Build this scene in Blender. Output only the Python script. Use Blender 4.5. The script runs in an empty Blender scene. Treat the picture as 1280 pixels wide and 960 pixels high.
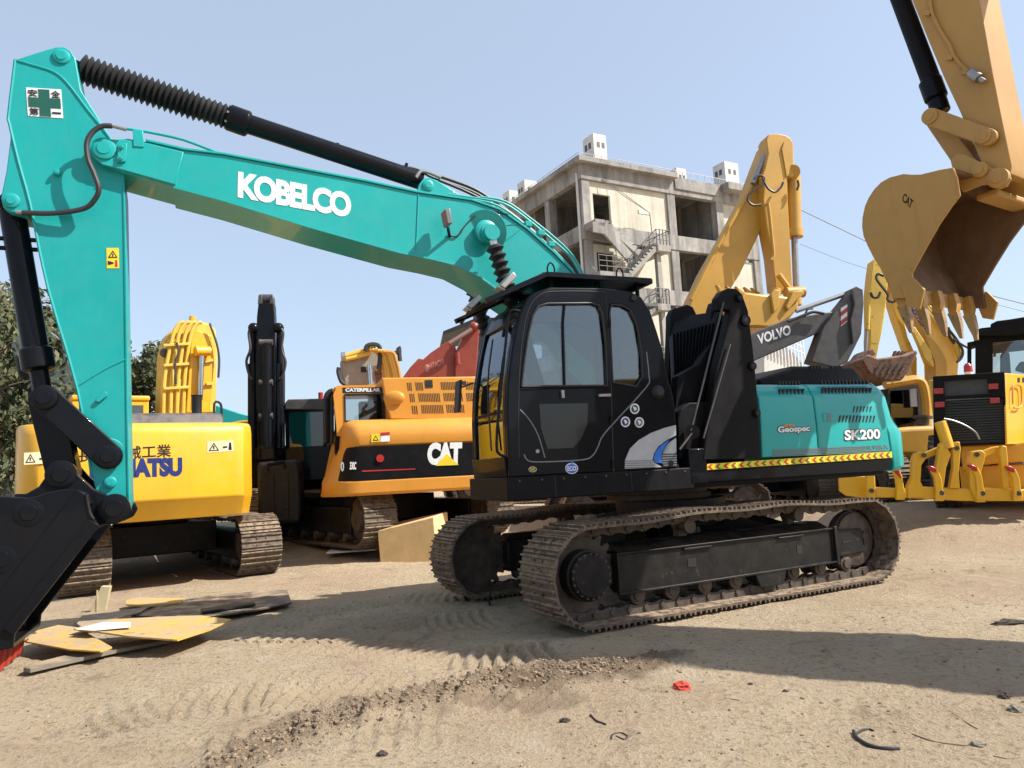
import bpy, bmesh, math, random
from mathutils import Vector, Matrix, noise
random.seed(7)
R = math.radians
PI = math.pi
scene = bpy.context.scene
col = scene.collection

# ------------------------------------------------------------------ camera
PITCH, ROLL, FPX, EYE = R(6.6), R(3.0), 940.0, 1.42
_R0 = Vector((1, 0, 0)); _U0 = Vector((0, -math.sin(PITCH), math.cos(PITCH))); _F = Vector((0, math.cos(PITCH), math.sin(PITCH)))
_R = math.cos(ROLL)*_R0 - math.sin(ROLL)*_U0
_U = math.sin(ROLL)*_R0 + math.cos(ROLL)*_U0
cd = bpy.data.cameras.new('camera'); cam = bpy.data.objects.new('camera', cd); col.objects.link(cam)
cd.sensor_fit = 'HORIZONTAL'; cd.sensor_width = 36; cd.lens = FPX/1280*36
cd.clip_start = 0.05; cd.clip_end = 3000
cam.matrix_world = Matrix(((_R.x, _U.x, -_F.x, 0), (_R.y, _U.y, -_F.y, 0), (_R.z, _U.z, -_F.z, EYE), (0, 0, 0, 1)))
scene.camera = cam

def ray(x, y):
    return ((x-640)/FPX)*_R + ((480-y)/FPX)*_U + _F

def ground(x, y, z=0.0):
    d = ray(x, y); t = (z-EYE)/d.z
    return Vector((d.x*t, d.y*t, z))

def at(x, y, Y):
    """surveyed point: sight line through a photo point at distance Y"""
    d = ray(x, y); t = Y/d.y
    return Vector((d.x*t, Y, EYE+d.z*t))

class Frame:
    """local survey frame: u along the machine, v away from us, z up"""
    def __init__(s, ox, oy, yaw, oz=0.0):
        a = R(yaw); s.o = Vector((ox, oy, oz)); s.du = Vector((math.cos(a), math.sin(a), 0)); s.dv = Vector((-math.sin(a), math.cos(a), 0)); s.a = a
    def w(s, u, v, z): return s.o + s.du*u + s.dv*v + Vector((0, 0, z))
    def uz(s, x, y, v):
        d = ray(x, y); t = (v + s.o.dot(s.dv)) / d.dot(s.dv)
        P = Vector((0, 0, EYE)) + d*t - s.o
        return (P.dot(s.du), P.z)
    def tr(s, pts, v): return [s.uz(x, y, v) for x, y in pts]
    def W(s, x, y, v):
        u, z = s.uz(x, y, v); return s.w(u, v, z)

# ------------------------------------------------------------------ objects
def tag(o, label=None, cat=None, group=None, kind=None):
    if label: o['label'] = label
    if cat: o['category'] = cat
    if group: o['group'] = group
    if kind: o['kind'] = kind
    return o

def thing(name, loc, rz, label, cat, group=None):
    o = bpy.data.objects.new(name, None); col.objects.link(o)
    o.empty_display_size = 0.3
    o.location = loc; o.rotation_euler = (0, 0, rz)
    o['_m'] = 0
    del o['_m']
    return tag(o, label, cat, group)

def mat_of(o):
    return Matrix.Translation(o.location) @ o.rotation_euler.to_matrix().to_4x4() if o.parent is None else mat_of(o.parent)

class MB:
    def __init__(s): s.bm = bmesh.new()
    def poly(s, pts):
        vs = [s.bm.verts.new(p) for p in pts]; return s.bm.faces.new(vs)
    def skin(s, rings, closed=True, caps=True):
        rs = [[s.bm.verts.new(p) for p in r] for r in rings]
        n = len(rs[0])
        for a, b in zip(rs[:-1], rs[1:]):
            for i in range(n if closed else n-1):
                j = (i+1) % n
                try: s.bm.faces.new((a[i], a[j], b[j], b[i]))
                except ValueError: pass
        if caps and closed:
            for r in (rs[0], rs[-1]):
                try: s.bm.faces.new(r)
                except ValueError: pass
        return s
    def prism(s, F, pts, v0, v1):
        """outline in the u-z plane, extruded across v"""
        return s.skin([[F.w(u, v0, z) for u, z in pts], [F.w(u, v1, z) for u, z in pts]])
    def hprism(s, F, pts, z0, z1):
        return s.skin([[F.w(u, v, z0) for u, v in pts], [F.w(u, v, z1) for u, v in pts]])
    def uprism(s, F, pts, u0, u1):
        """outline in the v-z plane, extruded along u"""
        return s.skin([[F.w(u0, v, z) for v, z in pts], [F.w(u1, v, z) for v, z in pts]])
    def box(s, F, u0, u1, v0, v1, z0, z1):
        return s.prism(F, [(u0, z0), (u1, z0), (u1, z1), (u0, z1)], v0, v1)
    def plate(s, F, outer, holes, v0, v1):
        """flat plate with real openings"""
        tmp = bmesh.new(); es = []
        for loop in [outer]+holes:
            vs = [tmp.verts.new((u, 0, z)) for u, z in loop]
            for i in range(len(vs)): es.append(tmp.edges.new((vs[i], vs[(i+1) % len(vs)])))
        bmesh.ops.triangle_fill(tmp, use_beauty=True, use_dissolve=False, edges=es)
        tmp.verts.index_update()
        tris = [[(v.co.x, v.co.z) for v in f.verts] for f in tmp.faces]
        tmp.free()
        key = {}
        def V(p, v):
            k = (round(p[0], 5), round(p[1], 5), v)
            if k not in key: key[k] = s.bm.verts.new(F.w(p[0], v, p[1]))
            return key[k]
        for t in tris:
            for v in (v0, v1):
                try: s.bm.faces.new([V(p, v) for p in t])
                except ValueError: pass
        for loop in [outer]+holes:
            for i in range(len(loop)):
                a, b = loop[i], loop[(i+1) % len(loop)]
                try: s.bm.faces.new((V(a, v0), V(b, v0), V(b, v1), V(a, v1)))
                except ValueError: pass
        return s
    def cyl(s, p0, p1, r0, r1=None, n=20):
        if r1 is None: r1 = r0
        return s.lathe(p0, p1, [(0, r0), (1, r1)], n)
    def lathe(s, p0, p1, prof, n=20):
        p0, p1 = Vector(p0), Vector(p1); d = (p1-p0)
        L = d.length; d.normalize()
        a = d.orthogonal().normalized(); b = d.cross(a)
        rings = []
        for t, r in prof:
            c = p0 + d*(t*L)
            rings.append([c + a*(math.cos(2*PI*i/n)*r) + b*(math.sin(2*PI*i/n)*r) for i in range(n)])
        return s.skin(rings)
    def tube(s, pts, r, n=8, smooth=4):
        pts = [Vector(p) for p in pts]
        if smooth > 1 and len(pts) > 2: pts = spline(pts, smooth)
        rings = []; prev = None
        for i, p in enumerate(pts):
            d = (pts[min(i+1, len(pts)-1)]-pts[max(i-1, 0)]).normalized()
            if prev is None: a = d.orthogonal().normalized()
            else:
                a = prev - d*prev.dot(d)
                a = a.normalized() if a.length > 1e-6 else d.orthogonal().normalized()
            prev = a; b = d.cross(a)
            rr = r[i] if isinstance(r, list) else r
            rings.append([p + a*(math.cos(2*PI*k/n)*rr) + b*(math.sin(2*PI*k/n)*rr) for k in range(n)])
        return s.skin(rings)
    def bar(s, p0, p1, w, h, up=Vector((0, 0, 1))):
        p0, p1 = Vector(p0), Vector(p1); d = (p1-p0).normalized()
        a = d.cross(up)
        a = a.normalized() if a.length > 1e-4 else d.orthogonal().normalized()
        b = a.cross(d)
        q = [(-w/2, -h/2), (w/2, -h/2), (w/2, h/2), (-w/2, h/2)]
        return s.skin([[p + a*i + b*j for i, j in q] for p in (p0, p1)])
    def ball(s, c, r, sx=1, sy=1, sz=1, jit=0, sub=1):
        res = bmesh.ops.create_icosphere(s.bm, subdivisions=sub, radius=r)
        for v in res['verts']:
            k = 1 + (random.random()-.5)*jit
            v.co = Vector((v.co.x*sx*k, v.co.y*sy*k, v.co.z*sz*k)) + Vector(c)
        return s
    def build(s, name, m, parent=None, bevel=0, seg=2, ang=32, label=None, sharp=32):
        bm = s.bm
        bmesh.ops.recalc_face_normals(bm, faces=bm.faces[:])
        if parent is not None:
            bm.transform(mat_of(parent).inverted())
        me = bpy.data.meshes.new(name)
        ca = R(sharp)
        for f in bm.faces: f.smooth = True
        for e in bm.edges:
            e.smooth = len(e.link_faces) == 2 and e.calc_face_angle(0) < ca
        bm.to_mesh(me); bm.free()
        me.materials.append(m)
        o = bpy.data.objects.new(name, me); col.objects.link(o)
        if parent is not None: o.parent = parent
        if bevel:
            b = o.modifiers.new('bevel', 'BEVEL'); b.width = bevel; b.segments = seg; b.limit_method = 'ANGLE'; b.angle_limit = R(ang)
            b.harden_normals = False; b.use_clamp_overlap = True
        if label: o['label'] = label
        return o

def spline(pts, k=4):
    out = []
    P = [pts[0]*2-pts[1]] + pts + [pts[-1]*2-pts[-2]]
    for i in range(1, len(P)-2):
        p0, p1, p2, p3 = P[i-1:i+3]
        for j in range(k):
            t = j/k
            out.append(.5*((2*p1)+(p2-p0)*t+(2*p0-5*p1+4*p2-p3)*t*t+(3*p1-p0-3*p2+p3)*t*t*t))
    out.append(pts[-1])
    return out

def copy_tree(o, parent=None, loc=None, rz=None):
    c = o.copy(); col.objects.link(c); c.parent = parent
    if loc is not None: c.location = loc
    if rz is not None: c.rotation_euler = (0, 0, rz)
    for ch in list(o.children): copy_tree(ch, c)
    return c

# ------------------------------------------------------------------ materials
def nodes(name):
    m = bpy.data.materials.new(name); m.use_nodes = True
    nt = m.node_tree; nt.nodes.clear()
    o = nt.nodes.new('ShaderNodeOutputMaterial'); b = nt.nodes.new('ShaderNodeBsdfPrincipled')
    nt.links.new(b.outputs[0], o.inputs[0])
    return m, nt, b, o

def noise_node(nt, scale, detail=6, rough=.6, vec=None, dist=0):
    n = nt.nodes.new('ShaderNodeTexNoise'); n.inputs['Scale'].default_value = scale
    n.inputs['Detail'].default_value = detail; n.inputs['Roughness'].default_value = rough; n.inputs['Distortion'].default_value = dist
    if vec is None:
        g = nt.nodes.new('ShaderNodeNewGeometry'); vec = g.outputs['Position']
    nt.links.new(vec, n.inputs['Vector'])
    return n.outputs['Fac']

def ramp(nt, fac, stops):
    r = nt.nodes.new('ShaderNodeValToRGB'); e = r.color_ramp.elements
    while len(e) < len(stops): e.new(.5)
    for i, (p, c) in enumerate(stops):
        e[i].position = p; e[i].color = (c, c, c, 1) if not hasattr(c, '__len__') else (*c, 1)
    nt.links.new(fac, r.inputs[0]); return r.outputs[0]

def mixc(nt, fac, a, b, mode='MIX'):
    n = nt.nodes.new('ShaderNodeMix'); n.data_type = 'RGBA'; n.blend_type = mode
    for sock, val in ((n.inputs[0], fac), (n.inputs[6], a), (n.inputs[7], b)):
        if isinstance(val, bpy.types.NodeSocket): nt.links.new(val, sock)
        elif hasattr(val, '__len__'): sock.default_value = (*val, 1)
        else: sock.default_value = val
    return n.outputs[2]

def mathn(nt, op, a, b=None):
    n = nt.nodes.new('ShaderNodeMath'); n.operation = op
    for i, val in enumerate((a, b)):
        if val is None: continue
        if isinstance(val, bpy.types.NodeSocket): nt.links.new(val, n.inputs[i])
        else: n.inputs[i].default_value = val
    return n.outputs[0]

def bump(nt, b, h, strength=.3, dist=.02):
    n = nt.nodes.new('ShaderNodeBump'); n.inputs['Strength'].default_value = strength; n.inputs['Distance'].default_value = dist
    nt.links.new(h, n.inputs['Height']); nt.links.new(n.outputs[0], b.inputs['Normal'])

DUST = (.36, .27, .18)
def paint(name, c, rough=.35, dust=.25, wear=0.0, wearc=(.06, .035, .02), coat=.0, metal=0, dark=.85, scale=1.0, spec=.5):
    """sprayed machine paint: slight tone drift, dust film that gathers on ledges, optional chips"""
    m, nt, b, o = nodes(name)
    n1 = noise_node(nt, 1.3*scale, 5)
    c2 = tuple(x*dark for x in c)
    base = mixc(nt, ramp(nt, n1, [(.35, 0), (.65, 1)]), c, c2)
    n2 = noise_node(nt, 7*scale, 8, .7)
    g = nt.nodes.new('ShaderNodeNewGeometry'); sep = nt.nodes.new('ShaderNodeSeparateXYZ'); nt.links.new(g.outputs['Normal'], sep.inputs[0])
    up = mathn(nt, 'MULTIPLY', mathn(nt, 'MAXIMUM', sep.outputs[2], 0.0), .9)
    d = mathn(nt, 'MULTIPLY', ramp(nt, n2, [(.38, 0), (.75, 1)]), mathn(nt, 'ADD', up, .35))
    d = mathn(nt, 'MINIMUM', mathn(nt, 'MULTIPLY', d, dust*2), .9)
    base = mixc(nt, d, base, DUST)
    mp = nt.nodes.new('ShaderNodeMapping'); mp.inputs['Scale'].default_value = (5, 5, .45); nt.links.new(g.outputs['Position'], mp.inputs[0])
    sk_ = ramp(nt, noise_node(nt, 2.4*scale, 7, .7, vec=mp.outputs[0]), [(.52, 0), (.74, 1)])
    base = mixc(nt, mathn(nt, 'MULTIPLY', sk_, min(.3, .10+dust*.8)), base, tuple(x*.45+.02*max(c) for x in c))
    if wear:
        n3 = noise_node(nt, 11*scale, 9, .75)
        base = mixc(nt, ramp(nt, n3, [(.62-wear*.18, 0), (.66-wear*.16, 1)]), base, wearc)
    nt.links.new(base, b.inputs['Base Color'])
    rr = mathn(nt, 'ADD', mathn(nt, 'MULTIPLY', n2, .25), rough-.1)
    nt.links.new(mathn(nt, 'ADD', rr, mathn(nt, 'MULTIPLY', d, .4)), b.inputs['Roughness'])
    b.inputs['Metallic'].default_value = metal
    b.inputs['Coat Weight'].default_value = coat; b.inputs['Coat Roughness'].default_value = .04; b.inputs['Specular IOR Level'].default_value = spec
    bump(nt, b, noise_node(nt, 2.2, 3), .06, .02)
    return m

def plain(name, c, rough=.5, metal=0, emit=0):
    m, nt, b, o = nodes(name)
    n = noise_node(nt, 9, 5)
    nt.links.new(mixc(nt, ramp(nt, n, [(.3, 0), (.7, 1)]), c, tuple(x*.82 for x in c)), b.inputs['Base Color'])
    b.inputs['Roughness'].default_value = rough; b.inputs['Metallic'].default_value = metal
    return m

def glass(name, tint=(.55, .6, .6), refl=.12):
    m, nt, b, o = nodes(name)
    nt.nodes.remove(b)
    t = nt.nodes.new('ShaderNodeBsdfTransparent'); t.inputs[0].default_value = (*tint, 1)
    g = nt.nodes.new('ShaderNodeBsdfGlossy'); g.inputs['Roughness'].default_value = .03; g.inputs[0].default_value = (.9, .95, 1, 1)
    fr = nt.nodes.new('ShaderNodeFresnel'); fr.inputs[0].default_value = 1.5
    mx = nt.nodes.new('ShaderNodeMixShader')
    nt.links.new(mathn(nt, 'ADD', mathn(nt, 'MULTIPLY', fr.outputs[0], 1.1), refl), mx.inputs[0])
    nt.links.new(t.outputs[0], mx.inputs[1]); nt.links.new(g.outputs[0], mx.inputs[2])
    nt.links.new(mx.outputs[0], o.inputs[0]); return m
    df = nt.nodes.new('ShaderNodeBsdfDiffuse'); df.inputs[0].default_value = (.4, .38, .33, 1)
    mx2 = nt.nodes.new('ShaderNodeMixShader')
    nt.links.new(mathn(nt, 'MULTIPLY', noise_node(nt, 3, 6), .10), mx2.inputs[0])
    nt.links.new(mx.outputs[0], mx2.inputs[1]); nt.links.new(df.outputs[0], mx2.inputs[2])
    nt.links.new(mx2.outputs[0], o.inputs[0])
    return m

M = {}
M['teal'] = paint('teal_paint', (.004, .345, .33), .34, .05, coat=.22, dark=.9, spec=.35)
M['teal_arm'] = paint('teal_arm_paint', (.004, .315, .31), .42, .05, coat=.08, dark=.9, spec=.3)
M['black'] = paint('black_paint', (.005, .006, .009), .34, .012, coat=.22, spec=.05)
M['black_matt'] = paint('black_matt_paint', (.006, .006, .008), .5, .025, spec=.12)
M['black_dusty'] = paint('black_dusty_paint', (.008, .008, .009), .42, .07, wear=.05, wearc=(.07, .055, .04), spec=.25)
M['kyellow'] = paint('warm_yellow_paint', (.74, .385, .010), .36, .12, coat=.2, dark=.9)
M['catorange'] = paint('orange_yellow_paint', (.66, .275, .028), .42, .12, dark=.9)
M['tan'] = paint('golden_tan_paint', (.46, .25, .055), .5, .15, dark=.86)
M['tooth'] = paint('scraped_tooth', (.36, .22, .09), .5, .25, dark=.75, wear=.35, wearc=(.16, .10, .06), scale=1.2)
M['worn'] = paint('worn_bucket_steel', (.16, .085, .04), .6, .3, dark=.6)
M['yellow2'] = paint('golden_yellow_paint', (.54, .29, .03), .42, .15, dark=.84)
M['pale'] = paint('pale_yellow_paint', (.70, .46, .06), .45, .2, dark=.8, wear=.06, wearc=(.16, .09, .04), scale=.6)
M['redp'] = paint('red_orange_paint', (.28, .036, .017), .4, .12, dark=.8)
M['charcoal'] = paint('charcoal_paint', (.045, .045, .050), .45, .2)
M['rust'] = paint('rusty_steel', (.16, .075, .05), .75, .5, wear=.5, wearc=(.07, .03, .02))
M['track'] = paint('worn_track_steel', (.085, .062, .048), .5, .75, metal=.25, wear=.3, wearc=(.04, .03, .025), scale=2)
M['trackshiny'] = paint('polished_track_steel', (.22, .17, .13), .35, .5, metal=.5, wear=.3, wearc=(.08, .05, .04), scale=2)
M['roller'] = paint('dirty_roller_steel', (.035, .026, .022), .55, .4, wear=.2, wearc=(.09, .06, .04))
M['redtooth'] = plain('red_orange_tooth_paint', (.42, .035, .015), .6)
M['chrome'] = plain('chrome_rod', (.6, .6, .62), .18, 1)
M['steel'] = plain('bare_steel', (.35, .34, .33), .4, .7)
M['rubber'] = plain('black_rubber', (.012, .012, .013), .55)
M['hose'] = plain('hydraulic_hose', (.03, .025, .027), .5)
M['glass'] = glass('cab_glass', (.72, .77, .77), .055)
M['glassdark'] = glass('dark_glass', (.12, .14, .15), .05)
M['lowglass'] = paint('smoked_lower_pane', (.016, .02, .022), .12, .02, coat=.3, spec=.3)
M['white'] = plain('white_vinyl', (.78, .78, .78), .4)
M['blackvinyl'] = plain('black_vinyl', (.012, .012, .014), .4)
M['navy'] = plain('navy_vinyl', (.015, .03, .16), .4)
M['bluevinyl'] = plain('blue_vinyl', (.03, .16, .6), .35)
M['silver'] = plain('silver_vinyl', (.5, .52, .56), .3, .3)
M['greyvinyl'] = plain('grey_vinyl', (.16, .18, .19), .4)
M['yellowvinyl'] = plain('yellow_vinyl', (.80, .58, .03), .4)
M['limevinyl'] = plain('lime_vinyl', (.55, .75, .05), .4)
M['redvinyl'] = plain('red_vinyl', (.45, .03, .025), .4)
M['orangevinyl'] = plain('orange_vinyl', (.85, .28, .02), .4)
M['darkgreen'] = plain('dark_green_vinyl', (.008, .09, .065), .4)
M['creamvinyl'] = plain('cream_vinyl', (.72, .66, .42), .4)
M['interior'] = plain('cab_trim', (.13, .13, .135), .8)
M['seatfab'] = plain('seat_fabric', (.06, .06, .07), .9)
M['lamp'] = plain('lamp_lens', (.55, .5, .42), .2)
M['redlens'] = plain('red_lens', (.42, .03, .03), .25)

# ------------------------------------------------------------------ lettering
def text(F, v, s, bl, br, tl, m, parent, name='lettering', off=.03, depth=.004, shear=0, space=1.0, fit=None):
    """raised lettering laid on the plane v of frame F; its box spans the three surveyed corners"""
    cu = bpy.data.curves.new(name, 'FONT'); cu.body = s; cu.size = 1; cu.offset = off; cu.extrude = .02; cu.shear = shear; cu.space_character = space
    cu.resolution_u = 4
    to = bpy.data.objects.new(name, cu); col.objects.link(to)
    dg = bpy.context.evaluated_depsgraph_get(); dg.update()
    me = bpy.data.meshes.new_from_object(to.evaluated_get(dg))
    bpy.data.objects.remove(to); bpy.data.curves.remove(cu)
    xs = [q.co.x for q in me.vertices]; ys = [q.co.y for q in me.vertices]
    x0, x1, y0, y1 = min(xs), max(xs), min(ys), max(ys)
    A, B, C_ = (Vector(F.uz(*p, v)) for p in (bl, br, tl))
    inv = mat_of(parent).inverted()
    for q in me.vertices:
        a = (q.co.x-x0)/(x1-x0); b = (q.co.y-y0)/(y1-y0)
        p = A + (B-A)*a + (C_-A)*b
        q.co = inv @ F.w(p.x, v - depth if q.co.z > 0 else v + .002, p.y)
    me.materials.clear(); me.materials.append(m)
    o = bpy.data.objects.new(name, me); col.objects.link(o); o.parent = parent
    return o

def decal(F, v, pts, m, parent, name='decal', t=.003, traced=True):
    q = F.tr(pts, v) if traced else pts
    return MB().prism(F, q, v-t, v+.001).build(name, m, parent)

def circ(cx, cy, rx, ry=None, n=20, a0=0):
    ry = ry or rx
    return [(cx+rx*math.cos(2*PI*i/n+a0), cy+ry*math.sin(2*PI*i/n+a0)) for i in range(n)]
# ================================================================== the teal excavator
PX, PY = 1.83, 9.0
HF = Frame(PX, PY, 22)          # upper structure
TF = Frame(1.932, 8.934, 28)        # undercarriage
hero = thing('excavator', (PX, PY, 0), R(22), 'large teal excavator with a black cab and raised teal boom, in front of all others', 'excavator')
VS = -1.36

# ---- undercarriage
def track_path(u0, u1, r, zc, zmid, rise=0.0):
    """closed loop (u,z) of the chain pitch line: bottom run, far end, top run, near end"""
    pts = []
    n = 60
    zb = zc - r
    for i in range(n): pts.append((u0+(u1-u0)*i/n, zb))
    for i in range(n//2): a = -PI/2+PI*i/(n//2); pts.append((u1+math.cos(a)*r, zc+math.sin(a)*r))
    for i in range(n):
        t = i/n; s = math.sin(PI*t)
        pts.append((u1+(u0-u1)*t, zc+r + zmid*s - .02*math.sin(3*PI*t)**2))
    for i in range(n//2): a = PI/2+PI*i/(n//2); pts.append((u0+math.cos(a)*r, zc+math.sin(a)*r))
    return pts

def resample(pts, n):
    L = [0]
    for i in range(len(pts)):
        a, b = pts[i], pts[(i+1) % len(pts)]; L.append(L[-1]+math.hypot(b[0]-a[0], b[1]-a[1]))
    out = []; j = 0
    for k in range(n):
        s = L[-1]*k/n
        while L[j+1] < s: j += 1
        t = (s-L[j])/(L[j+1]-L[j]); a, b = pts[j], pts[(j+1) % len(pts)]
        out.append((a[0]+(b[0]-a[0])*t, a[1]+(b[1]-a[1])*t, math.atan2(b[1]-a[1], b[0]-a[0])))
    return out, L[-1]/n

SHOE = {}
def shoe_profile(p, t=.022):
    """cross-section of one three-grouser shoe, s along the chain, n outward"""
    h = p*.49; g = .026
    q = [(-h, 0), (h, 0), (h, -t)]
    q = [(-h, .0), (-h, -t)]
    for c in (-.78, -.05, .68):
        a = c*h
        q += [(a-.013, -t), (a-.008, -t-g), (a+.008, -t-g), (a+.013, -t)]
    q += [(h+.012, -t-.004), (h+.012, -.004), (h, 0)]
    return q

def make_track(F, root, v0, v1, u0, u1, r, zc, zmid, n, mat_shoe, mat_link, individual=True):
    path = track_path(u0, u1, r, zc, zmid)
    st, p = resample(path, n)
    vm = (v0+v1)/2
    # chain links between the shoes
    b = MB()
    for (u, z, a) in st:
        c, s = math.cos(a), math.sin(a)
        # inward normal is to the left of travel (counter-clockwise loop)
        nx, nz = -s, c
        for vv in (vm-.085, vm+.055):
            pr = [(-p*.55, .002), (p*.4, .002), (p*.5, .05), (p*.45, .095), (p*.1, .075), (-p*.1, .075), (-p*.45, .095), (-p*.58, .05)]
            b.prism(F, [(u+c*q+nx*w, z+s*q+nz*w) for q, w in pr], vv, vv+.03)
        pc = (u+c*p*.5+nx*.048, z+s*p*.5+nz*.048)
        b.cyl(F.w(pc[0], vm-.1, pc[1]), F.w(pc[0], vm+.1, pc[1]), .026, n=8)
    chain = b.build('track_chain', mat_link, root)
    prof = shoe_profile(p)
    def shoe_mesh(u, z, a, mb):
        c, s = math.cos(a), math.sin(a); nx, nz = -s, c
        # outward = -n ; profile stores outward as negative
        mb.prism(F, [(u+c*q+nx*w, z+s*q+nz*w) for q, w in prof], v0, v1)
        for vv in (vm-.07, vm+.07):
            for q in (-p*.22, p*.22):
                mb.cyl(F.w(u+c*q+nx*-.02, vv, z+s*q+nz*-.02), F.w(u+c*q+nx*-.036, vv, z+s*q+nz*-.036), .013, n=6)
    if individual:
        inv = mat_of(root).inverted()
        proto = None
        u_, z_, a_ = st[0]
        for k, (u, z, a) in enumerate(st):
            if proto is None:
                mb = MB(); shoe_mesh(0, 0, 0, mb)
                # mesh around the frame's own origin
                mb.bm.transform(Matrix.Translation(-F.o)); mb.bm.transform(Matrix.Rotation(-F.a, 4, 'Z'))
                bm = mb.bm; bmesh.ops.recalc_face_normals(bm, faces=bm.faces[:])
                me = bpy.data.meshes.new('track_shoe'); bm.to_mesh(me); bm.free(); me.materials.append(mat_shoe)
                proto = bpy.data.objects.new('track_shoe', me); o = proto
            else: o = proto.copy()
            col.objects.link(o); o.parent = chain
            Wm = Matrix.Translation(F.w(u, 0, z)) @ Matrix.Rotation(F.a, 4, 'Z') @ Matrix.Rotation(-a + (random.random()-.5)*.02, 4, 'Y')
            o.matrix_basis = inv @ Wm
    else:
        mb = MB()
        for (u, z, a) in st: shoe_mesh(u, z, a, mb)
        mb.build('track_shoes', mat_shoe, root)
    return chain

ZC, RR = .47, .41
for sgn in (-1, 1):
    va, vb = (-1.40, -.80) if sgn < 0 else (.80, 1.40)
    vm = (va+vb)/2
    U0, U1 = -2.20, 1.43
    make_track(TF, hero, va, vb, U0, U1, RR, ZC, .05, 52, M['track'], M['roller'])
    # side frame beam
    fo, fi = (-1.24, -.93) if sgn < 0 else (.93, 1.24)
    b = MB()
    top = [(-1.86, .66), (1.05, .66), (1.05, .625), (1.45, .60), (1.45, .30), (1.0, .30), (.98, .27), (-1.86, .27)]
    b.prism(TF, [(-1.86, .27), (.98, .27), (.98, .62), (-1.86, .62)], fo, fi)
    b.prism(TF, [(1.0, .30), (1.50, .32), (1.50, .58), (1.0, .61)], fo+.03, fi-.03)
    fr = b.build('track_frame', M['black_dusty'], hero, bevel=.012)
    b = MB()
    e0 = fo-.035 if sgn < 0 else fi
    b.box(TF, -1.88, .98, e0, e0+.035+.002, .262, .282)      # lower flange lip
    b.box(TF, -1.88, 1.0, e0+.01, e0+.037, .615, .632)
    b.box(TF, -1.885, -1.865, e0, e0+.037, .262, .632)
    b.box(TF, .975, 1.02, e0-.005, e0+.037, .24, .645)
    b.box(TF, -1.1, -.75, e0+.005, e0+.034, .585, .605); b.box(TF, .15, .52, e0+.005, e0+.034, .585, .600)
    b.build('frame_lip', M['black_dusty'], fr, bevel=.004)
    b = MB()
    # sloping top cover with oval mud holes hinted by dark ribs
    b.uprism(TF, [(fo+.01, .633), (fi, .633), (fi, .70), (fo+.16, .70)] if sgn < 0 else [(fo, .633), (fi-.01, .633), (fi-.16, .70), (fo, .70)], -1.84, .95)
    b.build('top_cover', M['black_dusty'], fr, bevel=.006)
    for uu in (-1.25, -.2, .62):
        b = MB(); b.hprism(TF, circ(uu, vm-.02*sgn*-1, .10, .05, 16), .703, .706); b.build('mud_hole', M['rubber'], fr)
    if sgn < 0:
        for q in ((.42, .50, fo-.004, fo+.002, .40, .49), (-1.05, -.95, fo-.004, fo+.002, .42, .50), (1.16, 1.30, fo+.024, fo+.031, .45, .465)): b = MB(); b.box(TF, *q); b.build('frame_slot', M['rubber'], fr)
    # final drive (this end) and idler (far end)
    b = MB()
    vo = va+.08 if sgn < 0 else vb-.08
    b.lathe(TF.w(U0, vo-.02*1, ZC), TF.w(U0, vm+.1, ZC), [(0, .01), (0, .175), (.08, .20), (.2, .205), (.21, .225), (.6, .225), (.62, .30), (1, .30)], 36)
    b.build('final_drive', M['black_dusty'], hero)
    b = MB()
    for k in range(20):
        a = 2*PI*k/20
        b.cyl(TF.w(U0+.19*math.cos(a), vo-.008, ZC+.19*math.sin(a)), TF.w(U0+.19*math.cos(a), vo+.06, ZC+.19*math.sin(a)), .013, n=6)
    b.build('drive_bolts', M['roller'], hero)
    b = MB()
    teeth = []
    nt_ = 21
    for k in range(nt_*4):
        a = 2*PI*k/(nt_*4); rr = RR-.01 if k % 4 in (0, 1) else RR-.075
        teeth.append((U0+rr*math.cos(a), ZC+rr*math.sin(a)))
    b.prism(TF, teeth, vm-.04, vm+.04); b.build('sprocket', M['roller'], hero)
    b = MB()
    b.lathe(TF.w(U1, vm-.09, ZC), TF.w(U1, vm+.09, ZC), [(0, .05), (0, .12), (.1, .28), (.12, .29), (.3, .29), (.3, .31), (.7, .31), (.7, .29), (.9, .29), (1, .12), (1, .05)], 32)
    b.build('idler', M['roller'], hero)
    b = MB(); b.box(TF, U1-.25, U1+.13, fo+.05, fo+.09, ZC-.09, ZC+.09); b.build('idler_yoke', M['black_dusty'], hero, bevel=.01)
    for k in range(8):
        uu = -1.62 + k*.405
        b = MB()
        b.lathe(TF.w(uu, fo+.03, .225), TF.w(uu, fi-.03, .225), [(0, .02), (0, .05), (.06, .055), (.08, .085), (.2, .085), (.22, .07), (.78, .07), (.8, .085), (.92, .085), (.94, .055), (1, .05), (1, .02)], 16)
        b.build('bottom_roller', M['roller'], hero)
    for uu in (-.95, .55):
        b = MB(); b.lathe(TF.w(uu, vm-.1, .80), TF.w(uu, vm+.1, .80), [(0, .05), (0, .07), (.3, .07), (.3, .05), (.7, .05), (.7, .07), (1, .07)], 14)
        b.box(TF, uu-.05, uu+.05, vm+.02, vm+.1, .66, .76)
        b.build('carrier_roller', M['roller'], hero)
    if sgn < 0:
        b = MB()
        b.prism(TF, [(-.22, .27), (.22, .27), (.16, .13), (-.16, .13)], fo-.03, fo-.005)
        b.build('roller_guard', M['black_dusty'], hero, bevel=.006)
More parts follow.
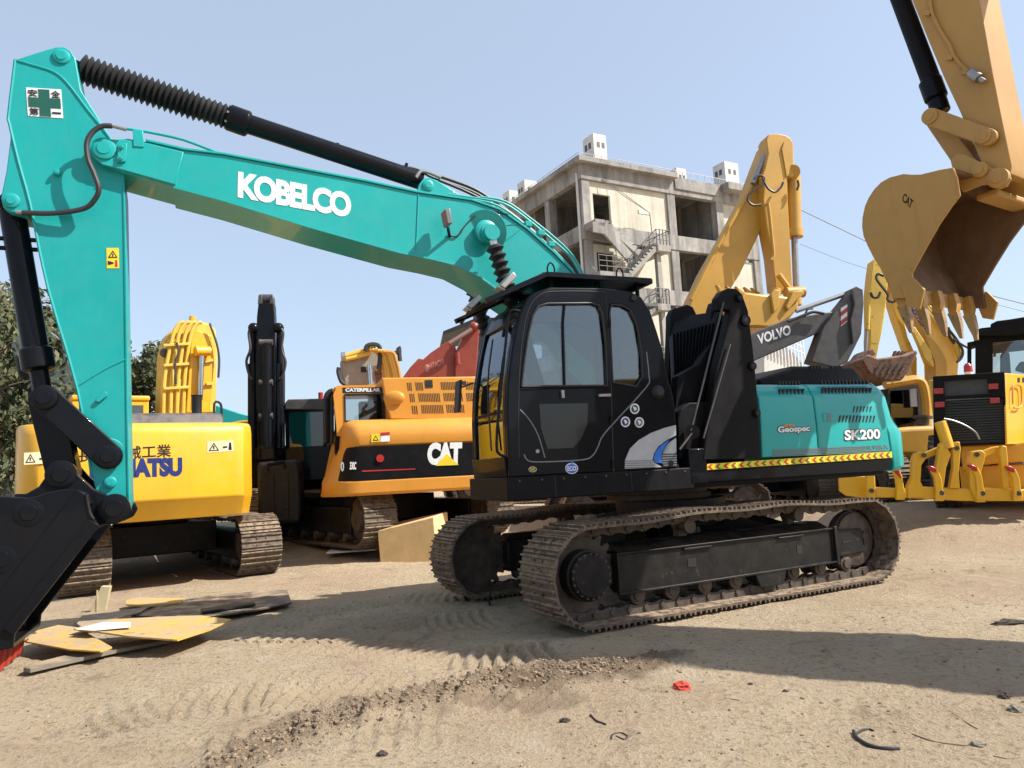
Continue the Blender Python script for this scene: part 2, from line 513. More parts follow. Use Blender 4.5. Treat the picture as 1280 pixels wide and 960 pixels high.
# X frame and slewing ring
b = MB()
b.hprism(TF, circ(-.2, 0, .62, n=32), .72, 1.02)
for su in (-1, 1):
    for sv in (-1, 1):
        b.skin([[TF.w(-.2+su*.25-.14, sv*.35, z) for z in (.45, .95)] + [TF.w(-.2+su*.25+.14, sv*.35, z) for z in (.95, .45)],
                [TF.w(-.2+su*.85-.14, sv*.95, z) for z in (.36, .66)] + [TF.w(-.2+su*.85+.14, sv*.95, z) for z in (.66, .36)]])
b.build('x_frame', M['black_dusty'], hero, bevel=.01)
b = MB(); b.lathe(HF.w(-.2, 0, 1.02), HF.w(-.2, 0, 1.16), [(0, .60), (.4, .60), (.42, .56), (1, .56)], 40); b.build('slewing_ring', M['roller'], hero)

# ---- deck and lower frames
b = MB()
b.box(HF, -2.62, -.64, VS, -.30, 1.155, 1.365)
b.build('cab_deck', M['black_matt'], hero, bevel=.012)
b = MB()
b.box(HF, -.62, 1.97, -1.30, 1.28, 1.16, 1.30)
b.box(HF, -1.45, -.5, -.42, .42, 1.16, 1.50)
b.box(HF, -1.9, -.63, .42, 1.30, 1.16, 1.36)
b.build('main_frame', M['black_matt'], hero, bevel=.015)
sk = HF.tr([(881, 589), (1116, 573), (1110, 588), (880, 603)], VS+.015)
b = MB(); b.prism(HF, sk, VS+.015, VS+.06); b.build('side_skirt', M['black'], hero, bevel=.006)

# ---- cab
cabp = [(637, 597), (633.5, 520), (634.5, 480), (640, 437), (648, 397), (657, 376), (668, 366), (690, 358.5), (757, 359.5), (786, 363), (802, 371), (813, 388), (822, 415), (829, 438), (834, 468), (842, 495), (845, 515), (845.5, 535), (848, 585)]
CP = HF.tr(cabp, VS)
doorwin = HF.tr([(652, 483), (655, 455), (660, 420), (666, 394), (673, 383), (684, 379.5), (740, 379), (748, 382), (752.5, 391), (757, 430), (759, 482)], VS)
rearwin = HF.tr([(766, 478), (763.5, 430), (762, 390), (764, 381), (778, 382), (788, 388), (796, 405), (802, 440), (803, 470), (795, 483)], VS)
b = MB(); b.plate(HF, CP, [doorwin, rearwin], VS, VS+.05); side = b.build('cab_side', M['black'], hero, bevel=.018, seg=3, ang=50)
VF = -.36
b = MB()
fw = [(u+.0, z) for u, z in doorwin]
b.plate(HF, CP, [doorwin, rearwin], VF-.04, VF); b.build('cab_side', M['black'], hero, bevel=.012)
# roof and rear shell follow the same outline
cu = sum(p[0] for p in CP)/len(CP); cz = sum(p[1] for p in CP)/len(CP)
def inset(p, d):
    n = len(p); out = []
    for i in range(n):
        a = Vector(p[i-1]); c = Vector(p[i]); e = Vector(p[(i+1) % n])
        t1 = (c-a).normalized(); t2 = (e-c).normalized(); nn = Vector((-(t1.y+t2.y), t1.x+t2.x))
        nn = nn.normalized() if nn.length > 1e-6 else Vector((0, 0))
        if nn.dot(Vector((cu, cz))-c) < 0: nn = -nn
        out.append(tuple(c+nn*d))
    return out
CI = inset(CP, .05)
def strip(i0, i1, va, vb, name, m, parent, bev=.008):
    b = MB(); b.prism(HF, CP[i0:i1+1]+CI[i0:i1+1][::-1], va, vb); return b.build(name, m, parent, bevel=bev)
strip(4, 18, VS+.05, VF-.04, 'roof_shell', M['black'], hero)
for (i0, i1, va, vb) in ((0, 5, VS+.05, VS+.12), (0, 5, VF-.10, VF-.04)): strip(i0, i1, va, vb, 'front_pillar', M['black'], hero)
b = MB()
b.prism(HF, [(-2.60, 1.365), (-2.55, 1.365), (-2.57, 1.55), (-2.62, 1.55)], VS+.05, VF-.04); b.build('front_sill', M['black'], hero, bevel=.006)
zf = lambda z: None
def front_u(z):
    best = CP[0][0]
    for a, c in zip(CP[:6], CP[1:7]):
        if min(a[1], c[1]) <= z <= max(a[1], c[1]):
            t = (z-a[1])/(c[1]-a[1]); return a[0]+(c[0]-a[0])*t
    return best
def front_pane(z0, z1, m, name, va=VS+.12, vb=VF-.10, n=8, off=.02):
    b = MB(); ring = []
    for k in range(n+1):
        z = z0+(z1-z0)*k/n; ring.append((front_u(z)+off, z))
    b.prism(HF, ring+[(u+.008, z) for u, z in ring[::-1]], va, vb)
    return b.build(name, m, hero)
ztop = CP[5][1]
front_pane(1.98, ztop-.02, M['glass'], 'windshield')
front_pane(1.55, 1.96, M['glass'], 'lower_windshield')
b = MB(); b.box(HF, front_u(1.97)+.01, front_u(1.97)+.05, VS+.05, VF-.04, 1.955, 1.985); b.build('windshield_bar', M['black'], hero)
def pane(poly, va, name, m=None):
    b = MB(); b.prism(HF, poly, va, va+.008); return b.build(name, m or M['glass'], hero)
pane(doorwin, VS+.022, 'door_window'); pane(rearwin, VS+.022, 'rear_side_window'); pane(doorwin, VF-.02, 'far_window'); pane(rearwin, VF-.02, 'far_window')
def line(pts, r, m, name, v=VS-.002, parent=hero, n=6, F=HF, smooth=3):
    b = MB(); b.tube([F.W(x, y, v) for x, y in pts], r, n, smooth); return b.build(name, m, parent)
# rubber seals, door seam, beads
dwp = [(652, 483), (655, 455), (660, 420), (666, 394), (673, 383), (684, 379.5), (740, 379), (748, 382), (752.5, 391), (757, 430), (759, 482), (652, 483)]
line(dwp, .012, M['rubber'], 'window_seal', n=6, smooth=1)
rwp = [(766, 478), (763.5, 430), (762, 390), (764, 381), (778, 382), (788, 388), (796, 405), (802, 440), (803, 470), (795, 483), (766, 478)]
line(rwp, .010, M['rubber'], 'window_seal', n=6, smooth=1)
line([(706, 379.5), (704, 405), (706, 483)], .010, M['black'], 'window_bar', v=VS+.01, smooth=1)
seam = [(649, 572), (648, 520), (649, 470), (652, 430), (657, 400), (664, 380), (675, 369), (692, 364.5), (752, 365), (757, 372), (761, 420), (764, 486), (765, 530), (767, 590)]
line(seam, .006, M['rubber'], 'door_seam', v=VS+.001)
line([(655, 568), (659, 575), (672, 577.5), (727, 575), (741, 569), (748, 557), (757, 540), (807, 485), (811, 470), (808, 440)], .007, M['greyvinyl'], 'pressed_bead', v=VS+.001)
line([(650, 512), (662, 525), (673, 545), (681, 572)], .006, M['greyvinyl'], 'pressed_bead', v=VS+.001)
line([(650, 486.5), (762, 484.5)], .007, M['black_matt'], 'door_rail', smooth=1)
decal(HF, VS-.001, [(674, 505), (735, 504), (734, 530), (726, 549), (716, 560), (684, 561), (676, 535)], M['lowglass'], hero, 'lower_door_window')
b = MB(); b.prism(HF, HF.tr([(747, 493), (762, 492.4), (762, 496), (747, 496.4)], VS), VS-.03, VS); b.build('door_handle', M['steel'], hero, bevel=.004)
b = MB(); b.prism(HF, HF.tr([(700, 488), (704, 488), (704.5, 498), (701, 498)], VS), VS-.03, VS); b.build('door_latch', M['steel'], hero, bevel=.003)
b = MB(); b.cyl(HF.W(672, 564, VS+.01), HF.W(672, 564, VS-.015), .018); b.build('door_lock', M['steel'], hero)
b = MB(); c = HF.uz(822, 490, VS); b.lathe(HF.w(c[0], VS-.05, c[1]), HF.w(c[0], VS+.02, c[1]), [(0, .02), (0, .04), (.4, .065), (1, .075)], 20); b.build('side_lamp', M['rubber'], hero)
b = MB(); c = HF.uz(791, 373, VS); b.lathe(HF.w(c[0], VS-.03, c[1]), HF.w(c[0], VS+.02, c[1]), [(0, .02), (0, .03), (1, .045)], 16); b.build('roof_plug', M['rubber'], hero)
# front grab rail, bent tube
b = MB()
rail = [(650, 389), (641, 388), (636, 395), (632, 430), (627, 480), (622, 530), (621, 560), (625, 568), (632, 571)]
b.tube([HF.W(x, y, VS-.10+.04*i/8) for i, (x, y) in enumerate(rail)], .013, 8, 4); b.build('grab_rail', M['black'], hero)
# wiper
b = MB(); b.tube([HF.w(front_u(1.6)-.03, -1.0, 1.62), HF.w(front_u(2.2)-.03, -.92, 2.25), HF.w(front_u(2.6)-.03, -.9, 2.7)], .009, 6, 3); b.build('wiper', M['rubber'], hero)
# mirror
b = MB(); b.prism(HF, [(-2.72, 2.05), (-2.69, 2.05), (-2.66, 2.38), (-2.69, 2.38)], VF+.02, VF+.17); b.tube([HF.w(-2.68, VF+.04, 2.3), HF.w(-2.56, VF-.03, 2.34)], .01, 6); b.build('mirror', M['rubber'], hero, bevel=.008)
# roof guard with front louvre
G0 = HF.tr([(681, 344), (812, 352)], VS+.04)
b = MB()
(gu0, gz0), (gu1, gz1) = G0
for vv in (VS+.02, VF-.06):
    b.bar(HF.w(gu0, vv, gz0), HF.w(gu1, vv, gz1), .05, .05)
    b.bar(HF.w(gu0, vv, gz0), HF.w(gu0-.62, vv, gz0-.28), .05, .05)
for t in (0, 1): b.bar(HF.w(gu0+(gu1-gu0)*t, VS+.02, gz0+(gz1-gz0)*t), HF.w(gu0+(gu1-gu0)*t, VF-.06, gz0+(gz1-gz0)*t), .05, .05)
b.prism(HF, [(gu0, gz0+.012), (gu1, gz1+.012), (gu1, gz1+.022), (gu0, gz0+.022)], VS+.04, VF-.08)
b.build('roof_guard', M['black'], hero, bevel=.006)
b = MB()
for k in range(7):
    t = k/6
    b.prism(HF, [(gu0-.08-.52*t, gz0-.02-.25*t), (gu0-.02-.52*t, gz0-.005-.25*t), (gu0-.02-.52*t, gz0+.0-.25*t), (gu0-.08-.52*t, gz0-.013-.25*t)], VS+.04, VF-.08)
b.build('guard_louvre', M['black_matt'], hero)
for t in (.08, .5, .9):
    for vv in (VS+.10, VF-.12): b = MB(); b.bar(HF.w(gu0+(gu1-gu0)*t, vv, 3.08), HF.w(gu0+(gu1-gu0)*t, vv, gz0+(gz1-gz0)*t), .03, .03); b.build('guard_post', M['black'], hero)
for px_ in ((689, 343), (775, 349)):
    b = MB(); u, z = HF.uz(*px_, VS+.03)
    b.tube([HF.w(u-.035, VS+.03, z-.02), HF.w(u-.035, VS+.03, z+.07), HF.w(u, VS+.03, z+.115), HF.w(u+.035, VS+.03, z+.07), HF.w(u+.035, VS+.03, z-.02)], .008, 6, 4); b.build('lifting_loop', M['black'], hero)
for (px_, vv) in (((636, 349), VS-.02), ((594, 376), VF+.05)):
    u, z = HF.uz(*px_, vv); b = MB()
    b.prism(HF, [(u-.09, z-.06), (u-.04, z-.09), (u+.09, z+.03), (u+.05, z+.08)], vv, vv+.16); lm = b.build('work_light', M['steel'], hero, bevel=.01)
    b = MB(); b.prism(HF, [(u-.095, z-.065), (u-.04, z-.095), (u-.045, z-.10), (u-.10, z-.07)], vv+.01, vv+.15); b.build('lens', M['lamp'], lm)
    b = MB(); b.bar(HF.w(u+.03, vv+.08, z), HF.w(gu0-.5, vv+.08, gz0-.26), .03, .03); b.build('lamp_bracket', M['rubber'], hero)
# interior
b = MB()
b.box(HF, -1.55, -1.05, -1.10, -.62, 1.60, 1.72); b.build('seat', M['seatfab'], hero, bevel=.04)
b = MB()
b.prism(HF, [(-1.16, 1.72), (-1.02, 1.70), (-.90, 2.32), (-1.02, 2.36)], -1.10, -.62); b.build('seat_back', M['seatfab'], hero, bevel=.05)
b = MB(); b.prism(HF, [(-1.03, 2.38), (-.93, 2.38), (-.90, 2.58), (-1.0, 2.58)], -.98, -.74); b.build('headrest', M['seatfab'], hero, bevel=.04)
for vv in (-1.24, -.56):
    b = MB(); b.box(HF, -1.75, -1.1, vv, vv+.12, 1.55, 1.92); b.tube([HF.w(-1.7, vv+.06, 1.9), HF.w(-1.72, vv+.06, 2.06)], .02, 8, 1); b.ball(HF.w(-1.72, vv+.06, 2.09), .035, sub=2); b.build('console', M['interior'], hero, bevel=.02)
b = MB(); b.box(HF, -2.5, -.75, -1.28, -.42, 1.366, 1.40); b.box(HF, -.83, -.78, -1.28, -.42, 1.4, 2.0); b.build('cab_floor', M['interior'], hero)
b = MB(); b.tube([HF.w(-2.3, -.95, 1.4), HF.w(-2.28, -.95, 1.75), HF.w(-2.2, -.95, 2.0)], .012, 6, 2); b.tube([HF.w(-2.3, -.78, 1.4), HF.w(-2.28, -.78, 1.75), HF.w(-2.2, -.78, 2.0)], .012, 6, 2); b.build('travel_lever', M['interior'], hero)
b = MB(); b.cyl(HF.w(-1.0, -.5, 1.95), HF.w(-1.0, -.5, 2.5), .07); b.cyl(HF.w(-1.0, -.5, 2.5), HF.w(-1.0, -.5, 2.58), .03); b.build('extinguisher', M['rubber'], hero)
b = MB(); b.box(HF, -2.0, -.85, VS+.08, VF-.06, 3.0, 3.03); b.build('headliner', plain('pale_headliner', (.45, .45, .44), .9), hero)
b = MB(); b.box(HF, -2.35, -2.28, -.62, -.46, 1.95, 2.2); b.build('monitor', M['interior'], hero, bevel=.01)

# rear corner pod decals
sw = lambda pts: [(540+x/3, 320+y/3) for x, y in pts]
decal(HF, VS-.002, sw([(722, 798), (724, 765), (742, 722), (775, 690), (820, 664), (870, 645), (914, 634), (915, 672), (880, 690), (850, 712), (832, 740), (826, 765), (838, 778), (860, 790), (858, 792)]), M['silver'], hero, 'swoosh')
decal(HF, VS-.004, sw([(838, 776), (830, 760), (838, 735), (858, 710), (890, 688), (880, 705), (862, 735), (858, 760), (864, 776)]), M['bluevinyl'], hero, 'swoosh')
decal(HF, VS-.003, sw([(864, 776), (860, 757), (866, 732), (884, 703), (915, 682), (917, 790), (870, 788)]), M['greyvinyl'], hero, 'swoosh')
for k in range(6):
    y = 742+k*9
    decal(HF, VS-.005, sw([(862, y), (917, y-2), (917, y+2), (862, y+4)]), M['blackvinyl'], hero, 'stripe')
for k in range(4):
    y = 768+k*8
    decal(HF, VS-.006, sw([(722, y), (835-k*2, y-2), (835, y+1), (722, y+3)]), M['greyvinyl'], hero, 'stripe')
b = MB(); b.cyl(HF.W(838.5, 579, VS+.01), HF.W(838.5, 579, VS-.02), .03); b.build('hinge', M['rubber'], hero)
for (x, y, m1, m2) in ((760, 573, 'white', 'darkgreen'), (725, 622, 'white', 'navy'), (777, 624, 'white', 'greyvinyl')):
    X, Y = 540+x/3, 320+y/3
    st = decal(HF, VS-.002, circ(X, Y, 5.8, 6.6), M[m1], hero, 'round_sticker')
    decal(HF, VS-.006, circ(X, Y, 4.2, 4.9), M[m2], st, 'sticker_print')
    decal(HF, VS-.010, [(X-2, Y-3), (X+1, Y-2), (X+2.5, Y+.5), (X, Y+3), (X-1, Y)], M['white'], st, 'sticker_print')
X, Y = 714.5, 585.5
st = decal(HF, VS-.002, circ(X, Y, 8, 7), M['white'], hero, 'eco_sticker')
decal(HF, VS-.006, circ(X, Y+.2, 7, 5.8), M['bluevinyl'], st, 'sticker_print')
decal(HF, VS-.006, [(X-2, Y-6.5), (X+1, Y-9.5), (X+3, Y-7), (X+1, Y-6)], M['bluevinyl'], st, 'sticker_print')
text(HF, VS-.010, 'ECO', (X-5.4, Y+3.2), (X+5.6, Y+2.8), (X-5.4, Y-2.6), M['white'], st, off=.03)
st = decal(HF, VS-.002, circ(665.7, 586.7, 5, 3.6), M['creamvinyl'], hero, 'oval_sticker')
decal(HF, VS-.006, circ(665.7, 586.7, 4.2, 2.8), M['blackvinyl'], st, 'sticker_print')
text(HF, VS-.010, 'EZ', (663, 588.2), (668.4, 588), (663, 585.2), M['yellowvinyl'], st, off=.03)

# ---- engine housing
v1 = VS+.03
side_px = [(964, 573), (962, 523), (957, 499), (949.5, 480), (955, 475.5), (1090, 474), (1100, 485), (1110, 523), (1114.5, 564)]
S = HF.tr([(949, 573), (1114, 563)], v1)
zb = (S[0][1]+S[1][1])/2; u0h = HF.uz(950, 540, v1)[0]; u1h = HF.uz(1113, 560, v1)[0]
zt = 2.215
# cross-section (v,z): leans in slightly and rolls over the top edge
sec = [(v1, zb), (v1, zb+.35), (v1+.02, zb+.62), (v1+.05, zt-.12), (v1+.09, zt-.05), (v1+.16, zt-.01), (v1+.25, zt), (1.05, zt), (1.25, zt-.12), (1.30, zb+.2), (1.30, zb)]
b = MB()
um = HF.uz(1021, 540, v1)[0]
def lean(u, z, k): return u + k*(z-zb)
for (ua, ub, ka, kb) in ((u0h, um-.006, .06, .03), (um+.006, u1h, .03, -.06)):
    b.skin([[HF.w(lean(ua, z, ka), v, z) for v, z in sec], [HF.w(lean(ub, z, kb), v, z) for v, z in sec]])
b.build('engine_hood', M['teal'], hero, bevel=.012, seg=2)
b = MB()
secI = [(v+.02 if v < 0 else v-.02, z-.02 if z > zb+.1 else z) for v, z in sec]
b.skin([[HF.w(u0h+.02, v, z) for v, z in secI], [HF.w(u1h-.02, v, z) for v, z in secI]]); b.build('hood_frame', M['rubber'], hero)
# counterweight
cw = []
for u, k, ins in ((u1h+.012, 0, 0), (u1h+.05, .03, 0), (u1h+.22, .12, .02), (u1h+.36, .2, .35), (u1h+.44, .22, 1.0)):
    cw.append((u, ins))
zc0 = 1.20
CWp = [(-1, v1, 1), (1, 1.30, 1)]
rings = []
N = 14
for z, dv_, du_ in ((zc0, .03, -.05), (zc0+.05, 0, 0), (zc0+.42, 0, .01), (zc0+.5, .02, -.02), (zc0+.62, .05, -.07), (zc0+.85, .06, -.12), (zt-.08, .09, -.16), (zt, .16, -.2)):
    ring = []
    vv0, vv1 = v1+dv_, 1.30-dv_
    u00 = u1h+.012-.06*(z-zb)
    uend = u1h+.50+du_
    ring.append(HF.w(u00, vv0, z))
    ring.append(HF.w(u1h+.10+du_*.6, vv0, z))
    for k in range(1, 9):
        a = PI/2*k/9; ring.append(HF.w(u1h+.10+du_*.6+(uend-u1h-.10)*math.sin(a)*.75, vv0+.45*(1-math.cos(a)), z))
    for k in range(8, 0, -1):
        a = PI/2*k/9; ring.append(HF.w(u1h+.10+du_*.6+(uend-u1h-.10)*math.sin(a)*.75, vv1-.45*(1-math.cos(a)), z))
    ring.append(HF.w(u1h+.10+du_*.6, vv1, z)); ring.append(HF.w(u00, vv1, z))
    rings.append(ring)
MB().skin(rings).build('counterweight', M['teal'], hero, bevel=.012, ang=45)
# louvre slots
def slots(x0, x1, y0, y1, n, lean_px=0, F=HF, v=None, m=None, parent=hero, w=.5, name='louvre_slot'):
    v = (v1-.004) if v is None else v
    b = MB()
    for k in range(n):
        xc = x0+(x1-x0)*(k+.5)/n; ww = (x1-x0)/n*w/2
        yo = -.012*(xc-x0)*0
        q = [(xc-ww-lean_px, y1), (xc+ww-lean_px, y1), (xc+ww+lean_px, y0), (xc-ww+lean_px, y0)]
        # rounded ends
        b.prism(F, F.tr(q, v), v-.004, v+.03)
    return b.build(name, m or M['rubber'], parent, bevel=.004)
H_ = lambda x, y: (930+x/5.645, 440+y/5.645)
def srow(x0, y0, x1, y1, n, l, v):
    a = H_(x0, y0); c = H_(x1, y1); slots(a[0], c[0], a[1], c[1], n, l, v=v)
srow(240, 258, 428, 314, 7, 1.4, v1+.047); srow(545, 250, 905, 302, 15, 1.4, v1+.047)
srow(762, 382, 902, 430, 6, 1.2, v1+.011); srow(662, 447, 927, 498, 11, 1.2, v1+.002)
srow(240, 205, 400, 232, 7, -.6, v1+.085); srow(538, 200, 885, 228, 14, -.6, v1+.085)
q = [H_(x, y) for x, y in ((553, 432), (630, 428), (632, 490), (556, 494))]
b = MB(); b.prism(HF, HF.tr(q, v1), v1-.005, v1+.03); b.build('latch_pocket', M['teal'], hero, bevel=.01)
q = [H_(x, y) for x, y in ((588, 436), (612, 435), (614, 484), (590, 486))]
decal(HF, v1-.006, q, M['greyvinyl'], hero, 'latch')
# badge lettering and stripes
def hl(s, x0, y0, x1, y1, x2, y2, m, v, off=.03, shear=0, name='lettering', depth=.004): return text(HF, v, s, H_(x0, y0), H_(x1, y1), H_(x2, y2), m, hero, name, off, depth, shear)
hl('SK200', 706, 630, 966, 618, 703, 546, M['blackvinyl'], v1-.000, .075)
hl('SK200', 710, 624, 962, 613, 707, 551, M['white'], v1-.005, .035)
hl('Geospec', 236, 588, 470, 576, 232, 520, M['blackvinyl'], v1-.000, .075)
hl('Geospec', 241, 582, 466, 570, 238, 526, M['white'], v1-.005, .03)
hl('ULTRA', 285, 530, 355, 527, 285, 512, M['orangevinyl'], v1-.003, .05)
hl('SUPER-X', 866, 690, 1018, 682, 864, 662, M['greyvinyl'], v1-.000, .02)
for k in range(5):
    y0, y1 = 690+k*11, 668+k*11
    q = [H_(200, y0), H_(860 if k < 3 else 1020, (y1+ -6) + (0 if k < 3 else -6)), H_(860 if k < 3 else 1020, y1+(0 if k < 3 else -6)), H_(200, y0+6)]
    decal(HF, v1-.001, q, M['greyvinyl'], hero, 'stripe')
# chevron reflective band on the skirt top
cb0, cb1, cb2, cb3 = (884, 580), (1114.5, 564.5), (1115, 572), (884, 587.5)
tp = MB().prism(HF, HF.tr([cb0, cb1, cb2, cb3], VS+.01), VS+.006, VS+.05).build('reflective_band', M['limevinyl'], hero)
A = [Vector(HF.uz(*p, VS+.004)) for p in (cb0, cb1, cb2, cb3)]
def bl_(s, t): return (A[0]*(1-s)+A[1]*s)*(1-t)+(A[3]*(1-s)+A[2]*s)*t
nchev = 26
bc = MB()
for k in range(nchev):
    s0 = k/nchev; d = 1/nchev
    pts = [bl_(s0+d*.05, .5), bl_(s0+d*.42, .08), bl_(s0+d*.75, .08), bl_(s0+d*.38, .5), bl_(s0+d*.75, .92), bl_(s0+d*.42, .92)]
    bc.prism(HF, [tuple(p) for p in pts], VS+.002, VS+.006)
    if k % 2 == 0:
        pts = [bl_(s0+d*.0, 0), bl_(s0+d*1.0, 0), bl_(s0+d*1.0, 1), bl_(s0+d*0, 1)]
        by = MB(); by.prism(HF, [tuple(p) for p in pts], VS+.004, VS+.0065); by.build('yellow_patch', M['yellowvinyl'], tp)
bc.build('chevrons', M['redvinyl'], tp)
# black engine top cover
b = MB()
uc0, uc1 = HF.uz(985, 455, -.9)[0], HF.uz(1066, 456, -.9)[0]
b.skin([[HF.w(uc0-.5, v, z) for v, z in ((-1.0, zt-.01), (-.98, zt+.08), (.5, zt+.08), (.5, zt-.01))],
        [HF.w(uc0-.06, v, z) for v, z in ((-1.02, zt-.01), (-.96, zt+.19), (.5, zt+.19), (.5, zt-.01))],
        [HF.w(uc0+.05, v, z) for v, z in ((-1.03, zt-.01), (-.93, zt+.235), (.5, zt+.235), (.5, zt-.01))],
        [HF.w(uc1-.05, v, z) for v, z in ((-1.03, zt-.01), (-.93, zt+.235), (.5, zt+.235), (.5, zt-.01))],
        [HF.w(uc1+.05, v, z) for v, z in ((-1.0, zt-.01), (-.97, zt+.10), (.5, zt+.10), (.5, zt-.01))]])
b.build('engine_cover', M['black_matt'], hero, bevel=.035, seg=3)
b = MB()
for g0, n in ((.30, 4), (.62, 4)):
    for k in range(n):
        u = uc0+(uc1-uc0)*g0+k*.045
        b.box(HF, u, u+.022, -.945, -.80, zt+.20, zt+.238)
b.build('cover_slot', M['rubber'], hero)
# tail pipe / air box on far side of hood
b = MB(); b.cyl(HF.w(1.5, .5, zt), HF.w(1.5, .5, zt+.35), .06); b.build('exhaust_pipe', M['rubber'], hero)
b = MB(); b.box(HF, -1.9, .4, .45, 1.28, 1.36, 2.05); b.build('tank_box', M['teal'], hero, bevel=.04)

# ---- black upright frame between cab and hood
Q = lambda pts: [(820+x/3.4286, 340+y/3.4286) for x, y in pts]
vt = VS-.01
b = MB()
tower = HF.tr(Q([(200, 805), (215, 690), (240, 560), (262, 400), (300, 260), (322, 160), (268, 165), (266, 110), (285, 80), (315, 68), (345, 70), (370, 92), (396, 165), (418, 330), (432, 480), (445, 640), (452, 800)]), vt)
b.plate(HF, tower, [], vt, vt+.12); b.build('upright_plate', M['black_matt'], hero, bevel=.015)
b = MB()
tw2 = HF.tr(Q([(230, 800), (262, 560), (290, 400), (320, 120), (330, 85), (360, 95), (385, 200), (430, 500), (440, 800)]), vt)
b.prism(HF, [(u+.02, z-.02) for u, z in tw2], vt+.35, vt+.47); b.build('upright_plate', M['black_matt'], hero, bevel=.015)
for (x, y, r) in ((380, 208, .065), (352, 112, .045), (410, 404, .05), (428, 605, .045)):
    X, Y = 820+x/3.4286, 340+y/3.4286; u, z = HF.uz(X, Y, vt)
    b = MB(); b.lathe(HF.w(u, vt-.03, z), HF.w(u, vt+.14, z), [(0, r*.35), (0, r*.85), (.15, r), (1, r)], 24); bo = b.build('pin_boss', M['black'], hero)
    b = MB(); b.cyl(HF.w(u, vt-.034, z), HF.w(u, vt-.02, z), r*.45); b.build('pin_hole', M['rubber'], bo)
# slanted inner face with ribbed screen, closing towards the cab
sa = [HF.W(820+x/3.4286, 340+y/3.4286, v) for x, y, v in ((95, 800, -1.30), (200, 800, vt), (300, 170, vt+.06), (150, 195, -.55), (70, 230, -.45), (42, 360, -.45))]
b = MB()
scr = [HF.w(*p) for p in ()]
p_bl = HF.W(846, 520, -1.15); p_br = HF.W(868, 540, vt+.1); p_tr = HF.W(904, 392, vt+.15); p_tl = HF.W(846, 412, -.55)
def quad_ribs(a, bq, c, d, n, mb, depth):
    """folds between edge a-d (left) and b-c (right)"""
    nrm = (bq-a).cross(d-a).normalized()
    if nrm.dot(Vector((0, 0, EYE))-a) < 0: nrm = -nrm
    bot = []; top = []
    for k in range(n*2+1):
        t = k/(n*2); off = nrm*(depth if k % 2 else 0)
        bot.append(a+(bq-a)*t+off); top.append(d+(c-d)*t+off)
    back = nrm*-.03
    mb.skin([bot+[bot[-1]+back*2, bot[0]+back*2], top+[top[-1]+back*2, top[0]+back*2]])
quad_ribs(HF.W(843, 520, -1.05), HF.W(872, 530, vt+.2), HF.W(897, 404, vt+.25), HF.W(838, 420, -.55), 13, b, .035)
b.build('ribbed_screen', M['black_matt'], hero)
b = MB()
up = [HF.W(838, 420, -.56), HF.W(897, 404, vt+.24), HF.W(900, 388, vt+.25), HF.W(862, 394, -.6), HF.W(842, 402, -.56)]
nn = Vector((.1, .25, 0))
b.skin([up, [p+nn for p in up]]); b.build('screen_top', M['black_matt'], hero, bevel=.02)
b = MB()
lp = HF.tr(Q([(60, 235), (60, 185), (72, 158), (100, 150), (130, 140), (155, 150), (172, 185), (160, 240), (120, 600), (95, 800), (60, 800), (50, 500)]), -.5)
b.prism(HF, lp, -.52, -.40); b.build('upright_plate', M['black_matt'], hero, bevel=.015)
b = MB()
b.prism(HF, HF.tr(Q([(95, 800), (88, 600), (140, 560), (235, 560), (215, 800)]), -1.25), -1.27, -1.1)
b.prism(HF, HF.tr(Q([(120, 800), (100, 520), (200, 500), (300, 180), (330, 180), (420, 800)]), -1.0), -1.02, -.92)
b.build('back_plate', M['black_matt'], hero, bevel=.01)
b = MB(); b.prism(HF, HF.tr([(850, 585), (842, 520), (846, 470), (872, 455), (905, 400), (925, 400), (930, 585)], -1.1), -1.12, -1.0); b.build('back_plate', M['black_matt'], hero, bevel=.01)
# bolts along the deck, seams and hinges
for k in range(9):
    u_ = -2.5+k*.22; b = MB(); b.cyl(HF.w(u_, VS-.008, 1.33), HF.w(u_, VS+.01, 1.33), .010, n=6); b.build('deck_bolt', M['charcoal'], hero)
for uu in (-2.15, -1.35): b = MB(); b.box(HF, uu, uu+.006, VS-.001, VS+.01, 1.17, 1.35); b.build('deck_seam', M['rubber'], hero)
for (x, y) in ((762, 400), (764, 520), (766, 575)):
    b = MB(); b.cyl(HF.W(x, y, VS-.012), HF.W(x, y+9, VS-.012), .014, n=10); b.build('door_hinge', M['black_matt'], hero)
for (x0, y0, x1, y1) in ((290, 130, 150, 680), (318, 310, 203, 712), (155, 690, 102, 760)):
    b = MB(); b.tube([HF.W(820+x0/3.4286, 340+y0/3.4286, vt-.03), HF.W(820+x1/3.4286, 340+y1/3.4286, vt-.03)], .010, 8, 1); b.build('gas_strut', M['charcoal'], hero)
b = MB(); b.cyl(HF.W(866, 540, vt-.04), HF.W(866, 540, vt+.05), .07); b.build('pivot_boss', M['black'], hero)
b = MB(); b.box(HF, HF.uz(868, 590, VS)[0]-.05, HF.uz(882, 590, VS)[0]+.02, VS-.004, -1.1, 1.2, 1.55); b.build('corner_box', M['black'], hero, bevel=.012)

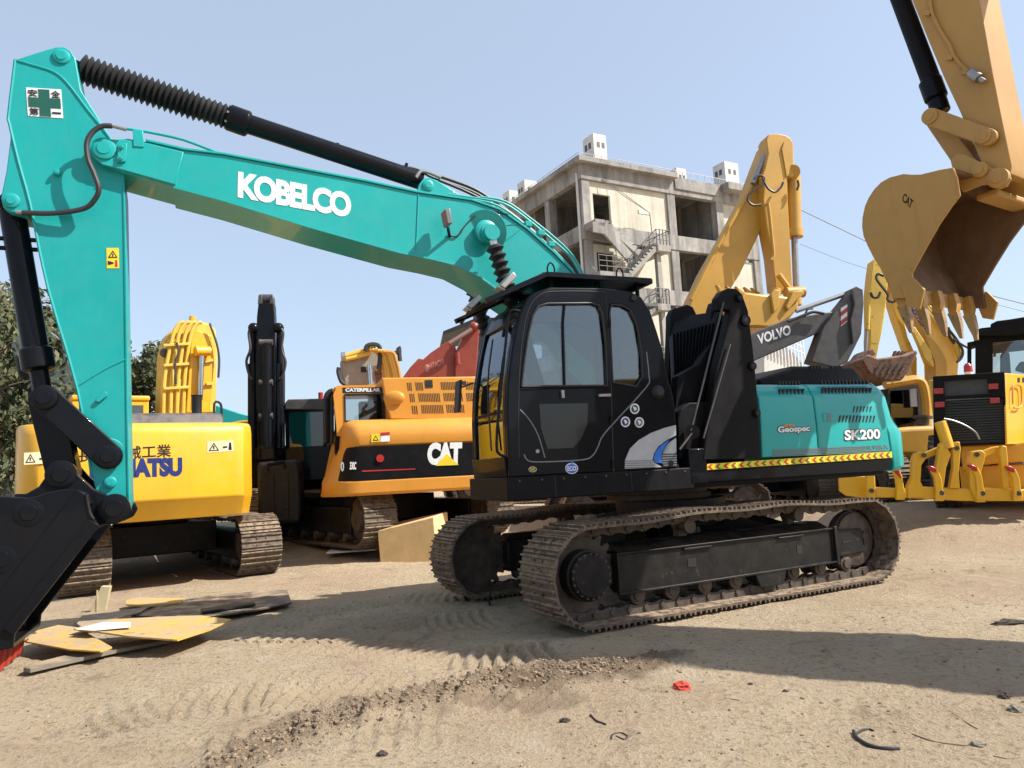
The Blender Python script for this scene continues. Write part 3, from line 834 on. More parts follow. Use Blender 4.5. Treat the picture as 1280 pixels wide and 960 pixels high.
# ---- boom
VB0, VB1 = -.26, .26
boom_top = [(133, 174), (160, 173), (182, 177), (230, 188), (280, 194), (360, 209), (455, 227), (520, 241), (589, 251), (624, 263), (658, 287), (692, 317), (716, 342), (752, 390), (790, 455)]
boom_bot = [(775, 490), (735, 450), (700, 418), (660, 388), (624, 363), (600, 346), (572, 331), (540, 323), (500, 315), (390, 284), (280, 250), (217, 233), (153, 215), (128, 204)]
nose = [(120, 199), (114, 191), (113, 183), (118, 177), (126, 174)]
BT, BB, BN = HF.tr(boom_top, VB0), HF.tr(boom_bot, VB0), HF.tr(nose, VB0)
b = MB(); b.prism(HF, BT+BB+BN, VB0, VB1); boom = b.build('boom', M['teal'], hero, bevel=.008)
def edge_strip(pts, w, va, vb, name, m, parent, F=HF, bev=.003):
    """thin flange following a polyline of (u,z) points, w wide towards its left"""
    P = [Vector(p) for p in pts]; off = []
    for i in range(len(P)):
        d = (P[min(i+1, len(P)-1)]-P[max(i-1, 0)]).normalized(); off.append(P[i]+Vector((-d.y, d.x))*w)
    b = MB(); b.prism(F, [tuple(p) for p in P]+[tuple(p) for p in off[::-1]], va, vb); return b.build(name, m, parent, bevel=bev)
edge_strip(BT[2:], .022, VB0-.018, VB1+.018, 'top_flange', M['teal'], boom)
edge_strip(BB[:-2], .022, VB0-.018, VB1+.018, 'bottom_flange', M['teal'], boom)
for pts in (((523, 243), (520, 312)), ((228, 189), (219, 232))):
    b = MB(); b.tube([HF.W(x, y, VB0-.002) for x, y in pts], .008, 6, 1); b.build('weld_seam', M['teal'], boom)
# nose fork plate and pin
b = MB(); b.prism(HF, HF.tr([(118, 178), (128, 173), (160, 175), (186, 179), (230, 190), (219, 231), (155, 213), (128, 206), (116, 196)], VB0-.03), VB0-.03, VB0-.002); b.build('nose_plate', M['teal'], boom, bevel=.008)
def boss(F, x, y, v, r, dep, m, parent, name='pin_boss', lip=True, back=.04):
    u, z = F.uz(x, y, v); b = MB()
    b.lathe(F.w(u, v-dep, z), F.w(u, v+back, z), [(0, .001), (0, r*.55), (.0, r*.55), (.10, r*.58), (.12, r*.85), (.2, r), (1, r)], 28)
    return b.build(name, m, parent)
boss(HF, 130, 186, VB0-.03, .10, .03, M['teal'], boom)
boss(HF, 606, 292, VB0, .13, .10, M['teal'], boom)
b = MB(); b.cyl(HF.W(606, 290, VB0-.004), HF.W(606, 290, VB0+.01), .24, n=32); b.build('reinforcing_ring', M['teal'], boom, bevel=.004)
b = MB(); b.prism(HF, HF.tr([(148, 180), (159, 179), (157, 202), (146, 203)], VB0-.05), VB0-.055, VB0-.03)
for x, y in ((152, 184), (151, 198)): b.cyl(HF.W(x, y, VB0-.075), HF.W(x, y, VB0-.05), .018, n=6)
b.build('pin_retainer', M['teal'], boom, bevel=.004)
b = MB(); b.prism(HF, HF.tr([(166, 162), (179, 164), (180, 185), (167, 184)], VB0-.02), VB0-.04, VB0+.02); b.build('pipe_clamp', M['teal'], boom, bevel=.004)
# cylinder ears on the boom back
b = MB(); ear = HF.tr([(520, 242), (524, 230), (529, 223.5), (536, 221.5), (546, 225), (589, 252), (560, 262)], VB0+.06)
for vv in (VB0+.06, VB1-.10): b.prism(HF, ear, vv, vv+.04)
b.build('cylinder_ear', M['teal'], boom, bevel=.01)
boss(HF, 535, 232, VB0+.06, .06, .03, M['teal'], boom)
# hard lines on top of boom
lines = [[(158, 162), (173, 164), (200, 169), (230, 176), (262, 188), (277, 193), (320, 202), (400, 216), (455, 226), (520, 240), (560, 247), (600, 252), (624, 259), (650, 277), (680, 303), (700, 322), (716, 339)]]
b = MB(); b.tube([HF.W(x, y-1, VB0+.02) for x, y in lines[0]], .014, 8, 2)
b.build('hydraulic_pipe', M['teal'], boom)
b = MB(); b.tube([HF.W(x, y, VB0+.02) for x, y in ((560, 243), (590, 247), (628, 254), (655, 271), (690, 300), (712, 320), (724, 340), (740, 365))], .014, 8, 3)
b.tube([HF.W(x, y, VB0+.10) for x, y in ((600, 246), (632, 252), (660, 271), (694, 298), (716, 320), (730, 345))], .014, 8, 3)
b.build('hydraulic_pipe', M['teal'], boom)
for x, y in ((659, 281), (675, 292), (688, 306)):
    b = MB(); c = HF.W(x, y, VB0+.04); b.box(Frame(c.x, c.y, 22, c.z), -.04, .04, -.05, .10, -.03, .03); b.build('pipe_clamp', M['teal'], boom, bevel=.004)
# black hoses above boom
b = MB()
b.tube([HF.W(x, y, .0) for x, y in ((352, 160), (383, 172), (428, 186), (452, 194), (486, 205), (521, 211.6), (541, 222), (589, 239), (612, 252), (624, 262))], .016, 8, 4)
b.tube([HF.W(x, y, .08) for x, y in ((535, 216), (560, 224), (592, 236), (618, 252), (640, 268), (670, 292))], .02, 8, 4)
b.tube([HF.W(x, y, -.06) for x, y in ((548, 225), (575, 236), (600, 248), (622, 262))], .018, 8, 4)
b.build('hydraulic_hose', M['hose'], boom)
b = MB(); b.tube([HF.W(x, y, -.1) for x, y in ((520, 222), (527, 214), (540, 217), (551, 222))], .02, 8, 3); b.build('hose_fitting', M['steel'], boom)
# boom work lamp and its cable
u, z = HF.uz(557, 273, VB0-.16); b = MB()
b.prism(HF, [(u-.03, z+.07), (u+.03, z+.09), (u+.05, z-.07), (u-.005, z-.09)], VB0-.24, VB0-.10); wl = b.build('work_light', M['greyvinyl'], boom, bevel=.01)
b = MB(); b.prism(HF, [(u-.036, z+.06), (u-.03, z+.07), (u-.005, z-.08), (u-.012, z-.08)], VB0-.23, VB0-.11); b.build('lens', M['redlens'], wl)
b = MB(); b.bar(HF.W(560, 285, VB0-.15), HF.W(562, 296, VB0), .03, .02); b.build('lamp_bracket', M['rubber'], boom)
b = MB(); b.tube([HF.W(x, y, VB0-.015) for x, y in ((560, 292), (568, 296), (575, 292), (580, 284), (590, 273), (600, 267), (618, 264), (635, 268))], .008, 6, 4); b.build('lamp_cable', M['hose'], boom)
b = MB(); b.tube([HF.W(x, y, VB0-.003) for x, y in ((622, 285), (635, 281), (650, 281))], .004, 6, 3); b.tube([HF.W(x, y, VB0-.003) for x, y in ((625, 305), (640, 295), (650, 287))], .004, 6, 3); b.build('lamp_cable', M['teal_arm'], boom)
# boom foot & lift cylinders
for vv, pv in ((VB0-.20, -1), (VB1+.20, 1)):
    p_top = HF.w(*(lambda q: (q[0], vv, q[1]))(HF.uz(606, 292, VB0-.1))) if False else HF.w(HF.uz(610, 295, VB0-.12)[0], vv, HF.uz(610, 295, VB0-.12)[1])
    foot = HF.w(-1.65, vv, 1.45)
    d = foot-p_top
    cyl_ = MB(); cyl_.cyl(p_top, p_top+d*.55, .045); rod = cyl_.build('lift_rod', M['chrome'], hero)
    b = MB(); b.cyl(p_top+d*.45, foot, .085); b.build('lift_cylinder', M['black'], hero)
    b = MB(); nf = 13; prof = []
    for k in range(nf):
        prof += [(k/nf, .058), ((k+.5)/nf, .098)]
    prof += [(1, .058)]
    b.lathe(p_top+d*.05, p_top+d*.47, prof, 20); b.build('rod_boot', M['rubber'], hero)
    b = MB(); b.cyl(p_top-HF.dv*.06, p_top+HF.dv*.06, .085); b.build('rod_eye', M['teal'], hero)
# boom lettering
text(HF, VB0, 'KOBELCO', (297, 247), (439, 273), (297.5, 214), M['white'], boom, off=.048, space=.88, depth=.004)

# ---- arm cylinder
pa, pb = HF.W(86, 79, 0), HF.W(535, 233, 0)
def cp(x, y): return HF.W(x, y, 0)
b = MB(); b.cyl(cp(292, 149), cp(527, 226.5), .098, n=28); ac = b.build('arm_cylinder', M['black'], hero)
b = MB(); b.lathe(cp(284, 146), cp(312, 156), [(0, .12), (.1, .13), (.9, .13), (1, .11)], 28)
b.lathe(cp(283, 145.5), cp(287, 147), [(0, .10), (1, .10)], 20); b.build('cylinder_head', M['black'], ac, bevel=.006)
b = MB()
for k in range(8):
    a = 2*PI*k/8; ax = (pb-pa).normalized(); s1 = ax.orthogonal().normalized(); s2 = ax.cross(s1)
    c0 = cp(286, 146.8)+(s1*math.cos(a)+s2*math.sin(a))*.115
    b.cyl(c0-ax*.02, c0+ax*.03, .014, n=6)
b.build('head_bolts', M['steel'], ac)
b = MB(); prof = []; nf = 25
for k in range(nf): prof += [(k/nf, .095), ((k+.5)/nf, .142-(.015 if k > 19 else 0))]
prof += [(1, .09)]
b.lathe(cp(101, 86), cp(283, 146), prof, 24); b.build('rod_boot', M['rubber'], hero)
b = MB(); b.cyl(cp(78, 78), cp(110, 88), .06); b.cyl(HF.W(80, 78, -.08), HF.W(80, 78, .08), .10); b.build('rod_eye', M['black'], hero)
b = MB(); b.tube([HF.W(x, y, -.02) for x, y in ((300, 143), (310, 147), (352, 158), (420, 181), (468, 198), (500, 208))], .014, 8, 3)
b.build('cylinder_pipe', M['black'], ac)
b = MB(); b.bar(cp(505, 217), cp(508, 205), .06, .03); b.bar(cp(420, 189), cp(422, 180), .06, .03); b.build('pipe_bracket', M['black'], ac)

# ---- arm
VA0, VA1 = -.20, .20
arm_out = [(19, 74.5), (45, 66), (70, 58.5), (80, 58.5), (88, 63), (94, 72), (97, 88), (101, 112), (112, 130), (137, 169), (152, 205), (155, 237), (156.5, 330), (158, 420), (160, 520), (162, 628), (157, 642), (146, 650), (134, 645), (125, 632), (120, 615), (114, 590), (97, 487), (60, 360), (37, 262), (31, 267), (13, 265), (4, 259), (1, 247), (8, 213), (13, 173), (10.5, 143)]
b = MB(); b.prism(HF, HF.tr(arm_out, VA0), VA0, VA1); arm = b.build('arm', M['teal_arm'], hero, bevel=.008)
def rib(pts, r, v, parent, m, F=HF, name='flange', sm=3):
    b = MB(); b.tube([F.W(x, y, v) for x, y in pts], r, 6, sm); return b.build(name, m, parent)
rib([(19, 75), (43, 82), (67, 90), (84, 104), (110, 138), (136, 171), (152, 207), (154.5, 237), (156.5, 330), (159, 520), (161, 628)], .011, VA0, arm, M['teal_arm'])
rib([(19, 75), (11, 143), (12, 155), (24, 205), (38, 256), (60, 360), (97, 487), (114, 590)], .013, VA0, arm, M['teal_arm'])
rib([(94, 484), (130, 462), (157, 449)], .009, VA0, arm, M['teal_arm'], name='weld_seam')
boss(HF, 77, 71, VA0, .07, .03, M['teal_arm'], arm); boss(HF, 14.5, 251, VA0, .065, .03, M['teal_arm'], arm)
boss(HF, 72, 217, VA0, .028, .05, M['teal_arm'], arm, 'stud'); boss(HF, 138, 603, VA0, .05, .04, M['teal_arm'], arm, 'stud')
b = MB(); b.cyl(HF.W(135, 567, VA0-.012), HF.W(135, 567, VA0+.02), .135, n=32); b.build('link_boss', M['teal_arm'], arm, bevel=.006)
b = MB(); b.prism(HF, HF.tr([(120, 499), (131, 489), (134, 491), (134, 495), (124, 503), (120, 502)], VA0-.02), VA0-.03, VA0); b.build('lifting_lug', M['teal_arm'], arm, bevel=.004)
# flexible hose from boom to arm
b = MB(); hs = [(140, 157.5), (127, 158), (115, 166), (108.5, 180), (110.5, 200), (118, 218), (123.5, 236), (118, 250), (104, 261), (67, 266.5), (28, 266)]
b.tube([HF.W(x, y, VB0-.10 if i < 7 else VB0-.10+.03*(i-6)) for i, (x, y) in enumerate(hs)], .023, 10, 6); b.build('hydraulic_hose', M['hose'], hero)
b = MB(); b.tube([HF.W(x, y, VB0-.09) for x, y in ((139, 157), (158, 162))], .018, 8, 1); b.tube([HF.W(x, y, VB0+.03) for x, y in ((30, 266), (20, 265))], .02, 8, 1); b.build('hose_fitting', M['steel'], hero)
# safety sign: white plate with a green cross and four characters
sg = [(32.5, 109.5), (76.5, 112), (79, 148), (35, 145)]
sp = decal(HF, VA0-.001, sg, M['white'], arm, 'safety_sign')
SA = [Vector(p) for p in sg]
def sp_(a, c): return tuple((SA[0]*(1-a)+SA[1]*a)*(1-c)+(SA[3]*(1-a)+SA[2]*a)*c)
def box4(a0, a1, c0, c1): return [sp_(a0, c0), sp_(a1, c0), sp_(a1, c1), sp_(a0, c1)]
decal(HF, VA0-.005, [sp_(*q) for q in ((.34, .03), (.66, .03), (.66, .33), (.96, .33), (.96, .67), (.66, .67), (.66, .97), (.34, .97), (.34, .67), (.04, .67), (.04, .33), (.34, .33))], M['darkgreen'], sp, 'green_cross')
for ch, a, c in (('安', .05, .05), ('全', .70, .05), ('第', .05, .70)):
    text(HF, VA0-.006, ch, sp_(a, c+.25), sp_(a+.26, c+.25), sp_(a, c), M['blackvinyl'], sp, off=.008)
decal(HF, VA0-.006, box4(.70, .95, .80, .86), M['blackvinyl'], sp, 'lettering')
# warning plate low on the arm
wg = [(133, 310), (148.5, 310), (149, 335.5), (133.5, 335.5)]
wp = decal(HF, VA0-.001, wg, M['yellowvinyl'], arm, 'warning_sign')
decal(HF, VA0-.005, [(141, 313), (147, 322), (135, 322)], M['blackvinyl'], wp, 'warning_triangle')
decal(HF, VA0-.008, [(141, 315.5), (144.8, 321), (137.2, 321)], M['yellowvinyl'], wp, 'warning_triangle')
decal(HF, VA0-.011, [(140.3, 317), (142, 317), (141.7, 320.5), (140.6, 320.5)], M['blackvinyl'], wp, 'warning_triangle')
decal(HF, VA0-.005, [(135, 326), (142, 328), (142, 329.5), (136, 331), (135, 330)], M['blackvinyl'], wp, 'pictogram')
decal(HF, VA0-.005, [(144.5, 325), (146.5, 325), (147, 333), (144, 333)], M['redvinyl'], wp, 'pictogram')

# ---- bucket cylinder and linkage
c0, c1 = HF.W(14, 256, 0), HF.W(55, 498, 0)
ax = c1-c0
b = MB(); b.cyl(c0+ax*.03, c0+ax*.80, .105, n=28); bc_ = b.build('bucket_cylinder', M['black'], hero)
b = MB(); b.lathe(c0+ax*.74, c0+ax*.86, [(0, .115), (.1, .135), (.9, .135), (1, .10)], 28)
b.build('cylinder_head', M['black'], bc_, bevel=.006)
for k in (.18, .23): b = MB(); b.cyl(c0+ax*k-HF.du*.145, c0+ax*k+HF.du*.145, .02); b.build('clamp_bolt', M['black'], bc_)
b = MB(); b.cyl(c0+ax*.84, c1, .075); b.build('cylinder_rod', M['black'], hero)
b = MB(); b.cyl(HF.W(55, 498, -.12), HF.W(55, 498, .12), .11); b.build('rod_eye', M['black'], hero)
b = MB(); b.cyl(HF.W(14, 254, -.10), HF.W(14, 254, .10), .10); b.build('cylinder_eye', M['black'], hero)
def link(pxs, rs, va, vb, name, m, parent=hero, F=HF):
    """dog-bone plate through traced pins"""
    P = [Vector(F.uz(*p, va)) for p in pxs]; b = MB()
    d = (P[1]-P[0]).normalized(); n_ = Vector((-d.y, d.x)); out = []
    for k in range(9):
        a = -PI/2+PI*k/8; out.append(P[1]+d*math.cos(a)*rs[1]+n_*math.sin(a)*rs[1])
    for k in range(9):
        a = PI/2+PI*k/8; out.append(P[0]+d*math.cos(a)*rs[0]+n_*math.sin(a)*rs[0])
    b.prism(F, [tuple(p) for p in out], va, vb); return b.build(name, m, parent, bevel=.01)
for va in (VA0-.075, VA1+.015):
    link(((56, 497), (135, 570)), (.11, .115), va, va+.055, 'side_link', M['black'])
boss(HF, 135, 570, VA0-.075, .10, .035, M['black'], hero); boss(HF, 55, 497, VA0-.10, .10, .03, M['black'], hero)
link(((56, 500), (77, 592)), (.13, .12), -.14, .14, 'bucket_link', M['black'])
# ---- bucket
VK0, VK1 = -.52, .52
C3 = lambda pts: [(x/3.4286, 580+y/3.4286) for x, y in pts]
ears = C3([(60, 128), (110, 128), (165, 97), (205, 40), (225, 5), (262, -5), (300, 3), (340, 50), (400, 105), (470, 138), (520, 148), (555, 172), (566, 200), (545, 235), (500, 256), (440, 262), (300, 330), (60, 300)])
b = MB()
for va in (VA0-.10, VA1+.04): b.prism(HF, HF.tr(ears, VA0-.1), va, va+.06)
bucket = b.build('bucket_ears', M['black'], hero, bevel=.012)
boss(HF, 76.4, 593, VA0-.10, .12, .035, M['black'], hero); boss(HF, 143, 635.5, VA0-.10, .125, .04, M['black'], hero)
shell = C3([(0, 140), (60, 142), (110, 146), (150, 140), (210, 120), (270, 108), (330, 107), (365, 125), (383, 170), (395, 225), (428, 262), (62, 730), (55, 790), (0, 800)]) + [(-30, 806), (-75, 790), (-110, 740), (-118, 690), (-100, 650), (-60, 625), (-30, 621)]
SP = HF.tr(shell, VK0)
b = MB(); b.prism(HF, SP, VK0, VK0+.035); b.build('bucket_side', M['black'], hero, bevel=.01)
b = MB(); b.prism(HF, SP, VK1-.035, VK1); b.build('bucket_side', M['black'], hero, bevel=.01)
b = MB()
cs = sum((Vector(p) for p in SP), Vector((0, 0)))/len(SP)
wrap = SP[12:]+SP[:9]
def insw(p, k=.03):
    d = (cs-Vector(p)).normalized(); return tuple(Vector(p)+d*k)
b.prism(HF, wrap+[insw(p) for p in wrap[::-1]], VK0+.035, VK1-.035); b.build('bucket_shell', M['black'], hero)
b = MB()
e0, e1 = SP[10], SP[11]
dd = (Vector(e1)-Vector(e0)).normalized(); nn2 = Vector((-dd.y, dd.x))
if nn2.dot(cs-Vector(e0)) < 0: nn2 = -nn2
b.prism(HF, [e0, e1, tuple(Vector(e1)+nn2*.09), tuple(Vector(e0)+nn2*.09)], VK0-.03, VK0-.002)
b.build('side_cutter', M['black'], hero, bevel=.006)
rib([(96, 612), (88, 622), (0, 738)], .006, VK0, hero, M['black'], name='weld_seam', sm=1)
rib([(108, 618), (112, 640), (117, 649)], .014, VK0, hero, M['black_dusty'], name='weld_seam', sm=2)
for (x, y) in ((36, 641), (1, 699)): boss(HF, x, y, VK0, .11, .015, M['black'], hero, 'wear_boss')
for k in range(5):
    va = VK0+.02+k*(VK1-VK0-.14)/4
    q = [Vector(p) for p in HF.tr([(-2, 790), (-3, 815), (-10, 850), (-17, 851), (-33, 815), (-35, 798)], VK0)]
    b = MB(); b.prism(HF, [tuple(p) for p in q[:2]]+[tuple(q[4]), tuple(q[5])], va-.01, va+.12); b.build('tooth_adapter', M['rubber'], hero, bevel=.01)
    b = MB(); b.prism(HF, [tuple(p) for p in q[1:5]], va, va+.10); b.build('tooth', M['redtooth'], hero, bevel=.01)
# ================================================================== ground
def sstep(a, b, x):
    t = max(0, min(1, (x-a)/(b-a))); return t*t*(3-2*t)
def gz0(x, y):
    """broad lie of the yard: level in front, rising gently at the back"""
    return .42*sstep(9.5, 12.5, y)*sstep(4.8, 6.4, x) + .55*sstep(12.5, 19, y)*sstep(6, 0, x) + .25*sstep(22, 40, y)
def segdist(px, py, pts):
    best = (1e9, 0, 0); acc = 0
    for (ax, ay), (bx, by) in zip(pts[:-1], pts[1:]):
        dx, dy = bx-ax, by-ay; L = math.hypot(dx, dy)
        t = ((px-ax)*dx+(py-ay)*dy)/(L*L); tc = max(0, min(1, t))
        qx, qy = ax+dx*tc, ay+dy*tc; d = math.hypot(px-qx, py-qy)
        if d < best[0]:
            sgn = 1 if (dx*(py-ay)-dy*(px-ax)) > 0 else -1
            best = (d, sgn*d, acc+tc*L)
        acc += L
    return best
g2 = lambda x, y: tuple(ground(x, y))[:2]
PRINTS = [([g2(700, 812), g2(640, 818), g2(560, 822), g2(470, 806), g2(400, 800), g2(330, 788)], .36, .05),
          ([g2(690, 872), g2(600, 862), g2(480, 862), g2(340, 868), g2(200, 885), g2(110, 905)], .30, .042),
          ([g2(620, 742), g2(500, 748), g2(380, 765), g2(300, 790)], .30, .042),
          ([g2(560, 905), g2(420, 915), g2(250, 945)], .28, .03), ([g2(620, 770), g2(520, 780), g2(430, 775)], .5, .03),
          ([g2(1270, 905), g2(1000, 880), g2(900, 860)], .25, .008),
          ([g2(1180, 690), g2(1280, 672)], .3, .015)]
BERM = [g2(230, 985), g2(330, 935), g2(420, 900), g2(560, 868), g2(640, 850), g2(720, 842), g2(840, 828)]
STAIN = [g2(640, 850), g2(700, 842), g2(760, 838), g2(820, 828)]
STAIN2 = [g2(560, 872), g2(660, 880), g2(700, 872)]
def gz(x, y, fine=True):
    z = gz0(x, y)
    if y > 24 or abs(x) > 20: return z + .06*noise.noise((x*.15, y*.15, 0))
    z += .030*noise.noise((x*.45, y*.45, 3)) + .012*noise.noise((x*1.7, y*1.7, 1))
    if fine:
        rg = noise.noise((x*.7, y*.7, 31))
        z += .010*noise.noise((x*4, y*4, 2)) + (.005+.006*max(0, rg))*noise.noise((x*12, y*12, 5)) + .0035*noise.noise((x*26, y*26, 6))
        z -= .012*max(0, .25-abs(noise.noise((x*2.2, y*2.2, 15))))*max(0, rg+.1)*4
        for pts, wd, dep in PRINTS:
            d, sd_, s = segdist(x, y, pts)
            if d < wd+.1:
                m = sstep(wd+.08, wd-.03, d)*(.65+.35*sstep(-.3, .25, noise.noise((x*.9, y*.9, 7))))
                k = math.sin(2*PI*(s+.25*sd_*sd_)/.115)
                z += m*dep*(.5*max(-1, min(1, k*1.8))-.55)
        d, sd_, s = segdist(x, y, BERM)
        if d < .5:
            hgt = (.02+.04*sstep(.2, 1.2, s))*(1-.5*sstep(2.2, 3.1, s))
            z += sstep(.46, .02, d)*hgt*(1+1.1*noise.noise((x*6, y*6, 9))) + sstep(.40, .05, d)*(.034*abs(noise.noise((x*15, y*15, 4)))+.02*noise.noise((x*28, y*28, 4)))
    # the ground is level where the tracks of the front machine bear
    return z
def axis(segs):
    out = []
    for a, b_, st in segs:
        n = max(1, round((b_-a)/st)); out += [a+(b_-a)*i/n for i in range(n)]
    out.append(segs[-1][1]); return out
xs = axis([(-900, -60, 60), (-60, -20, 4), (-20, -7, .4), (-7, -4, .07), (-4, 5, .026), (5, 8, .07), (8, 22, .4), (22, 60, 4), (60, 900, 60)])
ys = axis([(-60, 0, 10), (0, 2.6, .4), (2.6, 8.6, .026), (8.6, 13, .07), (13, 24, .25), (24, 60, 3), (60, 1500, 80)])
me = bpy.data.meshes.new('ground')
V = []; nx_ = len(xs)
for y in ys:
    fy = 2.6 <= y <= 13
    for x in xs:
        V.append((x, y, gz(x, y, fy and -7.2 < x < 8.2) if y < 60 and abs(x) < 60 else .25*(y > 20)))
Fc = [(j*nx_+i, j*nx_+i+1, (j+1)*nx_+i+1, (j+1)*nx_+i) for j in range(len(ys)-1) for i in range(nx_-1)]
me.from_pydata(V, [], Fc)
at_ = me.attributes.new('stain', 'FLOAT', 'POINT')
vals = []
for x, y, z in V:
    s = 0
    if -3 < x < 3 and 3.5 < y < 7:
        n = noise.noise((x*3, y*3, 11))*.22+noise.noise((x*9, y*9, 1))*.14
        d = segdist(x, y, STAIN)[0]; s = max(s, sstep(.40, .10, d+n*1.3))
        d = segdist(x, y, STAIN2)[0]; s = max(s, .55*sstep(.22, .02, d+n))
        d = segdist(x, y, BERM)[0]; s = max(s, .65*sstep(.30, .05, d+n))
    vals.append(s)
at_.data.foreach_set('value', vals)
for p in me.polygons: p.use_smooth = True
gm, nt, bs, o_ = nodes('packed_yard_dirt')
n1 = noise_node(nt, .55, 7, .62); n2 = noise_node(nt, 3.1, 8, .7); n3 = noise_node(nt, 22, 8, .75); n4 = noise_node(nt, 90, 4, .7)
c = mixc(nt, ramp(nt, n1, [(.36, 0), (.64, 1)]), (.63, .495, .335), (.50, .385, .25))
c = mixc(nt, ramp(nt, n2, [(.40, 0), (.72, .8)]), c, (.60, .49, .35))
c = mixc(nt, mathn(nt, 'MULTIPLY', ramp(nt, n3, [(.52, 0), (.62, 1)]), .6), c, (.20, .135, .085))
c = mixc(nt, mathn(nt, 'MULTIPLY', ramp(nt, n4, [(.60, 0), (.70, 1)]), .45), c, (.58, .49, .38))
# reddish and greyish trodden patches
n5 = noise_node(nt, .28, 4, .6, dist=.6)
c = mixc(nt, ramp(nt, n5, [(.48, 0), (.62, .7)]), c, (.47, .335, .23))
n6 = noise_node(nt, 1.4, 9, .72, dist=1.2)
c = mixc(nt, ramp(nt, n6, [(.56, 0), (.66, .6)]), c, (.25, .175, .115))
c = mixc(nt, ramp(nt, n6, [(.30, .75), (.42, 0)]), c, (.66, .56, .42))
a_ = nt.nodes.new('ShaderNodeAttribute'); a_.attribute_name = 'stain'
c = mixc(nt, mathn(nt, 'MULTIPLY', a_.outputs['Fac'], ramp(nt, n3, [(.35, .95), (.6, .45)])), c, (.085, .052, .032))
nt.links.new(c, bs.inputs['Base Color']); bs.inputs['Roughness'].default_value = .93; bs.inputs['Specular IOR Level'].default_value = .2
vor = nt.nodes.new('ShaderNodeTexVoronoi'); vor.inputs['Scale'].default_value = 34; g_ = nt.nodes.new('ShaderNodeNewGeometry'); nt.links.new(g_.outputs['Position'], vor.inputs['Vector'])
h = mathn(nt, 'ADD', mathn(nt, 'MULTIPLY', n3, 1.3), mathn(nt, 'ADD', mathn(nt, 'MULTIPLY', n4, .35), mathn(nt, 'MULTIPLY', n2, 1.2)))
h = mathn(nt, 'SUBTRACT', h, mathn(nt, 'MULTIPLY', ramp(nt, vor.outputs['Distance'], [(.0, 1), (.35, 0)]), -.18))
bump(nt, bs, h, 1.0, .06)
me.materials.append(gm)
go = bpy.data.objects.new('ground', me); col.objects.link(go); tag(go, kind='structure')

mclod, nt, bs, o_ = nodes('dry_clod')
gi = nt.nodes.new('ShaderNodeNewGeometry')
c = mixc(nt, gi.outputs['Random Per Island'], (.13, .085, .055), (.34, .25, .165))
nt.links.new(mixc(nt, ramp(nt, noise_node(nt, 60, 4), [(.4, 0), (.6, .5)]), c, (.12, .08, .05)), bs.inputs['Base Color']); bs.inputs['Roughness'].default_value = .95
# clods and grit lying about: nobody could count them
rc = random.Random(3)
cb = MB()
def clod(mb, x, y, r, z=None):
    z = gz(x, y) if z is None else z
    n = 6; pr = rc.random()*6
    top = (x+rc.uniform(-.2, .2)*r, y+rc.uniform(-.2, .2)*r, z+r*rc.uniform(.35, .75))
    ring = [(x+r*math.cos(pr+2*PI*k/n)*rc.uniform(.7, 1.1), y+r*math.sin(pr+2*PI*k/n)*rc.uniform(.7, 1.1), z-.004) for k in range(n)]
    mid = [(x+(px-x)*.8, y+(py-y)*.8, z+r*rc.uniform(.25, .5)) for px, py, _ in ring]
    bm = mb.bm
    R0 = [bm.verts.new(p) for p in ring]; R1 = [bm.verts.new(p) for p in mid]; T = bm.verts.new(top)
    for k in range(n):
        j = (k+1) % n; bm.faces.new((R0[k], R0[j], R1[j], R1[k])); bm.faces.new((R1[k], R1[j], T))
def along(pts, s):
    for a, c in zip(pts[:-1], pts[1:]):
        L = math.dist(a, c)
        if s <= L: t = s/L; return (a[0]+(c[0]-a[0])*t, a[1]+(c[1]-a[1])*t)
        s -= L
    return pts[-1]
for k in range(4600):
    s = rc.random()**.8*3.1; x, y = along(BERM, s); r = .003+.018*rc.random()**4
    clod(cb, x+rc.gauss(0, .13), y+rc.gauss(0, .13), r)
for k in range(3600):
    y = 3.2+rc.random()**1.5*8; x = rc.uniform(-.75, .75)*y
    if noise.noise((x*.8, y*.8, 20)) < -.05: continue
    clod(cb, x, y, .002+.015*rc.random()**5)
tag(cb.build('dirt_clods', mclod, sharp=20), kind='stuff', label='loose dry clods and grit scattered over the dirt')

# ================================================================== concrete frame building
BF = Frame(0, 0, 29)
cn = at(738, 400, 49.0); BF = Frame(cn.x, cn.y, 29)
mcon, nt, bs, _o = nodes('weathered_concrete')
a1 = noise_node(nt, .35, 8, .7); a2 = noise_node(nt, 2.2, 8, .75)
gg = nt.nodes.new('ShaderNodeNewGeometry'); mp = nt.nodes.new('ShaderNodeMapping'); mp.inputs['Scale'].default_value = (1.2, 1.2, .12); nt.links.new(gg.outputs['Position'], mp.inputs[0])
a3 = noise_node(nt, 1.4, 7, .7, vec=mp.outputs[0])
c = mixc(nt, ramp(nt, a1, [(.38, 0), (.62, 1)]), (.36, .34, .31), (.22, .205, .19))
c = mixc(nt, ramp(nt, a3, [(.45, 0), (.66, .8)]), c, (.11, .105, .10))
c = mixc(nt, ramp(nt, a2, [(.55, 0), (.7, .5)]), c, (.40, .37, .33))
nt.links.new(c, bs.inputs['Base Color']); bs.inputs['Roughness'].default_value = .9; bump(nt, bs, a2, .4, .05)
mren, nt, bs, _o = nodes('cream_render')
a1 = noise_node(nt, .5, 8, .7); gg = nt.nodes.new('ShaderNodeNewGeometry'); mp = nt.nodes.new('ShaderNodeMapping'); mp.inputs['Scale'].default_value = (1.5, 1.5, .1); nt.links.new(gg.outputs['Position'], mp.inputs[0])
a3 = noise_node(nt, 1.1, 7, .7, vec=mp.outputs[0])
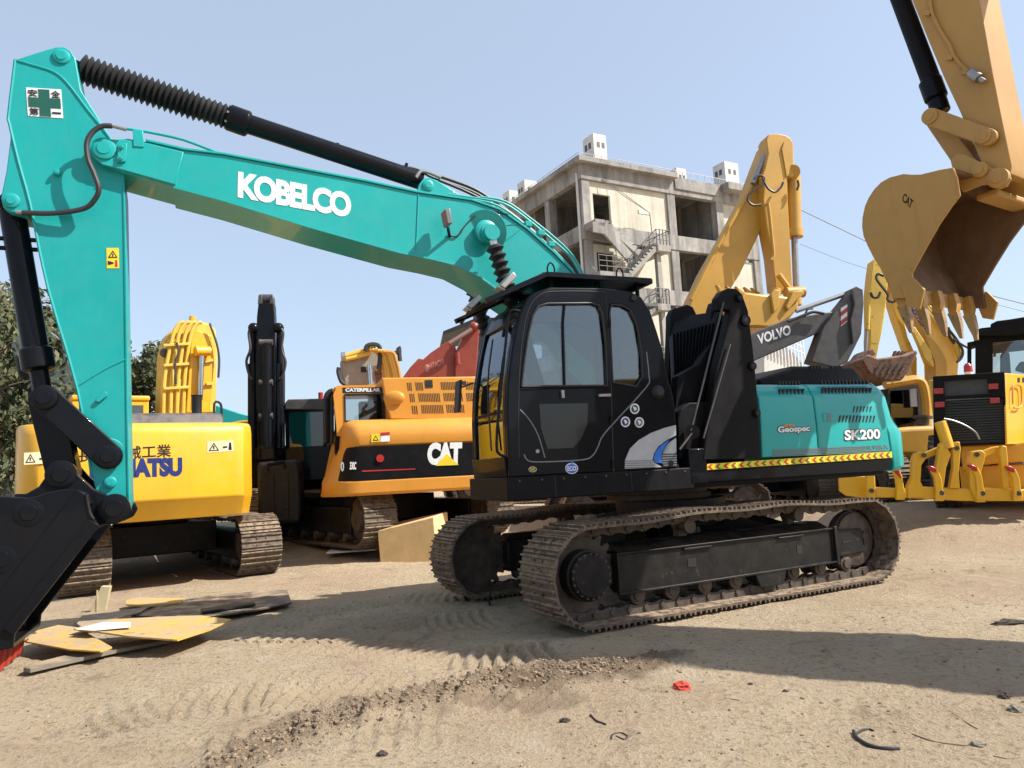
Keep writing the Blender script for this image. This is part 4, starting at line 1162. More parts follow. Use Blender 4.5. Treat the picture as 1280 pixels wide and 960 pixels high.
c = mixc(nt, ramp(nt, a1, [(.35, 0), (.65, 1)]), (.57, .53, .43), (.46, .43, .35))
c = mixc(nt, ramp(nt, a3, [(.50, 0), (.72, .65)]), c, (.26, .23, .19))
nt.links.new(c, bs.inputs['Base Color']); bs.inputs['Roughness'].default_value = .9
mwh = paint('whitewashed_block', (.62, .60, .56), .8, .2, dark=.85, scale=.5)
bld = thing('building', BF.o, BF.a, 'unfinished grey concrete frame building with open floors and an outside staircase', 'building')
ROOF = BF.uz(738, 203, 0)[1]; 
FL = [ROOF-.3]
zs = [BF.uz(738, y, 0)[1] for y in (203, 280, 354, 428, 502, 574)]
U = lambda x, y: BF.uz(x, y, 0)[0]
uL0 = 0; uC1 = U(844, 300); uC2 = U(904, 300); uE = U(948, 330)
DV = 16.5
def bpart(name, m, fn, bev=.02):
    b = MB(); fn(b); return b.build(name, m, bld, bevel=bev)
us = [0, uC1, uC2, uE]
BL = Frame(cn.x, cn.y, 119); vp_ = BL.uz(719, 250, 0)[0]; vc_ = BL.uz(683, 250, 0)[0]
vsb = [0, vc_, (vc_+DV)/2+.8, DV]
for i, z in enumerate(zs):
    th = .9 if i else 1.1
    bpart('floor_slab', mcon, lambda b: (b.box(BF, -.05, uE+.1, -.05, DV, z-.3, z)))
    bpart('edge_beam', mcon, lambda b: (b.box(BF, -.08, uE+.12, -.10, .35, z-th-.2, z-.02), b.box(BF, -.12, .35, -.08, DV, z-th-.2, z-.03), b.box(BF, -.1, uE+.1, DV-.4, DV+.05, z-th-.2, z-.02)))
for u in us:
    for v in vsb:
        bpart('column', mcon, lambda b: b.box(BF, u-.02 if u == 0 else u-.45, u+.62 if u == 0 else u+.25, v-.03 if v == 0 else v-.35, v+.55 if v == 0 else v+.3, 0, zs[0]-.2))
# parapet lip with thin rail
bpart('roof_lip', mcon, lambda b: (b.box(BF, -.5, uC1+.2, -.6, .1, zs[0]-.25, zs[0]+.12), b.box(BF, -.55, .1, -.55, DV, zs[0]-.24, zs[0]+.11), b.box(BF, uC1+.25, uC2+.2, -.2, .1, zs[0]-.9, zs[0]+.0), b.box(BF, uC2, uE+1.0, -1.0, .1, zs[0]-.55, zs[0]+.0)))
b = MB()
for k in range(26): b.cyl(BF.w(.2+k*.72, -.3, zs[0]+.1), BF.w(.2+k*.72, -.3, zs[0]+.42), .025, n=5)
for k in range(19): b.cyl(BF.w(-.3, k*.86, zs[0]+.1), BF.w(-.3, k*.86, zs[0]+.42), .025, n=5)
b.cyl(BF.w(-.3, -.3, zs[0]+.42), BF.w(18.4, -.3, zs[0]+.42), .02, n=5); b.cyl(BF.w(-.3, -.3, zs[0]+.42), BF.w(-.3, 16.4, zs[0]+.42), .02, n=5)
b.build('roof_rail', M['steel'], bld)
def infill(x0, y0, x1, y1, hole=None, m=None, v=.12, name='wall'):
    pass
# rendered panels of the stair bay, with door openings
for i in range(5):
    zt_, zb_ = zs[i]-1.3, zs[i+1]-.02
    ua, ubb = .6, uC1-.45
    holes = []
    if i < 3:
        d0 = U(745, 240)-.2; holes = [[(d0, zb_+.02+.0), (d0+1.45, zb_+.02), (d0+1.45, zb_+2.3), (d0, zb_+2.3)]]
        holes = [[(max(a, ua+.05), z_) for a, z_ in holes[0]]]
        holes[0] = [(a, max(z_, zb_+.05)) for a, z_ in holes[0]]
    b = MB(); b.plate(BF, [(ua, zb_), (ubb, zb_), (ubb, zt_), (ua, zt_)], holes, .14, .34); b.build('wall_panel', mren, bld)
    # end bay on the right
    b = MB(); b.box(BF, uC2+.26, uE-.46, .14, .34, zb_, zt_); b.build('wall_panel', mren, bld)
    # inner cross walls and back walls with openings
    b = MB(); b.box(BF, uC2-.1, uC2+.1, .4, 9, zb_, zt_+.9); b.box(BF, uC1-.1, uC1+.1, .4, 5, zb_, zt_+.9); b.build('wall_panel', mcon, bld)
    b = MB(); b.plate(BF, [(uC1+.3, zb_), (uC2-.2, zb_), (uC2-.2, zt_+.9), (uC1+.3, zt_+.9)],
        [[(uC1+.5, zb_+1.3), (uC1+1.3, zb_+1.3), (uC1+1.3, zb_+2.3), (uC1+.5, zb_+2.3)], [(uC1+1.8, zb_+1.2), (uC1+2.1, zb_+1.2), (uC1+2.1, zb_+3.0), (uC1+1.8, zb_+3.0)]], 4.8, 5.0); b.build('wall_panel', mcon, bld)
    # side wall: narrow pier next to the corner
    b = MB(); b.box(BF, .1, .3, .6, vp_, zb_, zt_+.1); b.build('wall_panel', mcon, bld)
    b = MB(); b.box(BF, .8, uC1-.6, 7.5, 7.7, zb_, zt_+.9); b.build('wall_panel', mcon, bld)
    b = MB(); b.box(BF, 7, 7.2, 8, DV-.5, zb_, zt_+.9); b.build('wall_panel', mcon, bld)
# roof penthouse boxes
def rbox(x0, yt, x1, yb, v, w_):
    ua, z1 = BF.uz(x0, yt, v); ubb, _z = BF.uz(x1, yt, v); 
    o = bpart('roof_box', mwh, lambda b: b.box(BF, ua, ubb, v, v+w_, zs[0], z1), .03)
    b = MB()
    for q in (.25, .6): b.box(BF, ua-.01, ua+.02, v+w_*q, v+w_*q+.3, z1-1.0, z1-.55)
    for q in (.25, .62): b.box(BF, ua+(ubb-ua)*q, ua+(ubb-ua)*q+.25, v-.012, v+.02, z1-1.0, z1-.6)
    b.build('roof_vent', M['charcoal'], bld)
rbox(741, 166, 757, 200, 1.0, 1.3)
rbox(905, 201, 922, 226, 1.2, 1.3)
rbox(845, 209, 857, 220, 6, 1.2)
rbox(655, 224, 671, 246, 12.2, 1.2)
rbox(636, 237, 650, 258, 15, 1.2)
# rain pipe at the corner
bpart('rain_pipe', mwh, lambda b: b.cyl(BF.w(-.12, .35, 0), BF.w(-.12, .35, zs[0]-.8), .09, n=8), 0)
# outside staircase
def Pb(x, y, v): return BF.W(x, y, v)
vst = -1.5
def flight(x0, y0, x1, y1, v0_, v1_, solid=.35, steps=9, rail=True):
    (ua, za), (ubb, zb2) = BF.uz(x0, y0, v0_), BF.uz(x1, y1, v0_)
    b = MB(); b.prism(BF, [(ua, za), (ubb, zb2), (ubb, zb2-solid), (ua, za-solid)], v0_, v1_)
    for k in range(steps):
        t = k/steps; u = ua+(ubb-ua)*t; z = za+(zb2-za)*t; du = (ubb-ua)/steps
        b.box(BF, min(u, u+du*.98), max(u, u+du*.98), v0_+.01, v1_-.01, z-.1, z+abs(zb2-za)/steps*(1 if zb2 > za else .0)+.04)
    b.build('stair_flight', mcon, bld)
    if rail:
        b = MB()
        for k in range(5):
            t = k/4; u = ua+(ubb-ua)*t; z = za+(zb2-za)*t; b.cyl(BF.w(u, v0_+.06, z), BF.w(u, v0_+.06, z+1.05), .035, n=5)
        for q in (.55, 1.05): b.cyl(BF.w(ua, v0_+.06, za+q), BF.w(ubb, v0_+.06, zb2+q), .03, n=5)
        b.build('stair_rail', M['charcoal'], bld)
def landing(x0, y0, x1, v0_, v1_, rail=True, th=.45):
    (ua, za) = BF.uz(x0, y0, v0_); ubb = BF.uz(x1, y0, v0_)[0]
    bpart('stair_landing', mcon, lambda b: b.box(BF, ua, ubb, v0_, v1_, za-th, za))
    if rail:
        b = MB()
        n = 4
        for k in range(n+1): b.cyl(BF.w(ua+(ubb-ua)*k/n, v0_+.06, za), BF.w(ua+(ubb-ua)*k/n, v0_+.06, za+1.05), .035, n=5)
        for q in (.35, .7, 1.05): b.cyl(BF.w(ua, v0_+.06, za+q), BF.w(ubb, v0_+.06, za+q), .03, n=5)
        b.cyl(BF.w(ubb, v0_+.06, za+1.05), BF.w(ubb, v1_, za+1.05), .03, n=5)
        b.build('stair_rail', M['charcoal'], bld)
for dy in (0, 74, 148):
    landing(744, 273+dy, 756, -1.3, .1, rail=False)
    # solid-sided upper flight going down to the right
    (ua, za), (ubb, zb2) = BF.uz(753, 270+dy, -2.4), BF.uz(804, 312+dy, -2.4)
    b = MB(); b.prism(BF, [(ua, za), (ua+1.1, za), (ubb, zb2), (ubb-.1, zb2-.85), (ua+.9, za-.75), (ua, za-.7)], -1.3, -1.12); b.build('stair_parapet', mcon, bld)
    flight(757, 276+dy, 802, 316+dy, -1.15, -.2, .4, 9, rail=False)
    landing(822, 305+dy, 838, -2.5, .1); 
    flight(822, 305+dy, 787, 343+dy, -2.4, -1.35, .35, 10)
    landing(750, 338+dy, 789, -2.4, .1)
for xx in (826, 772):
    u = BF.uz(xx, 400, -2.0)[0]; bpart('stair_column', mcon, lambda b: b.box(BF, u, u+.35, -2.1, -1.8, 0, BF.uz(xx, 318 if xx == 826 else 345, -2.0)[1]))
b = MB(); b.tube([BF.W(752, 224, -.1), BF.W(780, 245, -.8), BF.W(812, 266, -1.4)], .025, 5, 1); b.tube([BF.W(812, 266, -1.4), BF.W(815, 292, -1.6)], .03, 5, 1); b.tube([BF.W(758, 226, .1), BF.W(812, 266, -1.4)], .02, 5, 1)
b.build('loose_cable', M['charcoal'], bld)
b = MB(); b.bar(BF.W(798, 265, -.6), BF.W(812, 267, -.6), .15, .25); b.build('wall_lamp', mwh, bld)

# low pale stair block far behind the dark grey excavator
SF = Frame(at(985, 450, 34).x, 34, 20)
wb = thing('building', SF.o, SF.a, 'small pale block with an outside staircase and railings behind the dark grey boom', 'building')
b = MB(); p = SF.tr([(955, 600), (955, 432), (975, 428), (992, 441), (1004, 455), (1006, 600)], 0); b.prism(SF, p, 0, 4); b.build('stair_block', mwh, wb, bevel=.03)
b = MB()
for k in range(12):
    t = k/11; u, z = SF.uz(960+46*t, 430+20*t, -.1); b.cyl(SF.w(u, -.1, z-.4), SF.w(u, -.1, z+.9), .03, n=5)
for q in (.3, .6, .9):
    b.tube([SF.w(SF.uz(960, 430, -.1)[0], -.1, SF.uz(960, 430, -.1)[1]+q), SF.w(SF.uz(1006, 450, -.1)[0], -.1, SF.uz(1006, 450, -.1)[1]+q)], .025, 5, 1)
b.build('railing', M['white'], wb)

# ================================================================== trees
mleaf, nt, bs, o_ = nodes('leaf')
oi = nt.nodes.new('ShaderNodeNewGeometry')
c = mixc(nt, ramp(nt, oi.outputs['Random Per Island'], [(0, 0), (1, 1)]), (.024, .038, .011), (.095, .105, .033))
c = mixc(nt, ramp(nt, oi.outputs['Random Per Island'], [(.88, 0), (.9, .7)]), c, (.16, .12, .06))
nt.links.new(c, bs.inputs['Base Color']); bs.inputs['Roughness'].default_value = .7
mbark = plain('bark', (.10, .075, .055), .95)
rt = random.Random(11)
def tree(x, y, h, rx, label, leaves=9000, rz_=None, seed=0, leafs=.055):
    r_ = random.Random(seed)
    z0 = gz0(x, y)
    t = thing('tree', (x, y, z0), 0, label, 'tree', 'trees behind the yard')
    b = MB(); b.tube([Vector((x, y, z0)), Vector((x+.1, y, z0+h*.3)), Vector((x-.1, y+.1, z0+h*.6)), Vector((x, y, z0+h*.9))], [.17, .15, .13, .12, .1, .08, .06, .05, .045, .04, .03, .02, .015], 8, 4)
    tips = []
    for k in range(26):
        a = r_.random()*6.28; zz = z0+h*(.28+.6*r_.random()); L = rx*(.55+.5*r_.random())*math.sqrt(max(.15, 1-((zz-z0)/h-.5)**2*3))
        e = Vector((x+math.cos(a)*L, y+math.sin(a)*L, zz+L*(.2+.5*r_.random())))
        m_ = Vector((x, y, zz)).lerp(e, .5)+Vector((0, 0, .1))
        b.tube([Vector((x, y, zz-.2)), m_, e], [.05, .045, .04, .035, .03, .025, .02, .015, .01][:9], 5, 4); tips += [e, m_]
    b.build('trunk', mbark, t)
    me = bpy.data.meshes.new('crown'); V = []; F_ = []
    clumps = [(tips[r_.randrange(len(tips))]+Vector((r_.gauss(0, .35), r_.gauss(0, .35), r_.gauss(0, .3))), .25+.45*r_.random()) for _ in range(60)]
    inv = Vector((x, y, z0))
    for k in range(leaves):
        c_, cr = clumps[r_.randrange(len(clumps))]
        d = Vector((r_.gauss(0, 1), r_.gauss(0, 1), r_.gauss(0, .8)))
        p = c_ + d.normalized()*cr*r_.random()**.45 - inv
        if p.z < h*.12: continue
        s = leafs*(.6+.8*r_.random()); q = Vector((r_.gauss(0, 1), r_.gauss(0, 1), r_.gauss(0, 1))).normalized(); q2 = q.orthogonal().normalized()
        n = len(V); V += [p-q*s*1.6, p+q2*s*.6, p+q*s*1.6, p-q2*s*.6]; F_.append((n, n+1, n+2, n+3))
    me.from_pydata(V, [], F_); me.materials.append(mleaf)
    o = bpy.data.objects.new('crown', me); col.objects.link(o); o.parent = t
def txy(px, Y): p = at(px, 590, Y); return p.x, p.y
x, y = txy(8, 21); tree(x, y, 6.6, 2.6, 'dark green tree furthest left, behind the black bucket arm', 16000, seed=1, leafs=.06)
x, y = txy(52, 23); tree(x, y, 5.9, 1.9, 'dusty tree showing between the black bucket arm and the teal arm', 12000, seed=2, leafs=.06)
x, y = txy(176, 24); tree(x, y, 5.0, 1.4, 'small tree showing between the teal arm and the yellow boom', 7000, seed=3, leafs=.07)
x, y = txy(-50, 16); tree(x, y, 4.6, 2.2, 'low bushy tree at the left edge beside the black bucket', 9000, seed=4)
# overhead cables
for pts in (((1000, 262), (1075, 298), (1120, 320), (1210, 358), (1280, 380)), ((1000, 305), (1090, 338), (1290, 392)), ((540, 560), (545, 560))):
    if pts[0][0] == 540: continue
    b = MB(); P = [at(x, y, 60) for x, y in pts+((pts[-1][0]+300, pts[-1][1]+70),)]
    o = b.tube(P, .035 if pts[0][1] == 262 else .02, 5, 4).build('power_line', M['rubber'])
    tag(o, 'upper dark overhead cable crossing the sky' if pts[0][1] == 262 else 'lower thin overhead cable crossing the sky', 'cable', 'overhead cables')
# ================================================================== machines behind, left half
def under(F, root, u0, u1, r, gauge, w_, z0, matf, n=44, frame_m=None):
    """undercarriage along the frame's u axis: two tracks, beams, centre body; z0 = ground level"""
    F2 = Frame(F.o.x, F.o.y, math.degrees(F.a), z0)
    zc = r+.05
    for s in (-1, 1):
        va, vb = sorted((s*(gauge/2-w_/2), s*(gauge/2+w_/2)))
        make_track(F2, root, va, vb, u0, u1, r, zc, .02, n, matf, M['roller'], individual=False)
        b = MB(); b.box(F2, u0+.3, u1-.3, va+.1, vb-.1, .24, zc+.2); b.build('track_frame', frame_m or M['black_dusty'], root, bevel=.02)
        for uu in (u0, u1):
            b = MB(); b.lathe(F2.w(uu, va+.08, zc), F2.w(uu, vb-.08, zc), [(0, .05), (0, .2), (.15, .22), (.2, r-.07), (.8, r-.07), (.85, .22), (1, .2), (1, .05)], 22); b.build('drive_wheel', M['roller'], root)
        for k in range(6):
            uu = u0+.45+(u1-u0-.9)*k/5; b = MB(); b.cyl(F2.w(uu, va+.06, .18), F2.w(uu, vb-.06, .18), .08, n=12); b.build('bottom_roller', M['roller'], root)
    b = MB(); b.box(F2, (u0+u1)/2-.6, (u0+u1)/2+.6, -gauge/2+w_/2-.05, gauge/2-w_/2+.05, .35, .85); b.lathe(F2.w((u0+u1)/2, 0, .85), F2.w((u0+u1)/2, 0, 1.12), [(0, .6), (1, .55)], 28); b.build('x_frame', M['black_dusty'], root, bevel=.02)

def warn_decal(F, v, x0, y0, x1, y1, parent, slope=0, m='creamvinyl'):
    w = x1-x0
    def q(a, c): return (x0+w*a, y0+(y1-y0)*c+slope*w*a)
    p = decal(F, v-.001, [q(0, 0), q(1, 0), q(1, 1), q(0, 1)], M[m], parent, 'warning_sign')
    decal(F, v-.005, [q(.25, .12), (q(.45, .85)), q(.05, .85)], M['blackvinyl'], p, 'warning_triangle')
    decal(F, v-.008, [q(.25, .28), (q(.38, .78)), q(.12, .78)], M[m], p, 'warning_triangle')
    decal(F, v-.011, [q(.22, .42), q(.28, .42), q(.27, .7), q(.23, .7)], M['blackvinyl'], p, 'pictogram')
    decal(F, v-.005, [q(.84, .2), q(.90, .2), q(.93, .85), q(.81, .85)], M['blackvinyl'], p, 'pictogram')
    decal(F, v-.005, [q(.6, .52), q(.76, .50), q(.76, .64), q(.6, .66)], M['blackvinyl'], p, 'pictogram')
    return p

# ---- yellow excavator, seen from behind
KF = Frame(-6.4, 13.2, 35)
ky = thing('excavator', KF.o, KF.a, 'bright yellow excavator with blue KOMATSU lettering on its rear counterweight', 'excavator')
KT = Frame(-6.4, 13.2, 125)
under(KT, ky, -2.05, 1.75, .42, 2.38, .62, 0, M['track'], 42)
vk = -3.0
yk = [(18, 560), (303, 600)]
# counterweight: section (v,z) swept across with rounded ends
ua, ub = KF.uz(48, 580, vk)[0], KF.uz(306, 580, vk)[0]
zt_k, zb_k = 2.36, .99
zm = 1.24
def sweep(F, prof, stations, m, name, parent, bevel=.02):
    """prof: [(dv,z)]; stations: [(u, v, shrink)]"""
    rings = [[F.w(u, v+dv*k, z) for dv, z in prof] for u, v, k in stations]
    return MB().skin(rings).build(name, m, parent, bevel=bevel, ang=40)
prof = [(1.2, zb_k), (.18, zb_k), (.03, zm), (0, zm+.04), (0, zt_k-.16), (.04, zt_k-.06), (.14, zt_k), (1.2, zt_k)]
st = [(ua-.22, vk+.55), (ua-.20, vk+.30), (ua-.12, vk+.12), (ua, vk+.02), (ua+.12, vk), (ub-.12, vk), (ub, vk+.03), (ub+.16, vk+.22), (ub+.24, vk+.50), (ub+.26, vk+.9)]
rings = [[KF.w(u, v+dv*(1 if dv < 1 else 1)-(v-vk)*(1 if dv > 1 else 0), z) for dv, z in prof] for u, v in st]
MB().skin(rings).build('counterweight', M['kyellow'], ky, bevel=.015, ang=35)
b = MB(); b.box(KF, ua-.1, ub+.20, vk+1.2, 1.7, 1.08, zt_k-.1); b.build('house', M['kyellow'], ky, bevel=.05)
b = MB(); b.box(KF, ub-.02, ub+.255, vk+1.02, vk+1.9, 1.15, zt_k-.15); b.build('side_door', M['kyellow'], ky, bevel=.03)
b = MB()
for k in range(3): b.box(KF, ub+.2, ub+.262, vk+1.2, vk+1.7, 1.5+.2*k, 1.6+.2*k)
b.build('louvre_slot', M['rubber'], ky)
b = MB(); b.skin([[KF.w(u, v, z) for v, z in ((vk+.5, zt_k+.0), (vk+.62, zt_k+.19), (vk+1.9, zt_k+.19), (vk+1.95, zt_k))] for u in (ua+.3, ub-.15)])
b.build('engine_cover', M['charcoal'], ky, bevel=.05, seg=3)
# cab beyond, front left of the machine (on our left half)
def cab(F, root, u0, u1, v0, v1, z0, z1, m, mg=None, pillar=.09, lean_=.0, name='cab'):
    """cab with real posts, sills, roof and panes; v0 faces us"""
    b = MB()
    p = pillar
    b.plate(F, [(u0, z0), (u1, z0), (u1, z1-.06), (u0, z1-.06)], [[(u0+p, z0+(z1-z0)*.45), (u1-p, z0+(z1-z0)*.45), (u1-p, z1-.14), (u0+p, z1-.14)]], v0, v0+.06)
    b.plate(F, [(u0, z0), (u1, z0), (u1, z1-.06), (u0, z1-.06)], [[(u0+p, z0+(z1-z0)*.45), (u1-p, z0+(z1-z0)*.45), (u1-p, z1-.14), (u0+p, z1-.14)]], v1-.06, v1)
    c = b.build(name+'_wall', m, root, bevel=.012)
    b = MB(); b.box(F, u0-.02, u1+.02, v0-.03, v1+.03, z1-.058, z1+.03); b.build('cab_roof', m, root, bevel=.03, seg=3)
    G = Frame(0, 0, math.degrees(F.a)+90); 
    for u in (u0, u1-.06):
        b = MB()
        zz = z0+(z1-z0)*.45
        b.box(F, u, u+.06, v0+.062, v1-.062, z0, zz); b.box(F, u, u+.06, v0+.062, v0+.14, zz, z1-.06); b.box(F, u, u+.06, v1-.14, v1-.062, zz, z1-.06); b.box(F, u, u+.06, v0+.14, v1-.14, z1-.16, z1-.06)
        b.build('cab_side', m, root, bevel=.01)
        b = MB(); b.box(F, u+.025, u+.033, v0+.14, v1-.14, zz, z1-.16); b.build('window', mg or M['glass'], root)
    for v in (v0+.025, v1-.035):
        b = MB(); b.box(F, u0+p, u1-p, v, v+.008, z0+(z1-z0)*.45, z1-.14); b.build('window', mg or M['glass'], root)
    b = MB(); b.box(F, u0+(u1-u0)*.3, u0+(u1-u0)*.7, v0+.3, v0+.42, z0+.4, z0+(z1-z0)*.78); b.box(F, u0+(u1-u0)*.3, u0+(u1-u0)*.7, v0+.4, v0+.85, z0+.35, z0+.5); b.build('seat', M['seatfab'], root, bevel=.04)
    return c
cu0, cz1 = KF.uz(78, 476, -.2); cu1 = KF.uz(186, 478, -.2)[0]
cab(KF, ky, cu0+.15, cu1, -.2, 1.5, 1.2, 3.02, M['kyellow'])
# boom rising behind the house, seen end on: side plates, pipes, cylinders
vb = .2
bp = HFp = KF.tr([(200, 518), (203, 440), (209, 418), (222, 406), (236, 400), (262, 404), (270, 412), (272, 440), (270, 516)], vb)
b = MB(); b.prism(KF, bp, vb, vb+.55); kb = b.build('boom', M['pale'], ky, bevel=.03)
b = MB(); b.prism(KF, KF.tr([(240, 410), (266, 420), (268, 455), (262, 516), (232, 516)], vb-.12), vb-.12, vb+.0); b.build('boom_plate', M['kyellow'], kb, bevel=.02)
for k, (x0, x1) in enumerate(((204, 216), (213, 223), (221, 231), (229, 238))):
    b = MB(); b.tube([KF.W(x, y, vb-.16) for x, y in ((x0, 518), (x0+2, 470), (x1, 420), (x1+8, 405), (x1+14, 403))], .035, 8, 3); b.build('hydraulic_pipe', M['pale'], kb)
for y in (455, 484, 430):
    b = MB(); b.bar(KF.W(204, y+2, vb-.2), KF.W(236, y, vb-.2), .07, .05); b.build('pipe_clamp', M['pale'], kb, bevel=.008)
b = MB(); b.tube([KF.W(x, y, vb-.25) for x, y in ((220, 480), (219, 455), (223, 440), (221, 428))], .02, 6, 4); b.build('hydraulic_hose', M['hose'], kb)
b = MB(); b.tube([KF.W(x, y, vb-.2) for x, y in ((262, 404), (271, 430), (274, 450), (273, 472))], .022, 6, 4); b.build('hydraulic_hose', M['hose'], kb)
b = MB(); b.cyl(KF.W(252, 440, vb-.2), KF.W(250, 500, vb-.2), .05); b.build('cylinder_rod', M['chrome'], kb)
b = MB(); b.cyl(KF.W(244, 439, vb-.25), KF.W(262, 439, vb-.2), .09); b.build('pin_boss', M['kyellow'], kb)
b = MB(); b.cyl(KF.W(240, 402, vb+.1), KF.W(241, 396, vb+.1), .06); b.build('grease_cap', M['kyellow'], kb)
b = MB(); b.ball(KF.W(206, 441, vb), .09, sub=2); b.build('work_light', M['charcoal'], kb)
for (x0, y0, x1, y1) in ((256, 452, 266, 450), (258, 480, 268, 479)):
    b = MB(); b.bar(KF.W(x0, y0, vb-.15), KF.W(x1, y1, vb-.15), .05, .05); b.build('pipe_clamp', M['pale'], kb)
b = MB(); b.lathe(KF.W(246, 520, vk+1.0), KF.W(246, 494, vk+1.0), [(0, .075), (.9, .075), (1, .09), (1, .07), (.8, .065)], 18); b.build('exhaust_pipe', M['rubber'], ky)
b = MB(); b.tube([KF.W(x, y, vk+1.3) for x, y in ((268, 527), (268, 504), (275, 504), (277, 512), (277, 527))], .02, 8, 3); b.build('grab_rail', M['rubber'], ky)
text(KF, vk, 'KOMATSU', (112, 599), (228, 595), (112, 574), M['navy'], ky, off=.065, space=.95)
text(KF, vk, '長城機械工業', (98, 578), (214, 571), (98, 561), M['blackvinyl'], ky, off=.012)
warn_decal(KF, vk, 259, 552, 292, 566, ky, -.06); warn_decal(KF, vk, 30, 566, 62, 581, ky, -.06)

# ---- black excavator facing us
NF = Frame(-4.5, 15.0, 10)
z0 = .45
nb = thing('excavator', (-4.5, 15.0, z0), NF.a, 'black excavator facing us with its arm folded straight up and bucket down', 'excavator')
NT = Frame(NF.w(.35, 2.2, 0).x, NF.w(.35, 2.2, 0).y, 100)
under(NT, nb, -1.9, 1.7, .40, 2.2, .55, z0, M['track'], 40)
for poly, v, t, nm, m in (([(321, 395), (323, 378), (342, 378), (343, 395), (345, 470), (343, 575), (322, 575), (319, 470)], -.2, .34, 'arm', 'black'),
                       ([(310, 500), (312, 440), (318, 410), (347, 410), (353, 440), (353, 570), (309, 575)], .25, .45, 'boom', 'black_matt'),):
    b = MB(); b.prism(NF, NF.tr(poly, v), v, v+t); b.build(nm, M[m], nb, bevel=.02)
b = MB(); b.cyl(NF.W(324, 374, -.05), NF.W(341, 374, -.05), .10, n=20)
b.prism(NF, NF.tr([(322, 380), (323, 369), (327, 368), (328, 380)], -.2), -.2, .1); b.prism(NF, NF.tr([(337, 380), (338, 369), (341, 369), (342, 380)], -.2), -.2, .1); b.build('arm_end', M['charcoal'], nb, bevel=.01)
for x, s in ((316, -1), (349, 1)):
    b = MB(); b.cyl(NF.W(x, 560, -.1), NF.W(x+(0 if s < 0 else -1), 455, -.1), .095, n=16); b.cyl(NF.W(x, 455, -.1), NF.W(x, 410, -.1), .05); b.build('lift_cylinder', M['black'], nb)
    b = MB(); b.tube([NF.W(q, y, -.2) for q, y in ((x, 408), (x+s*5, 416), (x+s*3, 436), (x+s*8, 452), (x+s*4, 470), (x, 474))], .028, 6, 4); b.build('hydraulic_hose', M['hose'], nb)
    b = MB(); b.ball(NF.W(x-s*1, 410, -.15), .11, sub=2); b.build('pin_boss', M['black'], nb)
for y in (428, 478, 520):
    b = MB(); b.cyl(NF.W(324, y, -.34), NF.W(341, y, -.34), .06, n=14); b.build('cross_pin', M['charcoal'], nb)
b = MB(); b.cyl(NF.W(333, 560, -.35), NF.W(333, 430, -.3), .10); b.build('bucket_cylinder', M['black'], nb)
# bucket with its back to us
b = MB(); bq = NF.tr([(322, 578), (372, 574), (376, 590), (377, 640), (375, 654), (326, 654), (322, 640)], -.75)
b.prism(NF, bq, -.78, -.10); bk = b.build('bucket', M['black_dusty'], nb, bevel=.06, seg=3)
b = MB(); b.tube([NF.W(x, y, -.8) for x, y in ((334, 588), (335, 580), (355, 578), (356, 586))], .03, 6, 1); b.build('bucket_lug', M['black'], bk)
for x in (340, 358):
    b = MB(); b.box(Frame(NF.W(x, 615, -.80).x, NF.W(x, 615, -.80).y, 10), -.03, .03, -.02, .03, .75, 1.6); b.build('bucket_rib', M['black_dusty'], bk)
cu0 = NF.uz(357, 560, .3)[0]; cu1 = NF.uz(413, 560, .3)[0]
NZ = Frame(NF.o.x, NF.o.y, 10, 0)
cab(NZ, nb, cu0, cu1, .3, 1.7, 1.45, 2.98, M['black'], mg=M['glassdark'], pillar=.08)
b = MB(); b.prism(NZ, NZ.tr([(356, 504), (360, 499), (404, 498), (412, 503), (412, 512), (356, 512)], .2), .2, 1.7); b.build('roof_visor', M['charcoal'], nb, bevel=.02)
b = MB(); b.box(NZ, -.9, cu0-.05, .8, 3.6, 1.35, 2.1); b.box(NZ, -.9, cu1, 1.8, 3.8, 1.30, 2.25); b.build('house', M['black_matt'], nb, bevel=.05)
b = MB(); c = NZ.W(401, 499, .5); b.cyl(c, c+Vector((0, 0, .14)), .05, n=16); b.build('beacon', M['redlens'], nb)

# ---- orange-yellow excavator, rear view
YO = 13.5
CF = Frame(0, YO, 17)
cat = thing('excavator', CF.w(-1.3, 2.2, 0), CF.a, 'orange yellow excavator with a white CAT mark on its black rear band', 'excavator')
CT = Frame(CF.w(-2.15, 3.1, 0).x, CF.w(-2.15, 3.1, 0).y, 128)
under(CT, cat, -2.15, 2.0, .46, 2.55, .62, .22, M['track'], 44)
C7 = lambda pts: [(390+x/4.8, 420+y/4.8) for x, y in pts]
# counterweight profile: rounded left end sweeps back
zc0, zc1 = 1.16, 2.40
um_ = CF.uz(452, 600, 0)[0]; ue = um_+3.0
prof = [(1.0, zc0-.02), (.05, zc0-.02), (0, zc0+.02), (0, zc0+.22), (.03, zc0+.24), (.03, zc0+.80), (.0, zc0+.83), (-.02, zc0+.96), (.03, zc0+1.12), (.14, zc0+1.22), (.36, zc0+1.28), (1.0, zc0+1.28)]
st = []
for a in range(0, 91, 15): st.append((um_-.62*math.sin(R(a)), .75*(1-math.cos(R(a)))))
st = st[::-1]+[(ue, 0)]
def flare(u, z):   # the lower edge of the rounded end stands out further than its shoulder
    return u + max(0, um_-u)/.62*.30*sstep(zc0+.15, zc0+.95, z)
rings = [[CF.w(flare(u, z), (v+dv) if dv < .9 else 1.3, z) for dv, z in prof] for u, v in st]
cwt = MB().skin(rings).build('counterweight', M['catorange'], cat, bevel=.012, ang=40)
